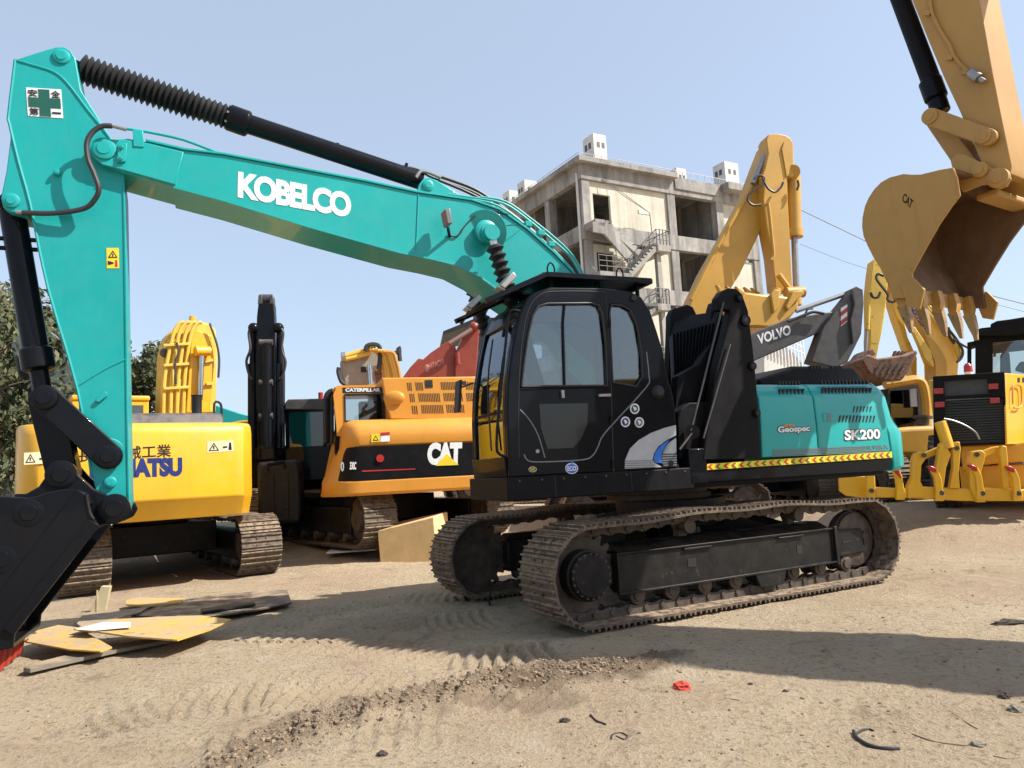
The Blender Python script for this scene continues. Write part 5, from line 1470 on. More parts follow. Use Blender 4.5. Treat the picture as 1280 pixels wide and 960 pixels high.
# black band wraps the corner
prof2 = [(.0, zc0+.235), (.0, zc0+.80), (.028, zc0+.80), (.028, zc0+.235)]
st2 = [(um_-.55*math.sin(R(a))-.0, .70*(1-math.cos(R(a)))) for a in (75, 60, 45, 30, 15)]+[(um_, 0), (ue, 0)]
rings = [[CF.w(flare(u, z), v+dv, z) for dv, z in prof2] for u, v in st2]
MB().skin(rings).build('black_band', M['black_matt'], cwt)
cs_ = CF.W(475, 573, -.002); b = MB(); b.cyl(cs_, cs_-CF.dv*.03, .065, n=24); b.build('reflector', M['redlens'], cwt)
# big mark
text(CF, 0, 'CAT', *C7([(690, 776), (898, 770), (694, 640)]), M['white'], cwt, off=.07, space=.92)
decal(CF, -.008, C7([(742, 779), (808, 706), (880, 774)]), M['yellowvinyl'], cwt, 'triangle_mark')
text(CF, 0, '330C', *C7([(226, 802), (264, 802), (228, 755)]), M['white'], cwt, off=.03)
text(CF, .03, '0', *C7([(172, 812), (192, 812), (172, 755)]), M['silver'], cwt, off=.03)
q = C7([(300, 807), (620, 795), (620, 801), (300, 815)]); decal(CF, -.003, q, M['redvinyl'], cwt, 'red_line')
warn = decal(CF, -.021, C7([(356, 588), (408, 585), (408, 634), (356, 638)]), M['yellowvinyl'], cat, 'warning_sign')
decal(CF, -.025, C7([(382, 596), (400, 626), (364, 628)]), M['blackvinyl'], warn, 'warning_triangle'); decal(CF, -.028, C7([(382, 604), (393, 622), (371, 623)]), M['yellowvinyl'], warn, 'warning_triangle')
wr = decal(CF, -.021, C7([(411, 580), (466, 576), (466, 632), (411, 635)]), M['white'], cat, 'warning_sign')
decal(CF, -.025, C7([(411, 580), (466, 576), (466, 594), (411, 598)]), M['redvinyl'], wr, 'red_header')
# cab rear wall with window, curved into the counterweight
vcab = .42
cabp_ = C7([(85, 812), (120, 680), (150, 600), (148, 560), (128, 350), (150, 298), (420, 292), (440, 420), (470, 500), (460, 600)])
CPq = CF.tr(cabp_, vcab)
win = CF.tr(C7([(196, 352), (430, 348), (438, 495), (360, 515), (200, 510)]), vcab)
b = MB(); b.plate(CF, CPq[2:], [win], vcab, vcab+.08); b.build('cab_rear', M['catorange'], cat, bevel=.02)
b = MB(); b.prism(CF, win, vcab+.04, vcab+.048); b.build('rear_window', M['glass'], cat)
b = MB(); b.tube([CF.w(u, vcab-.003, z) for u, z in win+win[:1]], .018, 6, 1); b.build('window_seal', M['rubber'], cat)
ul, ur = CPq[4][0], CPq[6][0]; ztc = CPq[5][1]
b = MB(); b.box(CF, ul+.02, ur, vcab+.085, vcab+1.7, ztc-.07, ztc); b.build('cab_roof', M['catorange'], cat, bevel=.03)
for u in (ul+.02, ur-.08):
    b = MB(); b.box(CF, u, u+.07, vcab+.085, vcab+.2, 1.4, ztc-.07); b.box(CF, u, u+.07, vcab+1.55, vcab+1.7, 1.4, ztc-.07); b.box(CF, u, u+.07, vcab+.2, vcab+1.55, 1.4, 2.1); b.build('cab_side', M['black_matt'], cat, bevel=.01)
b = MB(); b.box(CF, ul+.5, ul+1.0, vcab+.75, vcab+.88, 2.0, 2.85); b.build('seat', plain('tan_seat', (.45, .27, .16), .8), cat, bevel=.04)
b = MB(); q = C7([(183, 310), (423, 307), (424, 340), (184, 342)]); pl_ = decal(CF, vcab-.001, q, M['blackvinyl'], cat, 'name_plate')
text(CF, vcab-.003, 'CATERPILLAR', *C7([(200, 335), (410, 334), (200, 313)]), M['white'], pl_, off=.045, space=.95)
# door frame standing out on the far left
b = MB(); b.tube([CF.W(x, y, vcab+.6) for x, y in C7([(88, 640), (85, 400), (100, 345), (128, 330)])], .06, 8, 3); b.tube([CF.W(x, y, vcab+.4) for x, y in C7([(90, 660), (120, 640), (122, 360)])], .03, 8, 1); b.build('cab_door', M['rubber'], cat)
b = MB(); b.prism(CF, CF.tr(C7([(85, 645), (88, 380), (118, 350), (122, 650)]), vcab+.5), vcab+.5, vcab+1.6); b.build('cab_door', M['black_matt'], cat, bevel=.02)
# engine housing
vh = .30
hp = CF.tr(C7([(418, 250), (925, 243), (1060, 240), (1100, 300), (1100, 510), (470, 502), (440, 400)]), vh)
b = MB(); b.prism(CF, hp, vh, 2.2); b.build('engine_housing', M['catorange'], cat, bevel=.03, seg=3)
def vents(x0, x1, y0, y1, n):
    b = MB()
    for k in range(n):
        xa = x0+(x1-x0)*k/n; xb = x0+(x1-x0)*(k+.45)/n
        b.prism(CF, CF.tr(C7([(xa, y0), (xb, y0), (xb+6, y1), (xa+6, y1)]), vh-.003), vh-.004, vh+.03)
    b.build('vent_slot', plain('vent_shadow', (.05, .025, .01), .8) if 'vent_shadow' not in bpy.data.materials else bpy.data.materials['vent_shadow'], cat)
for row in ((570, 600, 280, 328, 3), (620, 668, 278, 326, 5), (772, 870, 276, 322, 10), (585, 618, 346, 396, 3), (638, 770, 344, 394, 13), (788, 905, 342, 390, 12), (598, 636, 418, 468, 3), (655, 790, 414, 464, 13), (805, 915, 412, 460, 11), (920, 1020, 276, 322, 10), (925, 1040, 342, 390, 12)): vents(*row)
b = MB(); b.prism(CF, CF.tr(C7([(678, 265), (722, 263), (726, 308), (682, 310)]), vh-.01), vh-.01, vh+.02); b.build('latch_plate', M['rubber'], cat)
b = MB(); b.prism(CF, CF.tr(C7([(876, 272), (925, 270), (925, 292), (876, 294)]), vh-.006), vh-.006, vh+.02); b.build('vent_grille', M['rubber'], cat)
b = MB(); b.ball(CF.W(390+492/4.8, 420+372/4.8, vh), .16, 1.2, .4, .8, sub=3); b.build('housing_bulge', M['catorange'], cat)
b = MB(); b.box(CF, um_-.3, ue-.3, 1.3, 5.2, 1.15, 2.3); b.build('house', M['catorange'], cat, bevel=.05)
# its folded boom head above the cab, tangle of hoses
vq = 2.2
b = MB(); b.prism(CF, CF.tr(C7([(178, 130), (330, 90), (400, 75), (415, 120), (425, 300), (200, 300), (180, 220)]), vq), vq, vq+.5); cb2 = b.build('boom', plain('faded_grey_paint', (.30, .27, .23), .6), cat, bevel=.03)
b = MB(); b.prism(CF, CF.tr(C7([(292, 186), (326, 184), (328, 216), (294, 218)]), vq-.01), vq-.012, vq+.01); b.build('boom_plate', M['rubber'], cb2)
b = MB(); b.prism(CF, CF.tr(C7([(370, 180), (415, 170), (425, 300), (385, 280)]), vq-.01), vq-.01, vq+.01); b.build('rust_patch', M['rust'], cb2)
for k in range(7):
    x = 400+k*16
    b = MB(); b.tube([CF.W(*C7([p])[0], vq-.15-.03*k) for p in ((x-70, 75+k*3), (x-10, 100), (x+10, 150), (x+24, 200), (x+34, 260))], .035, 7, 4); b.build('hydraulic_hose', M['pale'] if k % 3 else M['tan'], cb2)
for pts in (((162, 190), (158, 215), (175, 270), (200, 290)), ((322, 90), (330, 60), (370, 50), (405, 65), (408, 130), (400, 200)), ((460, 103), (510, 100), (522, 68), (524, 110), (528, 150))):
    b = MB(); b.tube([CF.W(*C7([p])[0], vq-.2) for p in pts], .045, 7, 3); b.build('hydraulic_hose', M['hose'], cb2)
for pts in (((178, 125), (250, 105), (330, 82), (380, 70)), ((190, 140), (260, 125), (350, 100))):
    b = MB(); b.tube([CF.W(*C7([p])[0], vq-.1) for p in pts], .05, 7, 3); b.build('hydraulic_pipe', M['pale'], cb2)
b = MB(); b.cyl(CF.W(*C7([(176, 128)])[0], vq-.2), CF.W(*C7([(200, 126)])[0], vq-.2), .1); b.build('pin_boss', M['steel'], cb2)
b = MB(); b.cyl(CF.W(*C7([(345, 175)])[0], vq-.2), CF.W(*C7([(352, 290)])[0], vq-.2), .05); b.build('cylinder_rod', M['chrome'], cb2)

# ---- red-orange excavator behind
C5 = lambda pts: [(290+x/2.7424, 350+y/2.7424) for x, y in pts]
RFm = Frame(0, 19, 12)
rd = thing('excavator', RFm.w(.6, 1.5, .3), RFm.a, 'red orange excavator with its HITACHI boom showing behind the yellow engine housing', 'excavator')
b = MB(); b.prism(RFm, RFm.tr(C5([(560, 420), (585, 335), (610, 300), (640, 268), (655, 272), (680, 250), (735, 212), (752, 215), (768, 232), (775, 330), (760, 420)]), 0), 0, .55); rb = b.build('boom', M['redp'], rd, bevel=.02)
b = MB(); b.prism(RFm, RFm.tr(C5([(768, 250), (800, 175), (822, 150), (843, 150), (850, 160), (836, 330), (830, 430), (760, 430)]), -.1), -.1, .4); b.build('arm', M['redp'], rd, bevel=.02)
text(RFm, 0, 'HITACHI', *C5([(676, 306), (728, 288), (672, 287)]), plain('faded_pink_lettering', (.5, .2, .16), .6), rb, off=.02)
b = MB(); b.ball(RFm.W(*C5([(668, 302)])[0], -.01), .07, 1, .15, 1.4, sub=2); b.build('emblem', bpy.data.materials['faded_pink_lettering'], rb)
b = MB(); b.cyl(RFm.W(*C5([(745, 218)])[0], -.3), RFm.W(*C5([(822, 170)])[0], -.3), .06); b.build('cylinder_rod', plain('brownish_rod', (.4, .25, .2), .35, .6), rd)
b = MB(); b.cyl(RFm.W(*C5([(775, 290)])[0], -.25), RFm.W(*C5([(772, 250)])[0], -.25), .06); b.ball(RFm.W(*C5([(830, 160)])[0], -.2), .13, sub=2); b.build('pin_boss', M['redp'], rd)
b = MB(); b.box(RFm, -1.2, 3.4, 1.2, 3.6, 1.2, 2.6); b.build('house', M['redp'], rd, bevel=.06)
RT = Frame(RFm.w(.9, 2.4, 0).x, RFm.w(.9, 2.4, 0).y, 12)
under(RT, rd, -1.9, 1.9, .42, 2.3, .6, .55, M['track'], 36)
# canopy far behind: dark roof edge on a post
KN = Frame(at(580, 410, 27).x, 27, 8)
cn_ = thing('canopy', KN.o, KN.a, 'dark flat canopy roof on a post above the red boom', 'canopy')
b = MB(); b.prism(KN, KN.tr([(554, 419), (554, 414), (596, 397), (640, 397), (640, 402), (594, 404)], 0), 0, 4); b.build('roof', M['rubber'], cn_)
b = MB(); p0 = KN.W(597, 404, .3); b.box(Frame(p0.x, p0.y, 8), -.14, .14, 0, .25, 0, KN.W(597, 382, .3).z); p1 = KN.W(636, 404, .3); b.box(Frame(p1.x, p1.y, 8), -.14, .14, 0, .25, 0, 6); b.build('post', M['charcoal'], cn_)
# pale green machine scrap glimpsed beyond the yellow counterweight
GF = Frame(at(290, 520, 21).x, 21, 5)
gm_ = thing('excavator', GF.o, 0, 'small glimpse of a teal and yellow machine beyond the yellow counterweight', 'excavator')
b = MB(); b.prism(GF, GF.tr([(262, 560), (268, 506), (276, 509), (300, 517), (313, 520), (313, 560)], 0), 0, 1.2); b.build('boom', M['teal'], gm_, bevel=.02)
b = MB(); b.tube([GF.W(x, y, -.1) for x, y in ((282, 532), (300, 528), (315, 527))], .05, 6, 1); b.build('hydraulic_pipe', M['yellow2'], gm_)
b = MB(); b.box(GF, -1.8, -.1, .2, 3, .9, 1.7); b.build('house', M['teal'], gm_, bevel=.05)
GT = Frame(GF.w(0, 1.6, 0).x, GF.w(0, 1.6, 0).y, 5); under(GT, gm_, -1.6, 1.6, .40, 2.2, .5, .6, M['track'], 30)
# dark machine arm and grey work platform behind the black cylinder at the far left
DF = Frame(at(50, 440, 16.5).x, 16.5, 15)
dk = thing('excavator', DF.w(.3, 2.4, 0), DF.a, 'grey green excavator arm half hidden behind the bucket cylinder at the left', 'excavator')
dg = plain('grey_green_paint', (.10, .125, .12), .5)
b = MB(); b.prism(DF, DF.tr([(13, 432), (22, 402), (30, 398), (46, 402), (60, 412), (84, 430), (96, 470), (92, 520), (60, 560), (30, 500)], 0), 0, .4); b.build('boom', dg, dk, bevel=.03)
b = MB(); b.tube([DF.W(x, y, -.1) for x, y in ((52, 404), (66, 412), (78, 424), (82, 450))], .05, 7, 3); b.build('hydraulic_pipe', dg, dk)
b = MB(); b.prism(DF, DF.tr([(22, 440), (34, 440), (52, 560), (36, 560)], -.05), -.1, .2); b.build('arm', M['black_matt'], dk, bevel=.02)
b = MB(); b.box(DF, -3.4, -.8, .6, 3.6, 1.0, 1.8); b.build('house', dg, dk, bevel=.05)
DT = Frame(DF.w(-2.4, 2.4, 0).x, DF.w(-2.4, 2.4, 0).y, 15); under(DT, dk, -1.8, 1.4, .38, 2.0, .5, 0, M['track'], 30)
# ================================================================== machines behind, right half
C6 = lambda pts: [(840+x/3.3115, 150+y/3.3115) for x, y in pts]
# ---- golden yellow excavator with raised boom
GO = Frame(5.6, 17, 10)
zg = .0
gd = thing('excavator', GO.o, GO.a, 'golden yellow excavator with tall raised boom and hanging bucket in front of the concrete building', 'excavator')
GOT = Frame(GO.w(0, 1.6, 0).x, GO.w(0, 1.6, 0).y, 100)
under(GOT, gd, -1.9, 1.9, .42, 2.08, .5, .25, M['trackshiny'], 40)
b = MB(); b.box(GO, -1.3, 1.3, .2, 3.8, 1.25, 2.1); b.build('house', M['yellow2'], gd, bevel=.06)
bo = GO.tr(C6([(395, 90), (360, 180), (330, 260), (300, 330), (225, 470), (140, 620), (75, 760)])+[(856, 420), (862, 470), (885, 540), (930, 560), (940, 500), (905, 440)]+C6([(180, 800), (280, 640), (385, 420), (430, 330), (470, 200)]), .3)
b = MB(); b.prism(GO, bo, .3, .85); gb = b.build('boom', M['yellow2'], gd, bevel=.02)
b = MB(); b.tube([GO.W(x, y, .25) for x, y in C6([(330, 272), (225, 455), (130, 640), (78, 745)])], .05, 7, 1); b.build('hydraulic_pipe', M['yellow2'], gb)
b = MB(); b.tube([GO.W(x, y, .25) for x, y in C6([(320, 300), (215, 480), (120, 665)])], .035, 7, 1); b.build('hydraulic_pipe', M['yellow2'], gb)
ao = GO.tr(C6([(391, 80), (400, 60), (430, 55), (470, 62), (490, 75), (502, 95), (505, 190), (518, 215), (500, 240), (478, 230), (480, 330), (497, 640), (500, 700), (470, 715), (430, 700), (415, 560), (392, 440), (378, 330), (382, 280), (372, 235), (385, 200), (398, 140)]), 0)
b = MB(); b.prism(GO, ao, 0, .42); ga = b.build('arm', M['yellow2'], gd, bevel=.02)
b = MB(); b.prism(GO, GO.tr(C6([(455, 120), (475, 235), (490, 215), (497, 140), (480, 100), (465, 90)]), -.02), -.03, .0); b.build('arm_plate', M['yellow2'], ga)
b = MB(); b.cyl(GO.W(*C6([(395, 125)])[0], .2), GO.W(*C6([(335, 265)])[0], .2), .07); b.build('cylinder_rod', M['steel'], gd)
b = MB(); b.cyl(GO.W(*C6([(502, 235)])[0], .2), GO.W(*C6([(507, 470)])[0], .2), .165); b.lathe(GO.W(*C6([(506, 455)])[0], .2), GO.W(*C6([(507, 485)])[0], .2), [(0, .2), (1, .2)], 20); b.build('bucket_cylinder', M['yellow2'], gd)
b = MB(); b.cyl(GO.W(*C6([(506, 480)])[0], .2), GO.W(*C6([(515, 710)])[0], .2), .075); b.build('cylinder_rod', M['steel'], gd)
b = MB(); b.cyl(GO.W(*C6([(500, 215)])[0], 0), GO.W(*C6([(500, 215)])[0], .4), .17); b.build('pin_boss', M['yellow2'], gd)
b = MB(); b.tube([GO.W(*C6([p])[0], -.06) for p in ((398, 345), (405, 400), (415, 500), (420, 560), (410, 580))], .04, 7, 3); b.build('hydraulic_pipe', M['yellow2'], ga)
for pts in (((340, 245), (360, 228), (382, 240), (375, 265), (345, 285), (318, 310), (315, 335), (335, 352), (368, 350)), ((375, 240), (395, 280), (425, 298), (450, 280), (460, 258)), ((520, 250), (524, 270), (518, 290))):
    b = MB(); b.tube([GO.W(*C6([p])[0], -.12) for p in pts], .027, 7, 5); b.build('hydraulic_hose', M['hose'], gd)
# bucket, teeth up
b = MB(); b.prism(GO, GO.tr(C6([(245, 800), (262, 850), (300, 860), (350, 858), (400, 862), (450, 850), (495, 815), (525, 780), (525, 740), (480, 730), (440, 725), (375, 720), (300, 710)]), -.5), -.5, .85); gk = b.build('bucket', M['yellow2'], gd, bevel=.06, seg=3)
for k, x in enumerate((185, 225, 265, 300, 330)):
    b = MB(); q = GO.tr(C6([(x, 680+k*3), (x+14, 690+k*3), (x+40, 716), (x+18, 722)]), -.45+.26*k); b.prism(GO, q, -.45+.26*k, -.33+.26*k); b.build('tooth', M['yellow2'], gk, bevel=.01)
for x0, y0, x1, y1, r in ((430, 700, 425, 780, .12), (470, 715, 545, 712, .13), (505, 720, 510, 770, .15), (440, 640, 500, 720, .07)):
    b = MB(); b.cyl(GO.W(*C6([(x0, y0)])[0], -.12), GO.W(*C6([(x1, y1)])[0], -.12), r, n=14); b.build('bucket_link', M['yellow2'], gk, bevel=.01)
b = MB(); b.prism(GO, GO.tr(C6([(408, 720), (425, 700), (445, 705), (440, 780), (420, 800)]), -.56), -.58, -.5); b.prism(GO, GO.tr(C6([(480, 790), (520, 740), (548, 720), (540, 705), (500, 710), (470, 770)]), -.56), -.58, -.5); b.build('bucket_ears', M['yellow2'], gk, bevel=.02)

# ---- dark grey excavator behind the engine hood
VF_ = Frame(5.2, 14.5, 5)
vo = thing('excavator', VF_.w(-.8, 2, 0), VF_.a, 'dark grey excavator with white VOLVO lettering, its boom and folded arm above the teal hood', 'excavator')
b = MB(); b.prism(VF_, VF_.tr([(880, 470), (900, 440), (945, 414), (985, 398), (1028, 391), (1050, 388), (1052, 402), (1033, 412), (985, 433), (945, 450), (900, 480), (885, 500)], 0), 0, .42); vb_ = b.build('boom', M['charcoal'], vo, bevel=.02)
b = MB(); b.prism(VF_, VF_.tr([(1014, 452), (1030, 408), (1050, 383), (1062, 368), (1066, 360), (1072, 358), (1078, 362), (1079, 380), (1076, 420), (1070, 432), (1060, 452), (1045, 460)], -.12), -.12, .22); va_ = b.build('arm', M['charcoal'], vo, bevel=.02)
b = MB(); b.prism(VF_, VF_.tr([(1064, 362), (1070, 358), (1078, 362), (1079, 380), (1076, 418), (1066, 430), (1063, 400), (1068, 380)], -.18), -.2, -.13); b.build('arm_plate', M['charcoal'], va_, bevel=.01)
b = MB(); b.cyl(VF_.W(995, 389, .2), VF_.W(1056, 368, .2), .045); b.build('cylinder_rod', M['steel'], vo)
b = MB(); b.tube([VF_.W(x, y, -.08) for x, y in ((985, 402), (1000, 396), (1010, 392), (1018, 390), (1030, 392))], .03, 6, 3); b.tube([VF_.W(x, y, -.08) for x, y in ((1006, 396), (1009, 387), (1016, 386))], .02, 6, 2); b.build('hydraulic_hose', M['hose'], vb_)
text(VF_, 0, 'VOLVO', (948, 431), (989, 418), (946, 418.5), M['white'], vb_, off=.03)
mk_ = decal(VF_, -.121, [(1051, 385), (1059, 380.5), (1059, 402), (1051, 408)], M['white'], va_, 'striped_marker')
for y in (388, 399): decal(VF_, -.125, [(1051, y+2), (1059, y-4), (1059, y+1.5), (1051, y+8)], M['redvinyl'], mk_, 'red_stripe')
b = MB(); b.box(VF_, -3.6, -.7, .8, 3.4, 1.2, 2.1); b.build('house', M['charcoal'], vo, bevel=.05)
b = MB(); b.prism(VF_, [(-1.9, 1.7), (-1.3, 1.6), (-.65, 3.2), (-1.2, 3.4)], .02, .4); b.build('boom_foot', M['charcoal'], vo, bevel=.02)
VT_ = Frame(VF_.w(-2.2, 2, 0).x, VF_.w(-2.2, 2, 0).y, 5); under(VT_, vo, -1.7, 1.7, .40, 2.0, .5, .1, M['track'], 34)

# ---- yellow excavator with rusty bucket, right
K4 = lambda pts: [(1040+x/3.4286, 380+y/3.4286) for x, y in pts]
K3 = lambda pts: [(1040+x/4.174, 200+y/4.174) for x, y in pts]
KY = Frame(at(1130, 560, 16).x, 16, 0)
k2 = thing('excavator', KY.w(.4, 1.8, 0), 0, 'yellow excavator with KOMATSU on its slanting boom and a rusty hanging bucket', 'excavator')
b = MB(); b.prism(KY, KY.tr(K3([(250, 500), (215, 525), (205, 600), (195, 700), (200, 960), (240, 960), (262, 860), (285, 740), (292, 640), (275, 590)]), .2), .2, .5)
b.prism(KY, KY.tr(K4([(165, 60), (160, 160), (165, 235), (190, 235), (215, 120), (235, 0), (175, 0)]), .2), .205, .495); k2a = b.build('arm', M['pale'], k2, bevel=.02)
b = MB(); b.cyl(KY.W(*K3([(190, 690)])[0], .1), KY.W(*K3([(183, 885)])[0], .1), .055); b.build('bucket_cylinder', M['pale'], k2)
b = MB(); b.cyl(KY.W(*K4([(150, 105)])[0], .1), KY.W(*K4([(143, 210)])[0], .1), .035); b.build('cylinder_rod', M['steel'], k2)
b = MB(); b.tube([KY.W(*K3([p])[0], .05) for p in ((270, 605), (240, 595), (232, 620), (260, 660), (290, 700), (290, 730), (320, 740), (345, 715))], .03, 6, 5); b.tube([KY.W(*K3([p])[0], .05) for p in ((200, 690), (215, 715), (240, 715), (252, 690))], .03, 6, 4); b.build('hydraulic_hose', M['hose'], k2)
b = MB(); b.prism(KY, KY.tr(K4([(190, -190), (230, -150), (330, -10), (360, 60), (395, 130), (420, 200), (440, 250), (445, 370), (535, 370), (545, 240), (540, 190), (500, 120), (450, 60), (380, -20), (270, -170), (215, -215)]), .5), .5, .95); k2b = b.build('boom', M['yellow2'], k2, bevel=.02)
b = MB(); b.prism(KY, KY.tr(K4([(340, 105), (355, 95), (425, 200), (440, 270), (400, 240)]), .42), .42, .52); b.build('boom_plate', M['pale'], k2b, bevel=.02)
for dx in (0, 12, 24):
    b = MB(); b.tube([KY.W(*K4([p])[0], .42) for p in ((385+dx, 0), (440+dx, 70), (490+dx, 130), (530+dx*.6, 190), (545, 240))], .035, 7, 3); b.build('hydraulic_pipe', M['pale'], k2b)
for pts in (((470, 75), (510, 120), (540, 160), (560, 200), (555, 230), (535, 250)), ((520, 150), (560, 175), (590, 190)), ((500, 100), (505, 140), (525, 170))):
    b = MB(); b.tube([KY.W(*K4([p])[0], .35) for p in pts], .028, 6, 4); b.build('hydraulic_hose', M['hose'], k2b)
text(KY, .5, 'KOMATSU', *K4([(306, -14), (385, 100), (322, -26)]), M['navy'], k2b, off=.045)
# second slim member: lift cylinder pair behind
b = MB(); b.prism(KY, KY.tr(K4([(205, -170), (240, -160), (300, 20), (325, 140), (365, 230), (365, 310), (345, 310), (335, 230), (275, 60)]), 1.0), 1.0, 1.3); b.build('far_arm', M['pale'], k2, bevel=.02)
# rusty bucket with teeth up
b = MB(); b.prism(KY, KY.tr(K4([(125, 240), (155, 215), (200, 232), (290, 220), (320, 215), (365, 195), (370, 210), (330, 290), (300, 330), (210, 330), (160, 300)]), -.3), -.3, .8); rk = b.build('bucket', M['rust'], k2, bevel=.04)
for x in (300, 318, 336, 352, 364):
    b = MB(); b.prism(KY, KY.tr(K4([(x-8, 222), (x+4, 190), (x+8, 190), (x+6, 225)]), -.32), -.32+.001*x, -.22+.001*x); b.build('tooth', M['rust'], rk)
for k in range(5):
    x = 185+k*26; b = MB(); b.tube([KY.W(*K4([p])[0], -.31) for p in ((x+25, 255), (x, 300))], .025, 6, 1); b.build('wear_strip', M['track'], rk)
b = MB(); b.prism(KY, KY.tr(K4([(120, 240), (150, 200), (170, 190), (185, 215), (150, 240)]), -.1), -.15, .55); b.build('bucket_ears', M['rust'], rk, bevel=.02)
# body and cab
cabo = K4([(228, 345), (225, 640), (268, 525), (435, 540), (435, 490), (420, 470), (410, 360), (385, 325), (360, 320), (240, 335)])
b = MB(); b.tube([KY.W(*K4([p])[0], -.2) for p in ((225, 345), (300, 333), (360, 325), (385, 340), (398, 380), (405, 440), (405, 520))], .10, 8, 4); b.build('cab_frame', M['yellow2'], k2)
b = MB(); b.prism(KY, KY.tr(K4([(240, 350), (365, 340), (385, 370), (392, 525), (270, 525), (240, 520)]), .0), .0, .05); b.build('cab_rear', M['charcoal'], k2)
b = MB(); b.prism(KY, KY.tr(K4([(252, 372), (355, 366), (365, 380), (370, 500), (280, 520), (252, 510)]), -.03), -.03, -.01); b.build('rear_window', M['glassdark'], k2)
b = MB(); b.prism(KY, KY.tr(K4([(335, 365), (362, 362), (368, 440), (340, 440)]), -.2), -.2, -.15); b.build('mirror', M['silver'], k2, bevel=.01)
b = MB(); b.box(KY, *sorted((KY.uz(*K4([(225, 400)])[0], 0)[0], KY.uz(*K4([(395, 400)])[0], 0)[0])), .06, 1.5, 1.3, 2.75); b.build('cab', M['charcoal'], k2, bevel=.03)
u0_, z1_ = KY.uz(*K4([(240, 530)])[0], -.8); u1_ = KY.uz(*K4([(600, 530)])[0], -.8)[0]
b = MB(); b.prism(KY, KY.tr(K4([(200, 560), (240, 535), (330, 525), (440, 520), (620, 520), (620, 620), (560, 660), (200, 650)]), -.8), -.8, 2.2); b.build('counterweight', M['yellow2'], k2, bevel=.10, seg=4)
b = MB(); b.cyl(KY.W(*K4([(388, 520)])[0], -.4), KY.W(*K4([(388, 490)])[0], -.4), .12); b.cyl(KY.W(*K4([(388, 490)])[0], -.4), KY.W(*K4([(388, 480)])[0], -.4), .2); b.build('air_intake', M['charcoal'], k2)
KT2 = Frame(KY.w(.4, 1.2, 0).x, KY.w(.4, 1.2, 0).y, 90); under(KT2, k2, -1.9, 1.9, .42, 2.2, .5, .42, M['track'], 36)

# ---- motor grader / ripper at right
GR = Frame(7.2, 11.7, -33); GP = Frame(7.2, 11.7, -8)
gr = thing('grader', GR.w(.3, 1.5, 0), GR.a, 'orange yellow road grader with black cab and grille, carrying a yellow ripper at its rear', 'grader')
u = lambda x, y, v: GR.uz(x, y, v)[0]
zf = lambda x, y, v: GR.uz(x, y, v)[1]
K8 = lambda x, y: (1150+x/6.854, 380+y/6.857)
# radiator end
b = MB(); ra, rb_ = u(*K4([(432, 400)])[0], 0), u(*K4([(752, 400)])[0], 0)
z_t, z_b = zf(*K4([(600, 300)])[0], 0), zf(*K4([(600, 605)])[0], 0)
b.plate(GR, GR.tr(K4([(432, 310), (740, 290), (752, 600), (436, 615)]), 0), [GR.tr(K4([(478, 330), (665, 318), (670, 385), (482, 395)]), 0), GR.tr(K4([(484, 408), (672, 400), (735, 400), (738, 590), (470, 600)]), 0)], 0, .08); b.build('grille_frame', M['black_matt'], gr, bevel=.012)
b = MB(); b.prism(GR, GR.tr(K4([(470, 325), (738, 310), (742, 598), (465, 605)]), .09), .09, .12); b.build('grille', M['charcoal'], gr)
b = MB()
for k in range(16):
    y = 412+k*11.5; b.prism(GR, GR.tr(K4([(475, y+3), (735, y-8), (735, y-5), (475, y+6)]), .06), .06, .09)
b.build('grille_bars', M['black_matt'], gr)
decal(GR, .058, K4([(484, 408), (700, 398), (700, 403), (484, 415)]), M['greyvinyl'], gr, 'grille_trim')
for (x0, y0) in ((435, 362), (440, 420), (670, 342), (676, 402)):
    b = MB(); b.prism(GR, GR.tr(K4([(x0, y0), (x0+42, y0-2), (x0+43, y0+22), (x0+1, y0+24)]), -.02), -.03, .0); b.build('tail_light', M['redlens'], gr, bevel=.006)
# engine hood side (running away to the right front)
hb = GR.tr(K4([(742, 290), (752, 600), (436, 615), (432, 310)]), .08)
us_ = sorted(p[0] for p in hb)
pA, pB = GR.w(us_[0]+.03, .13, 0), GR.w(rb_+.0, .085, 0)
sdir = Vector((.80, .60, 0)); FP = Frame(pB.x, pB.y, math.degrees(math.atan2(.6, .8)))
pC, pD = pB+sdir*3.0, pA+Vector((.60, .80, 0))*3.0
b = MB(); b.skin([[Vector((p.x, p.y, z)) for p in (pA, pB-sdir*0+Vector((-.02, .03, 0)), pC+Vector((-.02, .03, 0)), pD)] for z in (z_b, z_t-.02)]); b.build('engine_hood', M['kyellow'], gr, bevel=.02)
# right flank panel
b = MB(); b.prism(FP, FP.tr([(1256, 466), (1340, 474), (1340, 552), (1259, 556)], 0), 0, .03); fl = b.build('side_panel', M['kyellow'], gr, bevel=.015)
b = MB(); b.tube([FP.W(*K4([p])[0], -.04) for p in ((775, 430), (775, 360), (785, 345), (805, 350), (812, 370), (812, 430), (800, 445), (780, 445))], .014, 8, 3); b.build('grab_rail', M['catorange'], fl)
b = MB()
for k in range(9): b.prism(FP, FP.tr([(1272+k*6, 472), (1275+k*6, 472), (1275+k*6, 478), (1272+k*6, 478)], -.004), -.004, .02)
b.build('vent_slot', M['rubber'], fl)
# chassis under hood
b = MB(); b.box(GR, -.35, 1.2, .3, 4.0, .75, 1.12); b.build('chassis', M['kyellow'], gr, bevel=.02)
b = MB(); b.prism(GR, GR.tr(K4([(550, 605), (760, 600), (823, 590), (900, 590), (900, 670), (760, 680), (640, 690), (560, 720)]), .15), .15, 1.2); b.build('rear_body', M['kyellow'], gr, bevel=.03)
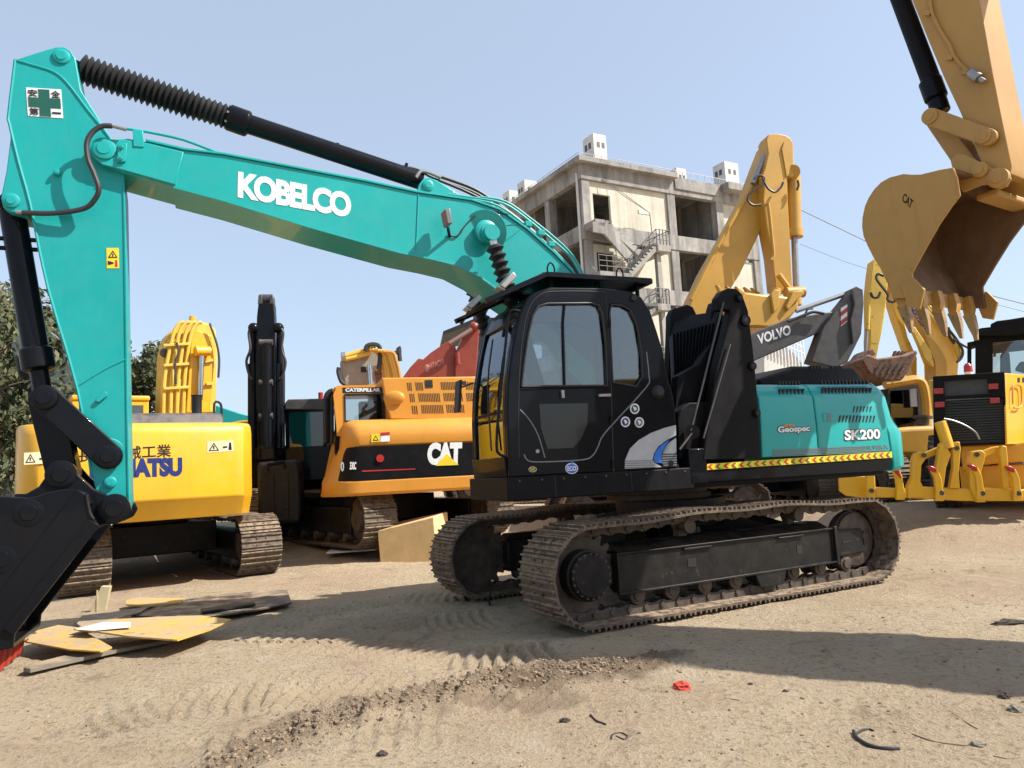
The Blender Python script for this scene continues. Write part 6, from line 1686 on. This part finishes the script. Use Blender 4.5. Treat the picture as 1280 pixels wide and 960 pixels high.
# cab
cv = 1.5
cu0 = u(1222, 450, cv); cu1 = u(1345, 450, cv); cz0 = 1.9; cz1 = zf(1250, 404, cv)
b = MB()
pp = GR.tr([(1219, 500), (1219, 413), (1226, 410), (1360, 395), (1360, 500)], cv)
b.plate(GR, pp, [GR.tr([(1241, 497), (1241, 428), (1275, 425), (1345, 420), (1345, 495)], cv)], cv, cv+.08); b.build('cab', M['black_matt'], gr, bevel=.01)
b = MB(); b.box(GR, cu0, cu0+.1, cv+.08, cv+1.5, 1.3, cz1-.1); b.box(GR, cu0, cu1, cv+1.5, cv+1.58, 1.3, 2.2); b.box(GR, cu0, cu1, cv+1.5, cv+1.58, cz1-.35, cz1-.1); b.box(GR, cu1-.1, cu1, cv+.1, cv+1.5, 1.3, cz1-.1); b.build('cab_post', M['black_matt'], gr)
b = MB(); b.prism(GR, GR.tr([(1215, 419), (1215, 414), (1238, 411), (1238, 405), (1246, 401), (1262, 399), (1280, 396), (1365, 388), (1365, 412), (1240, 420)], cv-.2), cv-.2, cv+1.7); b.build('cab_roof', M['black_matt'], gr, bevel=.02)
b = MB(); b.prism(GR, GR.tr([(1241, 497), (1241, 428), (1275, 425), (1345, 420), (1345, 495)], cv+.03), cv+.03, cv+.038); b.build('rear_window', M['glass'], gr)
b = MB(); b.prism(GR, GR.tr([(1209, 456), (1209, 428), (1219, 426), (1219, 431), (1213, 433), (1213, 456)], cv), cv, cv+.5); b.build('mirror', M['black_matt'], gr, bevel=.006)
b = MB(); b.prism(GR, GR.tr([(1250, 470), (1250, 444), (1256, 437), (1262, 441), (1264, 470)], cv+.4), cv+.4, cv+.7); b.prism(GR, GR.tr([(1268, 462), (1275, 452), (1300, 450), (1300, 470)], cv+.6), cv+.6, cv+.9); b.build('seat', M['seatfab'], gr, bevel=.03)
b = MB(); b.tube([GR.W(x, y, cv+.3) for x, y in ((1243, 446), (1246, 434), (1262, 429), (1276, 428))], .02, 6, 3); b.build('steering_wheel', M['rubber'], gr)
b = MB(); p = GR.W(1211, 468, .4); b.cyl(p-Vector((0, 0, .12)), p+Vector((0, 0, .04)), .06); bcn = b.build('beacon_base', M['white'], gr)
b = MB(); b.lathe(p+Vector((0, 0, .04)), p+Vector((0, 0, .18)), [(0, .065), (.7, .06), (1, .03)], 16); b.build('beacon', M['redlens'], bcn)
# tyres
tyre = paint('tyre_rubber', (.018, .017, .017), .8, .5)
def wheel(F, u_, v_, z_, r, w_):
    b = MB(); b.lathe(F.w(u_-w_/2, v_, z_), F.w(u_+w_/2, v_, z_), [(0, r*.55), (0, r*.85), (.12, r*.97), (.2, r), (.8, r), (.88, r*.97), (1, r*.85), (1, r*.55)], 40)
    for k in range(26):
        a = 2*PI*k/26
        for s in (-1, 1):
            c0 = F.w(u_+s*w_*.42, v_+math.cos(a)*r, z_+math.sin(a)*r); c1 = F.w(u_+s*.02, v_+math.cos(a+.16)*r*1.01, z_+math.sin(a+.16)*r*1.01); b.bar(c0, c1, .05, .05)
    w = b.build('wheel', tyre, gr)
    b = MB(); b.lathe(F.w(u_-w_/2+.03, v_, z_), F.w(u_+w_/2-.03, v_, z_), [(0, .02), (0, r*.3), (.1, r*.5), (.12, r*.57), (.9, r*.57), (1, r*.3), (1, .02)], 24); b.build('rim', M['kyellow'], w)
wheel(GR, -.62, 1.35, 1.02, .62, .40); wheel(GR, 1.3, 1.35, 1.02, .62, .40); wheel(GR, -.62, 2.75, 1.02, .62, .40); wheel(GR, 1.3, 2.75, 1.02, .62, .40)
# moldboard seen past the ripper on the left
bf = GP
b = MB(); q = GP.tr(K4([(30, 738), (185, 738), (188, 800), (160, 835), (60, 822), (32, 800)]), -.1); b.prism(GP, q, -.1, -.04); b.build('blade', M['kyellow'], gr, bevel=.012)
# ripper: cross beam, shanks, arms and ram
vR = -.35
b = MB(); b.prism(GP, GP.tr(K4([(185, 785), (300, 790), (420, 785), (560, 790), (700, 790), (830, 795), (900, 795), (900, 840), (830, 845), (560, 845), (300, 830), (185, 830)]), vR), vR, vR+.25); rp = b.build('ripper_beam', M['kyellow'], gr, bevel=.02)
def rpoly(pts, v, t, name='ripper_arm', m='kyellow', par=None):
    b = MB(); b.prism(GP, GP.tr(K4(pts), v), v, v+t); return b.build(name, M[m], par or gr, bevel=.012)
def shank(x0, y0, tip):
    rpoly([(x0, y0+10), (x0+8, y0), (x0+28, y0+2), (x0+45, y0+40), (x0+52, y0+90), (x0+60, y0+110), (x0+56, y0+140), (x0+18, y0+140), (x0+20, y0+90), (x0+14, y0+40)], vR-.06, .07, 'ripper_shank')
    if tip:
        rpoly([(x0-14, y0-10), (x0+2, y0-12), (x0+26, y0+0), (x0+24, y0+18), (x0+6, y0+14)], vR-.08, .09, 'shank_tip', 'redlens')
rpoly([(148, 718), (170, 715), (185, 740), (188, 835), (150, 835)], vR-.04, .10, 'ripper_arm')
shank(258, 700, False); shank(425, 705, True); shank(600, 700, True); shank(760, 705, True)
rpoly([(262, 712), (275, 700), (290, 712), (300, 750), (280, 730)], vR-.09, .05, 'shank_tip', 'redlens')
rpoly([(345, 665), (358, 640), (380, 632), (402, 640), (405, 660), (385, 690), (380, 760), (395, 790), (395, 830), (325, 830), (325, 780), (345, 740)], vR-.02, .12)
rpoly([(375, 650), (460, 612), (480, 618), (478, 635), (400, 665)], vR+.1, .12)
rpoly([(455, 650), (462, 600), (480, 590), (492, 610), (512, 645), (490, 700), (480, 785), (450, 785), (445, 700)], vR-.05, .10)
rpoly([(505, 790), (520, 700), (518, 620), (530, 590), (548, 590), (553, 620), (545, 720), (550, 790)], vR-.05, .10)
rpoly([(590, 660), (600, 632), (640, 625), (660, 640), (655, 670), (640, 720), (650, 790), (660, 850), (620, 850), (590, 780)], vR-.04, .12)
rpoly([(620, 640), (690, 612), (740, 606), (748, 622), (650, 660)], vR+.08, .10)
rpoly([(720, 620), (730, 606), (750, 610), (758, 700), (760, 790), (735, 790)], vR-.02, .10)
b = MB(); b.cyl(GP.W(*K4([(463, 505)])[0], vR+.05), GP.W(*K4([(500, 620)])[0], vR+.0), .085, n=24); b.build('ripper_ram', M['kyellow'], gr, bevel=.008)
b = MB(); b.tube([GP.W(*K4([p])[0], vR) for p in ((480, 492), (520, 500), (570, 520), (615, 550), (632, 580))], .013, 6, 4); b.build('hydraulic_hose', M['steel'], gr)
for (x, y) in ((395, 648), (535, 618), (622, 645), (170, 800), (470, 810), (646, 812), (800, 812)):
    b = MB(); b.cyl(GP.W(*K4([(x, y)])[0], vR-.07), GP.W(*K4([(x, y)])[0], vR+.0), .035, n=14); b.build('ripper_pin', M['charcoal'], gr)
# ---- big tan bucket and stick reaching in from the right
BF2 = Frame(4.78, 8.15, -56)
bc = thing('excavator', BF2.w(5.5, 0, 0), BF2.a, 'tan excavator reaching in from the right edge with its raised toothed bucket', 'excavator')
VN, VFr = -.78, .78
sidep = K3([(630, 38), (560, 50), (460, 75), (415, 76), (370, 72), (300, 90), (255, 115), (220, 150), (190, 195), (170, 240), (157, 300), (155, 350), (163, 400), (185, 450), (215, 510), (250, 565), (285, 640), (320, 715), (430, 715), (415, 590), (480, 470), (560, 330), (625, 235), (665, 185), (650, 95)])
SPn = BF2.tr(sidep, VN)
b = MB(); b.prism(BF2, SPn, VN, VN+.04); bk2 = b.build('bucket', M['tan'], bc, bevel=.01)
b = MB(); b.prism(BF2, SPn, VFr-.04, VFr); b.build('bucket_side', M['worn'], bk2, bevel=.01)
cs = sum((Vector(p) for p in SPn), Vector((0, 0)))/len(SPn)
wr_ = SPn[0:18]
def ins3(p, k=.035): return tuple(Vector(p)+(cs-Vector(p)).normalized()*k)
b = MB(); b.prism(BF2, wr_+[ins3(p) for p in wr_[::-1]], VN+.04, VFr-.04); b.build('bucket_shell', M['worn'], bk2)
b = MB()
l0, l1 = Vector(SPn[17]), Vector(SPn[18])
lipd = (l1-l0)
b.prism(BF2, [tuple(l0+Vector((-.02, .12))), tuple(l0+Vector((-.005, -.03))), tuple(l0+Vector((.04, -.03))), tuple(l0+Vector((.03, .12)))], VN-.01, VFr+.01); b.build('cutting_edge', M['tan'], bk2, bevel=.006)
for k in range(5):
    va = VN+.02+k*(VFr-VN-.16)/4
    T = lambda du_, dz: (l0.x+du_, l0.y+dz)
    b = MB(); b.prism(BF2, [T(.0, .10), T(.10, .12), T(.12, -.02), T(.09, -.14), T(.02, -.12)], va+.01, va+.11); ad = b.build('tooth_adapter', M['tan'], bk2, bevel=.005)
    b = MB(); p0 = BF2.w(*(lambda q: (q[0], va+.06, q[1]))(T(.06, -.10)));
    b.skin([[BF2.w(T(.0, 0)[0]+a, va+.06+c, l0.y-.10) for a, c in ((0, -.045), (.11, -.045), (.11, .045), (0, .045))],
            [BF2.w(T(.0, 0)[0]+a+.04, va+.06+c, l0.y-.24) for a, c in ((0, -.036), (.085, -.036), (.085, .036), (0, .036))],
            [BF2.w(T(.0, 0)[0]+a+.09, va+.06+c, l0.y-.40) for a, c in ((0, -.018), (.03, -.018), (.03, .018), (0, .018))]])
    b.build('tooth', M['tooth'], ad, bevel=.004)
for vv in (VN-.03, VFr-.01):
    b = MB(); q = [(l1.x+a, l1.y+c) for a, c in ((-.12, .16), (.02, .20), (.12, .05), (.05, -.14), (-.06, -.10))]; b.prism(BF2, q, vv, vv+.04); b.build('side_cutter', M['tan'], bk2, bevel=.008)
rib(K3([(628, 45), (650, 95), (662, 180)]), .012, VN-.002, bk2, M['tan'], F=BF2, name='weld_seam', sm=2)
rib(K3([(300, 640), (345, 600), (415, 600)]), .008, VN-.002, bk2, M['tan'], F=BF2, name='weld_seam', sm=2)
b = MB(); b.prism(BF2, BF2.tr(K3([(285, 600), (400, 560), (418, 600), (432, 720), (318, 722)]), VN-.014), VN-.014, VN-.001); b.build('wear_plate', M['tan'], bk2, bevel=.004)
text(BF2, VN, 'CAT', *K3([(365, 212), (412, 255), (378, 170)]), M['black_matt'], bk2, off=.01)
# stick: near face in shade, right face in sun
K2 = lambda pts: [(1040+x/4, y/4) for x, y in pts]
VS0, VS1 = -.26, .26
stp = K2([(335, -400), (395, -10), (480, 200), (560, 390), (640, 560), (700, 700), (740, 800), (770, 850), (830, 880), (890, 870), (897, 830), (850, 600), (800, 350), (765, 150), (735, 0), (660, -400)])
b = MB(); b.prism(BF2, BF2.tr(stp, VS0), VS0, VS1); stk = b.build('arm', M['tan'], bc, bevel=.01)
b = MB(); b.tube([BF2.W(*K2([p])[0], VS0-.03) for p in ((485, -40), (500, 60), (540, 150), (590, 230), (610, 280), (650, 330), (680, 355))], .018, 8, 3); b.build('hydraulic_pipe', M['tan'], stk)
b = MB(); b.cyl(BF2.W(*K2([(690, 362)])[0], VS0-.06), BF2.W(*K2([(735, 392)])[0], VS0-.06), .05); b.cyl(BF2.W(*K2([(735, 392)])[0], VS0-.06), BF2.W(*K2([(762, 408)])[0], VS0-.06), .025); b.build('valve', M['steel'], stk, bevel=.006)
for x, y in ((480, 66), (592, 288), (668, 360)):
    b = MB(); b.bar(BF2.W(*K2([(x-14, y)])[0], VS0-.02), BF2.W(*K2([(x+14, y)])[0], VS0-.02), .04, .05); b.build('pipe_clamp', M['tan'], stk)
b = MB(); b.cyl(BF2.W(*K2([(230, -300)])[0], 0), BF2.W(*K2([(500, 415)])[0], 0), .10, n=28); cy = b.build('bucket_cylinder', M['black_matt'], bc)
b = MB(); b.lathe(BF2.W(*K2([(490, 405)])[0], 0), BF2.W(*K2([(525, 500)])[0], 0), [(0, .12), (.9, .12), (1, .09)], 28); b.cyl(BF2.W(*K2([(525, 500)])[0], 0), BF2.W(*K2([(545, 560)])[0], 0), .10); b.build('cylinder_head', M['black'], cy, bevel=.01)
for vv in (VS0-.09, VS1+.02):
    link([K2([(490, 582)])[0], K2([(775, 685)])[0]], (.09, .085), vv, vv+.06, 'side_link', M['tan'], bc, BF2)
link([K2([(510, 600)])[0], K2([(690, 850)])[0]], (.09, .10), -.16, .16, 'bucket_link', M['tan'], bc, BF2)
for (x, y, r) in ((490, 582, .085), (760, 682, .07), (740, 850, .08), (830, 890, .10)):
    boss(BF2, 1040+x/4, y/4, VS0-.09, r, .03, M['tan'], bc)
b = MB(); eq = K2([(600, 840), (590, 800), (620, 770), (660, 770), (720, 800), (800, 840), (870, 860), (890, 890), (870, 930), (830, 945), (780, 920), (740, 925), (650, 960), (620, 900)])
for vv in (VS0-.08, VS1+.03): b.prism(BF2, BF2.tr(eq, VS0-.08), vv, vv+.05)
b.build('bucket_ears', M['tan'], bk2, bevel=.01)
b = MB(); q = SPn[0]; b.box(BF2, q[0]-.12, q[0]+.10, -.1, VFr-.04, q[1]-.20, q[1]-.13); b.build('bucket_top', M['tan'], bk2, bevel=.02)
# the rest of the machine, outside the picture: boom, house, tracks
tp = BF2.uz(*K2([(500, -400)])[0], 0)
b = MB(); b.prism(BF2, [(tp[0]-.1, tp[1]-.5), (tp[0]-.35, tp[1]+.3), (tp[0]+.1, tp[1]+.8), (tp[0]+2.8, tp[1]+.8), (tp[0]+6.4, 2.2), (tp[0]+5.6, 1.5), (tp[0]+2.1, tp[1]-.5)], -.34, .50); b.build('boom', M['tan'], bc, bevel=.02)  # unseen boom built fatter than a real one, to widen its ground shadow
b = MB(); b.box(BF2, tp[0]+5.2, tp[0]+8.6, -1.4, 1.4, 1.2, 2.4); b.box(BF2, tp[0]+5.3, tp[0]+6.9, -1.4, -.4, 2.41, 3.1); b.build('house', M['tan'], bc, bevel=.06)
c_ = BF2.w(tp[0]+6.4, 0, 0); under(Frame(c_.x, c_.y, -60), bc, -2, 2, .45, 2.6, .6, 0, M['track'], 40)
# ================================================================== things on the ground
stone = paint('yellow_stone', (.80, .55, .26), .85, .2, dark=.8, scale=2.5)
def gpt(x, y, z=0): 
    # march the sight line down to the modelled ground
    d = ray(x, y); t = 1.0
    for k in range(4000):
        P = Vector((0, 0, EYE))+d*t
        if P.z <= gz(P.x, P.y)+z: break
        t += .01
    return P
# stone block
Y0 = 12.9
B0 = Frame(at(510, 690, Y0).x, Y0, -6)
zb_ = gz(B0.o.x, B0.o.y)
bl = thing('stone_block', (B0.o.x, B0.o.y, zb_), B0.a, 'sawn yellow sandstone block lying on the dirt before the orange yellow excavator', 'block')
A = B0.tr([(474, 662), (476, 693), (547, 690), (545, 645)], 0)
zq = zb_-.03
b = MB(); u0_, u1_ = A[0][0], A[2][0]
b.skin([[B0.w(u0_, 0, zq), B0.w(u1_, -.05, zq), B0.w(u1_+.05, .75, zq), B0.w(u0_+.1, .8, zq)],
        [B0.w(u0_-.03, -.02, A[0][1]-.02), B0.w(u1_-.03, -.04, A[3][1]), B0.w(u1_+.05, .75, A[3][1]+.03), B0.w(u0_+.1, .8, A[0][1]+.07)]])
b.build('block_body', stone, bl, bevel=.02, seg=2)
# striped board next to it
P0 = gpt(440, 690); 
st_ = thing('striped_board', (P0.x, P0.y, P0.z), R(10), 'flat white board with yellow stripes lying left of the sandstone block', 'board')
SB = Frame(P0.x, P0.y, 4)
def flat(px, z, t, m, name, parent, F=SB):
    q = [gpt(x, y) for x, y in px]; zz = max(p.z for p in q)+z
    b = MB(); b.skin([[Vector((p.x, p.y, zz)) for p in q], [Vector((p.x, p.y, zz+t)) for p in q]]); return b.build(name, m, parent, bevel=.003)
zz = 0
flat([(408, 699), (415, 689), (476, 684), (470, 694)], .01, .03, M['white'], 'board', st_)
flat([(409, 697.5), (415, 690), (427, 689), (420, 697)], .041, .004, M['yellowvinyl'], 'stripe', st_); flat([(448, 694), (455, 687), (468, 686), (461, 694)], .041, .004, M['yellowvinyl'], 'stripe', st_)
# heap of bent steel plates at the left
plY = paint('scuffed_yellow_plate', (.62, .38, .06), .55, .7, wear=.12, wearc=(.16, .09, .04), scale=.7)
plB = paint('oily_black_plate', (.025, .024, .024), .45, .5, wear=.1, wearc=(.2, .15, .1), scale=.7)
plG = paint('muddy_grey_plate', (.16, .14, .11), .6, .6, wear=.15, scale=.7)
pc3 = lambda pts: [(x/3.4286, 580+y/3.4286) for x, y in pts]
def sheet(px, zs, t, m, name, label, group='loose steel plates heaped on the ground'):
    q = []
    for (x, y), z in zip(pc3(px), zs):
        d = ray(x, y); zt = z+.02
        tt = (zt-EYE)/d.z; q.append(Vector((0, 0, EYE))+d*tt)
    c = sum(q, Vector((0, 0, 0)))/len(q)
    # slightly bowed sheet: fan with a raised centre
    b = MB(); bm = b.bm
    lo = [bm.verts.new(p) for p in q]; hi = [bm.verts.new(p+Vector((0, 0, t))) for p in q]
    cl = bm.verts.new(c-Vector((0, 0, .008))); chh = bm.verts.new(c+Vector((0, 0, t-.008)))
    n = len(q)
    for i in range(n):
        j = (i+1) % n; bm.faces.new((lo[i], lo[j], hi[j], hi[i])); bm.faces.new((hi[i], hi[j], chh)); bm.faces.new((lo[j], lo[i], cl))
    o = b.build(name, m, sharp=50); tag(o, label, 'plate', group); return o
sheet([(330, 690), (350, 655), (480, 640), (640, 615), (600, 640), (540, 655), (440, 690), (350, 705)], [.06]*8, .015, plG, 'steel_plate', 'grey buckled plate at the back of the heap')
sheet([(540, 590), (600, 578), (790, 582), (780, 598), (640, 612), (540, 608)], [.05]*6, .02, plY, 'steel_plate', 'narrow yellow plate at the far edge of the heap')
sheet([(560, 655), (700, 610), (850, 575), (1100, 552), (1230, 545), (1250, 600), (1100, 630), (900, 660), (720, 665)], [.03]*9, .018, plB, 'steel_plate', 'long oily black plate on the right side of the heap')
sheet([(860, 628), (1090, 598), (1096, 606), (866, 640)], [.06]*4, .02, M['rubber'], 'steel_strip', 'thin black strip on top of the oily black plate')
sheet([(105, 765), (160, 718), (250, 695), (330, 705), (480, 790), (430, 808), (300, 800)], [.10, .11, .12, .11, .09, .08, .08], .012, plY, 'steel_plate', 'yellow plate at the front left of the heap, bent up')
sheet([(100, 890), (120, 875), (420, 800), (700, 755), (740, 765), (480, 815), (130, 895)], [.01]*7, .03, plG, 'steel_plate', 'dull grey plate underneath at the front of the heap')
sheet([(315, 712), (470, 672), (700, 660), (860, 655), (990, 672), (900, 715), (760, 760), (560, 745), (420, 725)], [.15, .15, .14, .13, .12, .12, .12, .14, .15], .014, plY, 'steel_plate', 'largest yellow plate lying on top of the heap')
sheet([(320, 710), (440, 680), (560, 678), (560, 700), (400, 716)], [.172]*5, .004, M['white'], 'paint_sheet', 'whitish torn sheet on the largest yellow plate')
# post stub
p = gpt(*pc3([(425, 632)])[0]); F_ = Frame(p.x, p.y, 15, p.z)
ps = MB(); ps.skin([[F_.w(-.10, -.05, -.02), F_.w(.07, -.05, -.02), F_.w(.07, .05, -.02), F_.w(-.10, .05, -.02)], [F_.w(.03, -.05, .30), F_.w(.13, -.05, .29), F_.w(.13, .05, .29), F_.w(.03, .05, .30)]])
ps.box(F_, -.02, .0, -.058, -.05, .0, .26)
o = ps.build('wooden_post', plain('split_wood', (.50, .42, .25), .8), bevel=.01); tag(o, 'short split wooden post leaning at the back of the plate heap', 'post')
# red rag
rr = random.Random(5)
def crumple(px, py, r, h, m, name, label, cat, seed, squash=1.0):
    P = gpt(px, py); rg = random.Random(seed); b = MB(); res = bmesh.ops.create_icosphere(b.bm, subdivisions=3, radius=1)
    for v in res['verts']:
        k = 1+.45*noise.noise(v.co*2.3+Vector((seed, 0, 0)))+.18*noise.noise(v.co*6+Vector((0, seed, 0)))
        v.co = Vector((v.co.x*r*k, v.co.y*r*squash*k, max(v.co.z, -.3)*h*k))+P+Vector((0, 0, h*.25))
    o = b.build(name, m, sharp=25); tag(o, label, cat); return o
crumple(852, 861, .055, .035, plain('red_rag', (.55, .05, .03), .8), 'rag', 'crumpled red rag on the dirt', 'rag', 5, .7)
sm = plain('grey_stone', (.22, .18, .14), .9); dm = plain('dark_lump', (.06, .045, .035), .9)
grp = 'stones and lumps in the foreground'
for i, (x, y, r, m, lab) in enumerate(((1256, 872, .035, dm, 'dark stone near the right edge, the upper of two'), (1270, 889, .04, sm, 'grey green stone near the right edge, the lower of two'), (1222, 932, .03, sm, 'small grey stone beside dry twigs at the lower right'),
    (982, 865, .02, dm, 'dark pebble right of the red rag'), (938, 856, .018, dm, 'small dark pebble between the rag and the dark pebble'), (796, 891, .014, sm, 'tiny grey pebble left below the red rag'),
    (478, 944, .03, dm, 'dark stone at the bottom of the picture left of centre'), (706, 902, .028, dm, 'dark clod left of the black ring of wire'), (1032, 815, .03, sm, 'stone lump in the broad shadow on the right'))):
    o = crumple(x, y, r, r*.6, m, 'stone', lab, 'stone', 20+i, .8); o['group'] = grp
# big dark lump strip at right
o = crumple(1262, 780, .13, .03, dm, 'dirt_lump', 'flat dark lump of dirt lying at the edge of the broad shadow', 'lump', 44, .35)
# black hose piece, curved
def groundtube(pts, r, m, name, label, cat, lift=0):
    P = [gpt(x, y)+Vector((0, 0, r+lift)) for x, y in pts]
    o = MB().tube(P, r, 8, 5).build(name, m); tag(o, label, cat); return o
groundtube([(1067, 916), (1072, 925), (1083, 932), (1098, 937), (1112, 938), (1124, 938)], .009, M['hose'], 'hose_piece', 'short curved piece of black hose on the dirt at the lower right', 'hose')
groundtube([(1069, 920), (1078, 914), (1086, 913), (1092, 915)], .006, M['hose'], 'wire_piece', 'short loop of black wire touching the black hose piece', 'wire')
groundtube([(764, 925), (766, 919), (776, 917), (784, 921), (780, 925), (770, 921)], .004, M['hose'], 'wire_piece', 'small bent ring of black wire left of the hose piece', 'wire')
groundtube([(738, 895), (745, 902), (757, 907)], .006, M['rubber'], 'rubber_strip', 'short dark rubber strip on the dirt near the lower centre', 'strip')
tw = plain('dry_twig', (.22, .15, .09), .9)
tg = 'dry twigs on the dirt'
for i, (pts, lab) in enumerate(((((1140, 918), (1170, 928), (1220, 934)), 'long dry twig running towards the small grey stone'), (((1188, 890), (1200, 878), (1212, 872)), 'dry twig under the two stones'), (((1190, 892), (1210, 905), (1222, 912)), 'forked dry twig above the small grey stone'), (((1242, 946), (1262, 950), (1275, 948)), 'short twig at the bottom right corner'), (((1044, 830), (1050, 836)), 'tiny stick in the lit dirt right of centre'), (((55, 905), (75, 893), (92, 892), (85, 900), (60, 905)), 'bent loop of dry wire grass at the lower left'), (((905, 873), (925, 876)), 'thin twig right of the red rag'))):
    o = groundtube(pts, .003, tw, 'twig', lab, 'twig'); o['group'] = tg
# curved scrap rim standing in the dirt by the front drive
P = gpt(613, 757); q = [(0, -.03), (-.015, .06), (.015, .15), (.07, .19)]
b = MB(); ring = [P+Vector((x_, 0, z_)) for x_, z_ in q]; sp2 = spline(ring, 4)
b.skin([[p+Vector((-.008, -.03, 0)), p+Vector((.008, -.03, 0)), p+Vector((.012, .05, 0)), p+Vector((-.004, .05, 0))] for p in sp2])
tag(b.build('bent_strip', M['black_dusty']), 'bent dark metal strip standing in the dirt between the two front track ends', 'scrap')
# ================================================================== light
w = bpy.data.worlds.new('World'); scene.world = w; w.use_nodes = True
nt = w.node_tree; bg = nt.nodes['Background']
sky = nt.nodes.new('ShaderNodeTexSky'); sky.sky_type = 'NISHITA'; sky.sun_disc = False
SUN_AZ, SUN_EL = R(100), R(46)
sky.sun_elevation = SUN_EL; sky.sun_rotation = SUN_AZ
sky.air_density = 1.0; sky.dust_density = 2.0; sky.ozone_density = 2.5
mx_ = nt.nodes.new('ShaderNodeMix'); mx_.data_type = 'RGBA'; mx_.inputs[0].default_value = .40   # thin bright haze over the whole sky
nt.links.new(sky.outputs[0], mx_.inputs[6]); mx_.inputs[7].default_value = (5.0, 5.7, 6.6, 1)
nt.links.new(mx_.outputs[2], bg.inputs[0]); bg.inputs[1].default_value = .105
sd = bpy.data.lights.new('sun', 'SUN'); sd.energy = 4.7; sd.angle = R(.5); sd.color = (1, .95, .87)
so = bpy.data.objects.new('sun', sd); col.objects.link(so)
sv = Vector((math.sin(SUN_AZ)*math.cos(SUN_EL), math.cos(SUN_AZ)*math.cos(SUN_EL), math.sin(SUN_EL)))
so.rotation_euler = sv.to_track_quat('Z', 'Y').to_euler(); so.location = (20, -10, 30)
vs = scene.view_settings
vs.view_transform = 'Standard'; vs.look = 'None'; vs.exposure = 0.80; vs.gamma = 1; vs.use_curve_mapping = False
scene.render.resolution_x = 1024; scene.render.resolution_y = 768
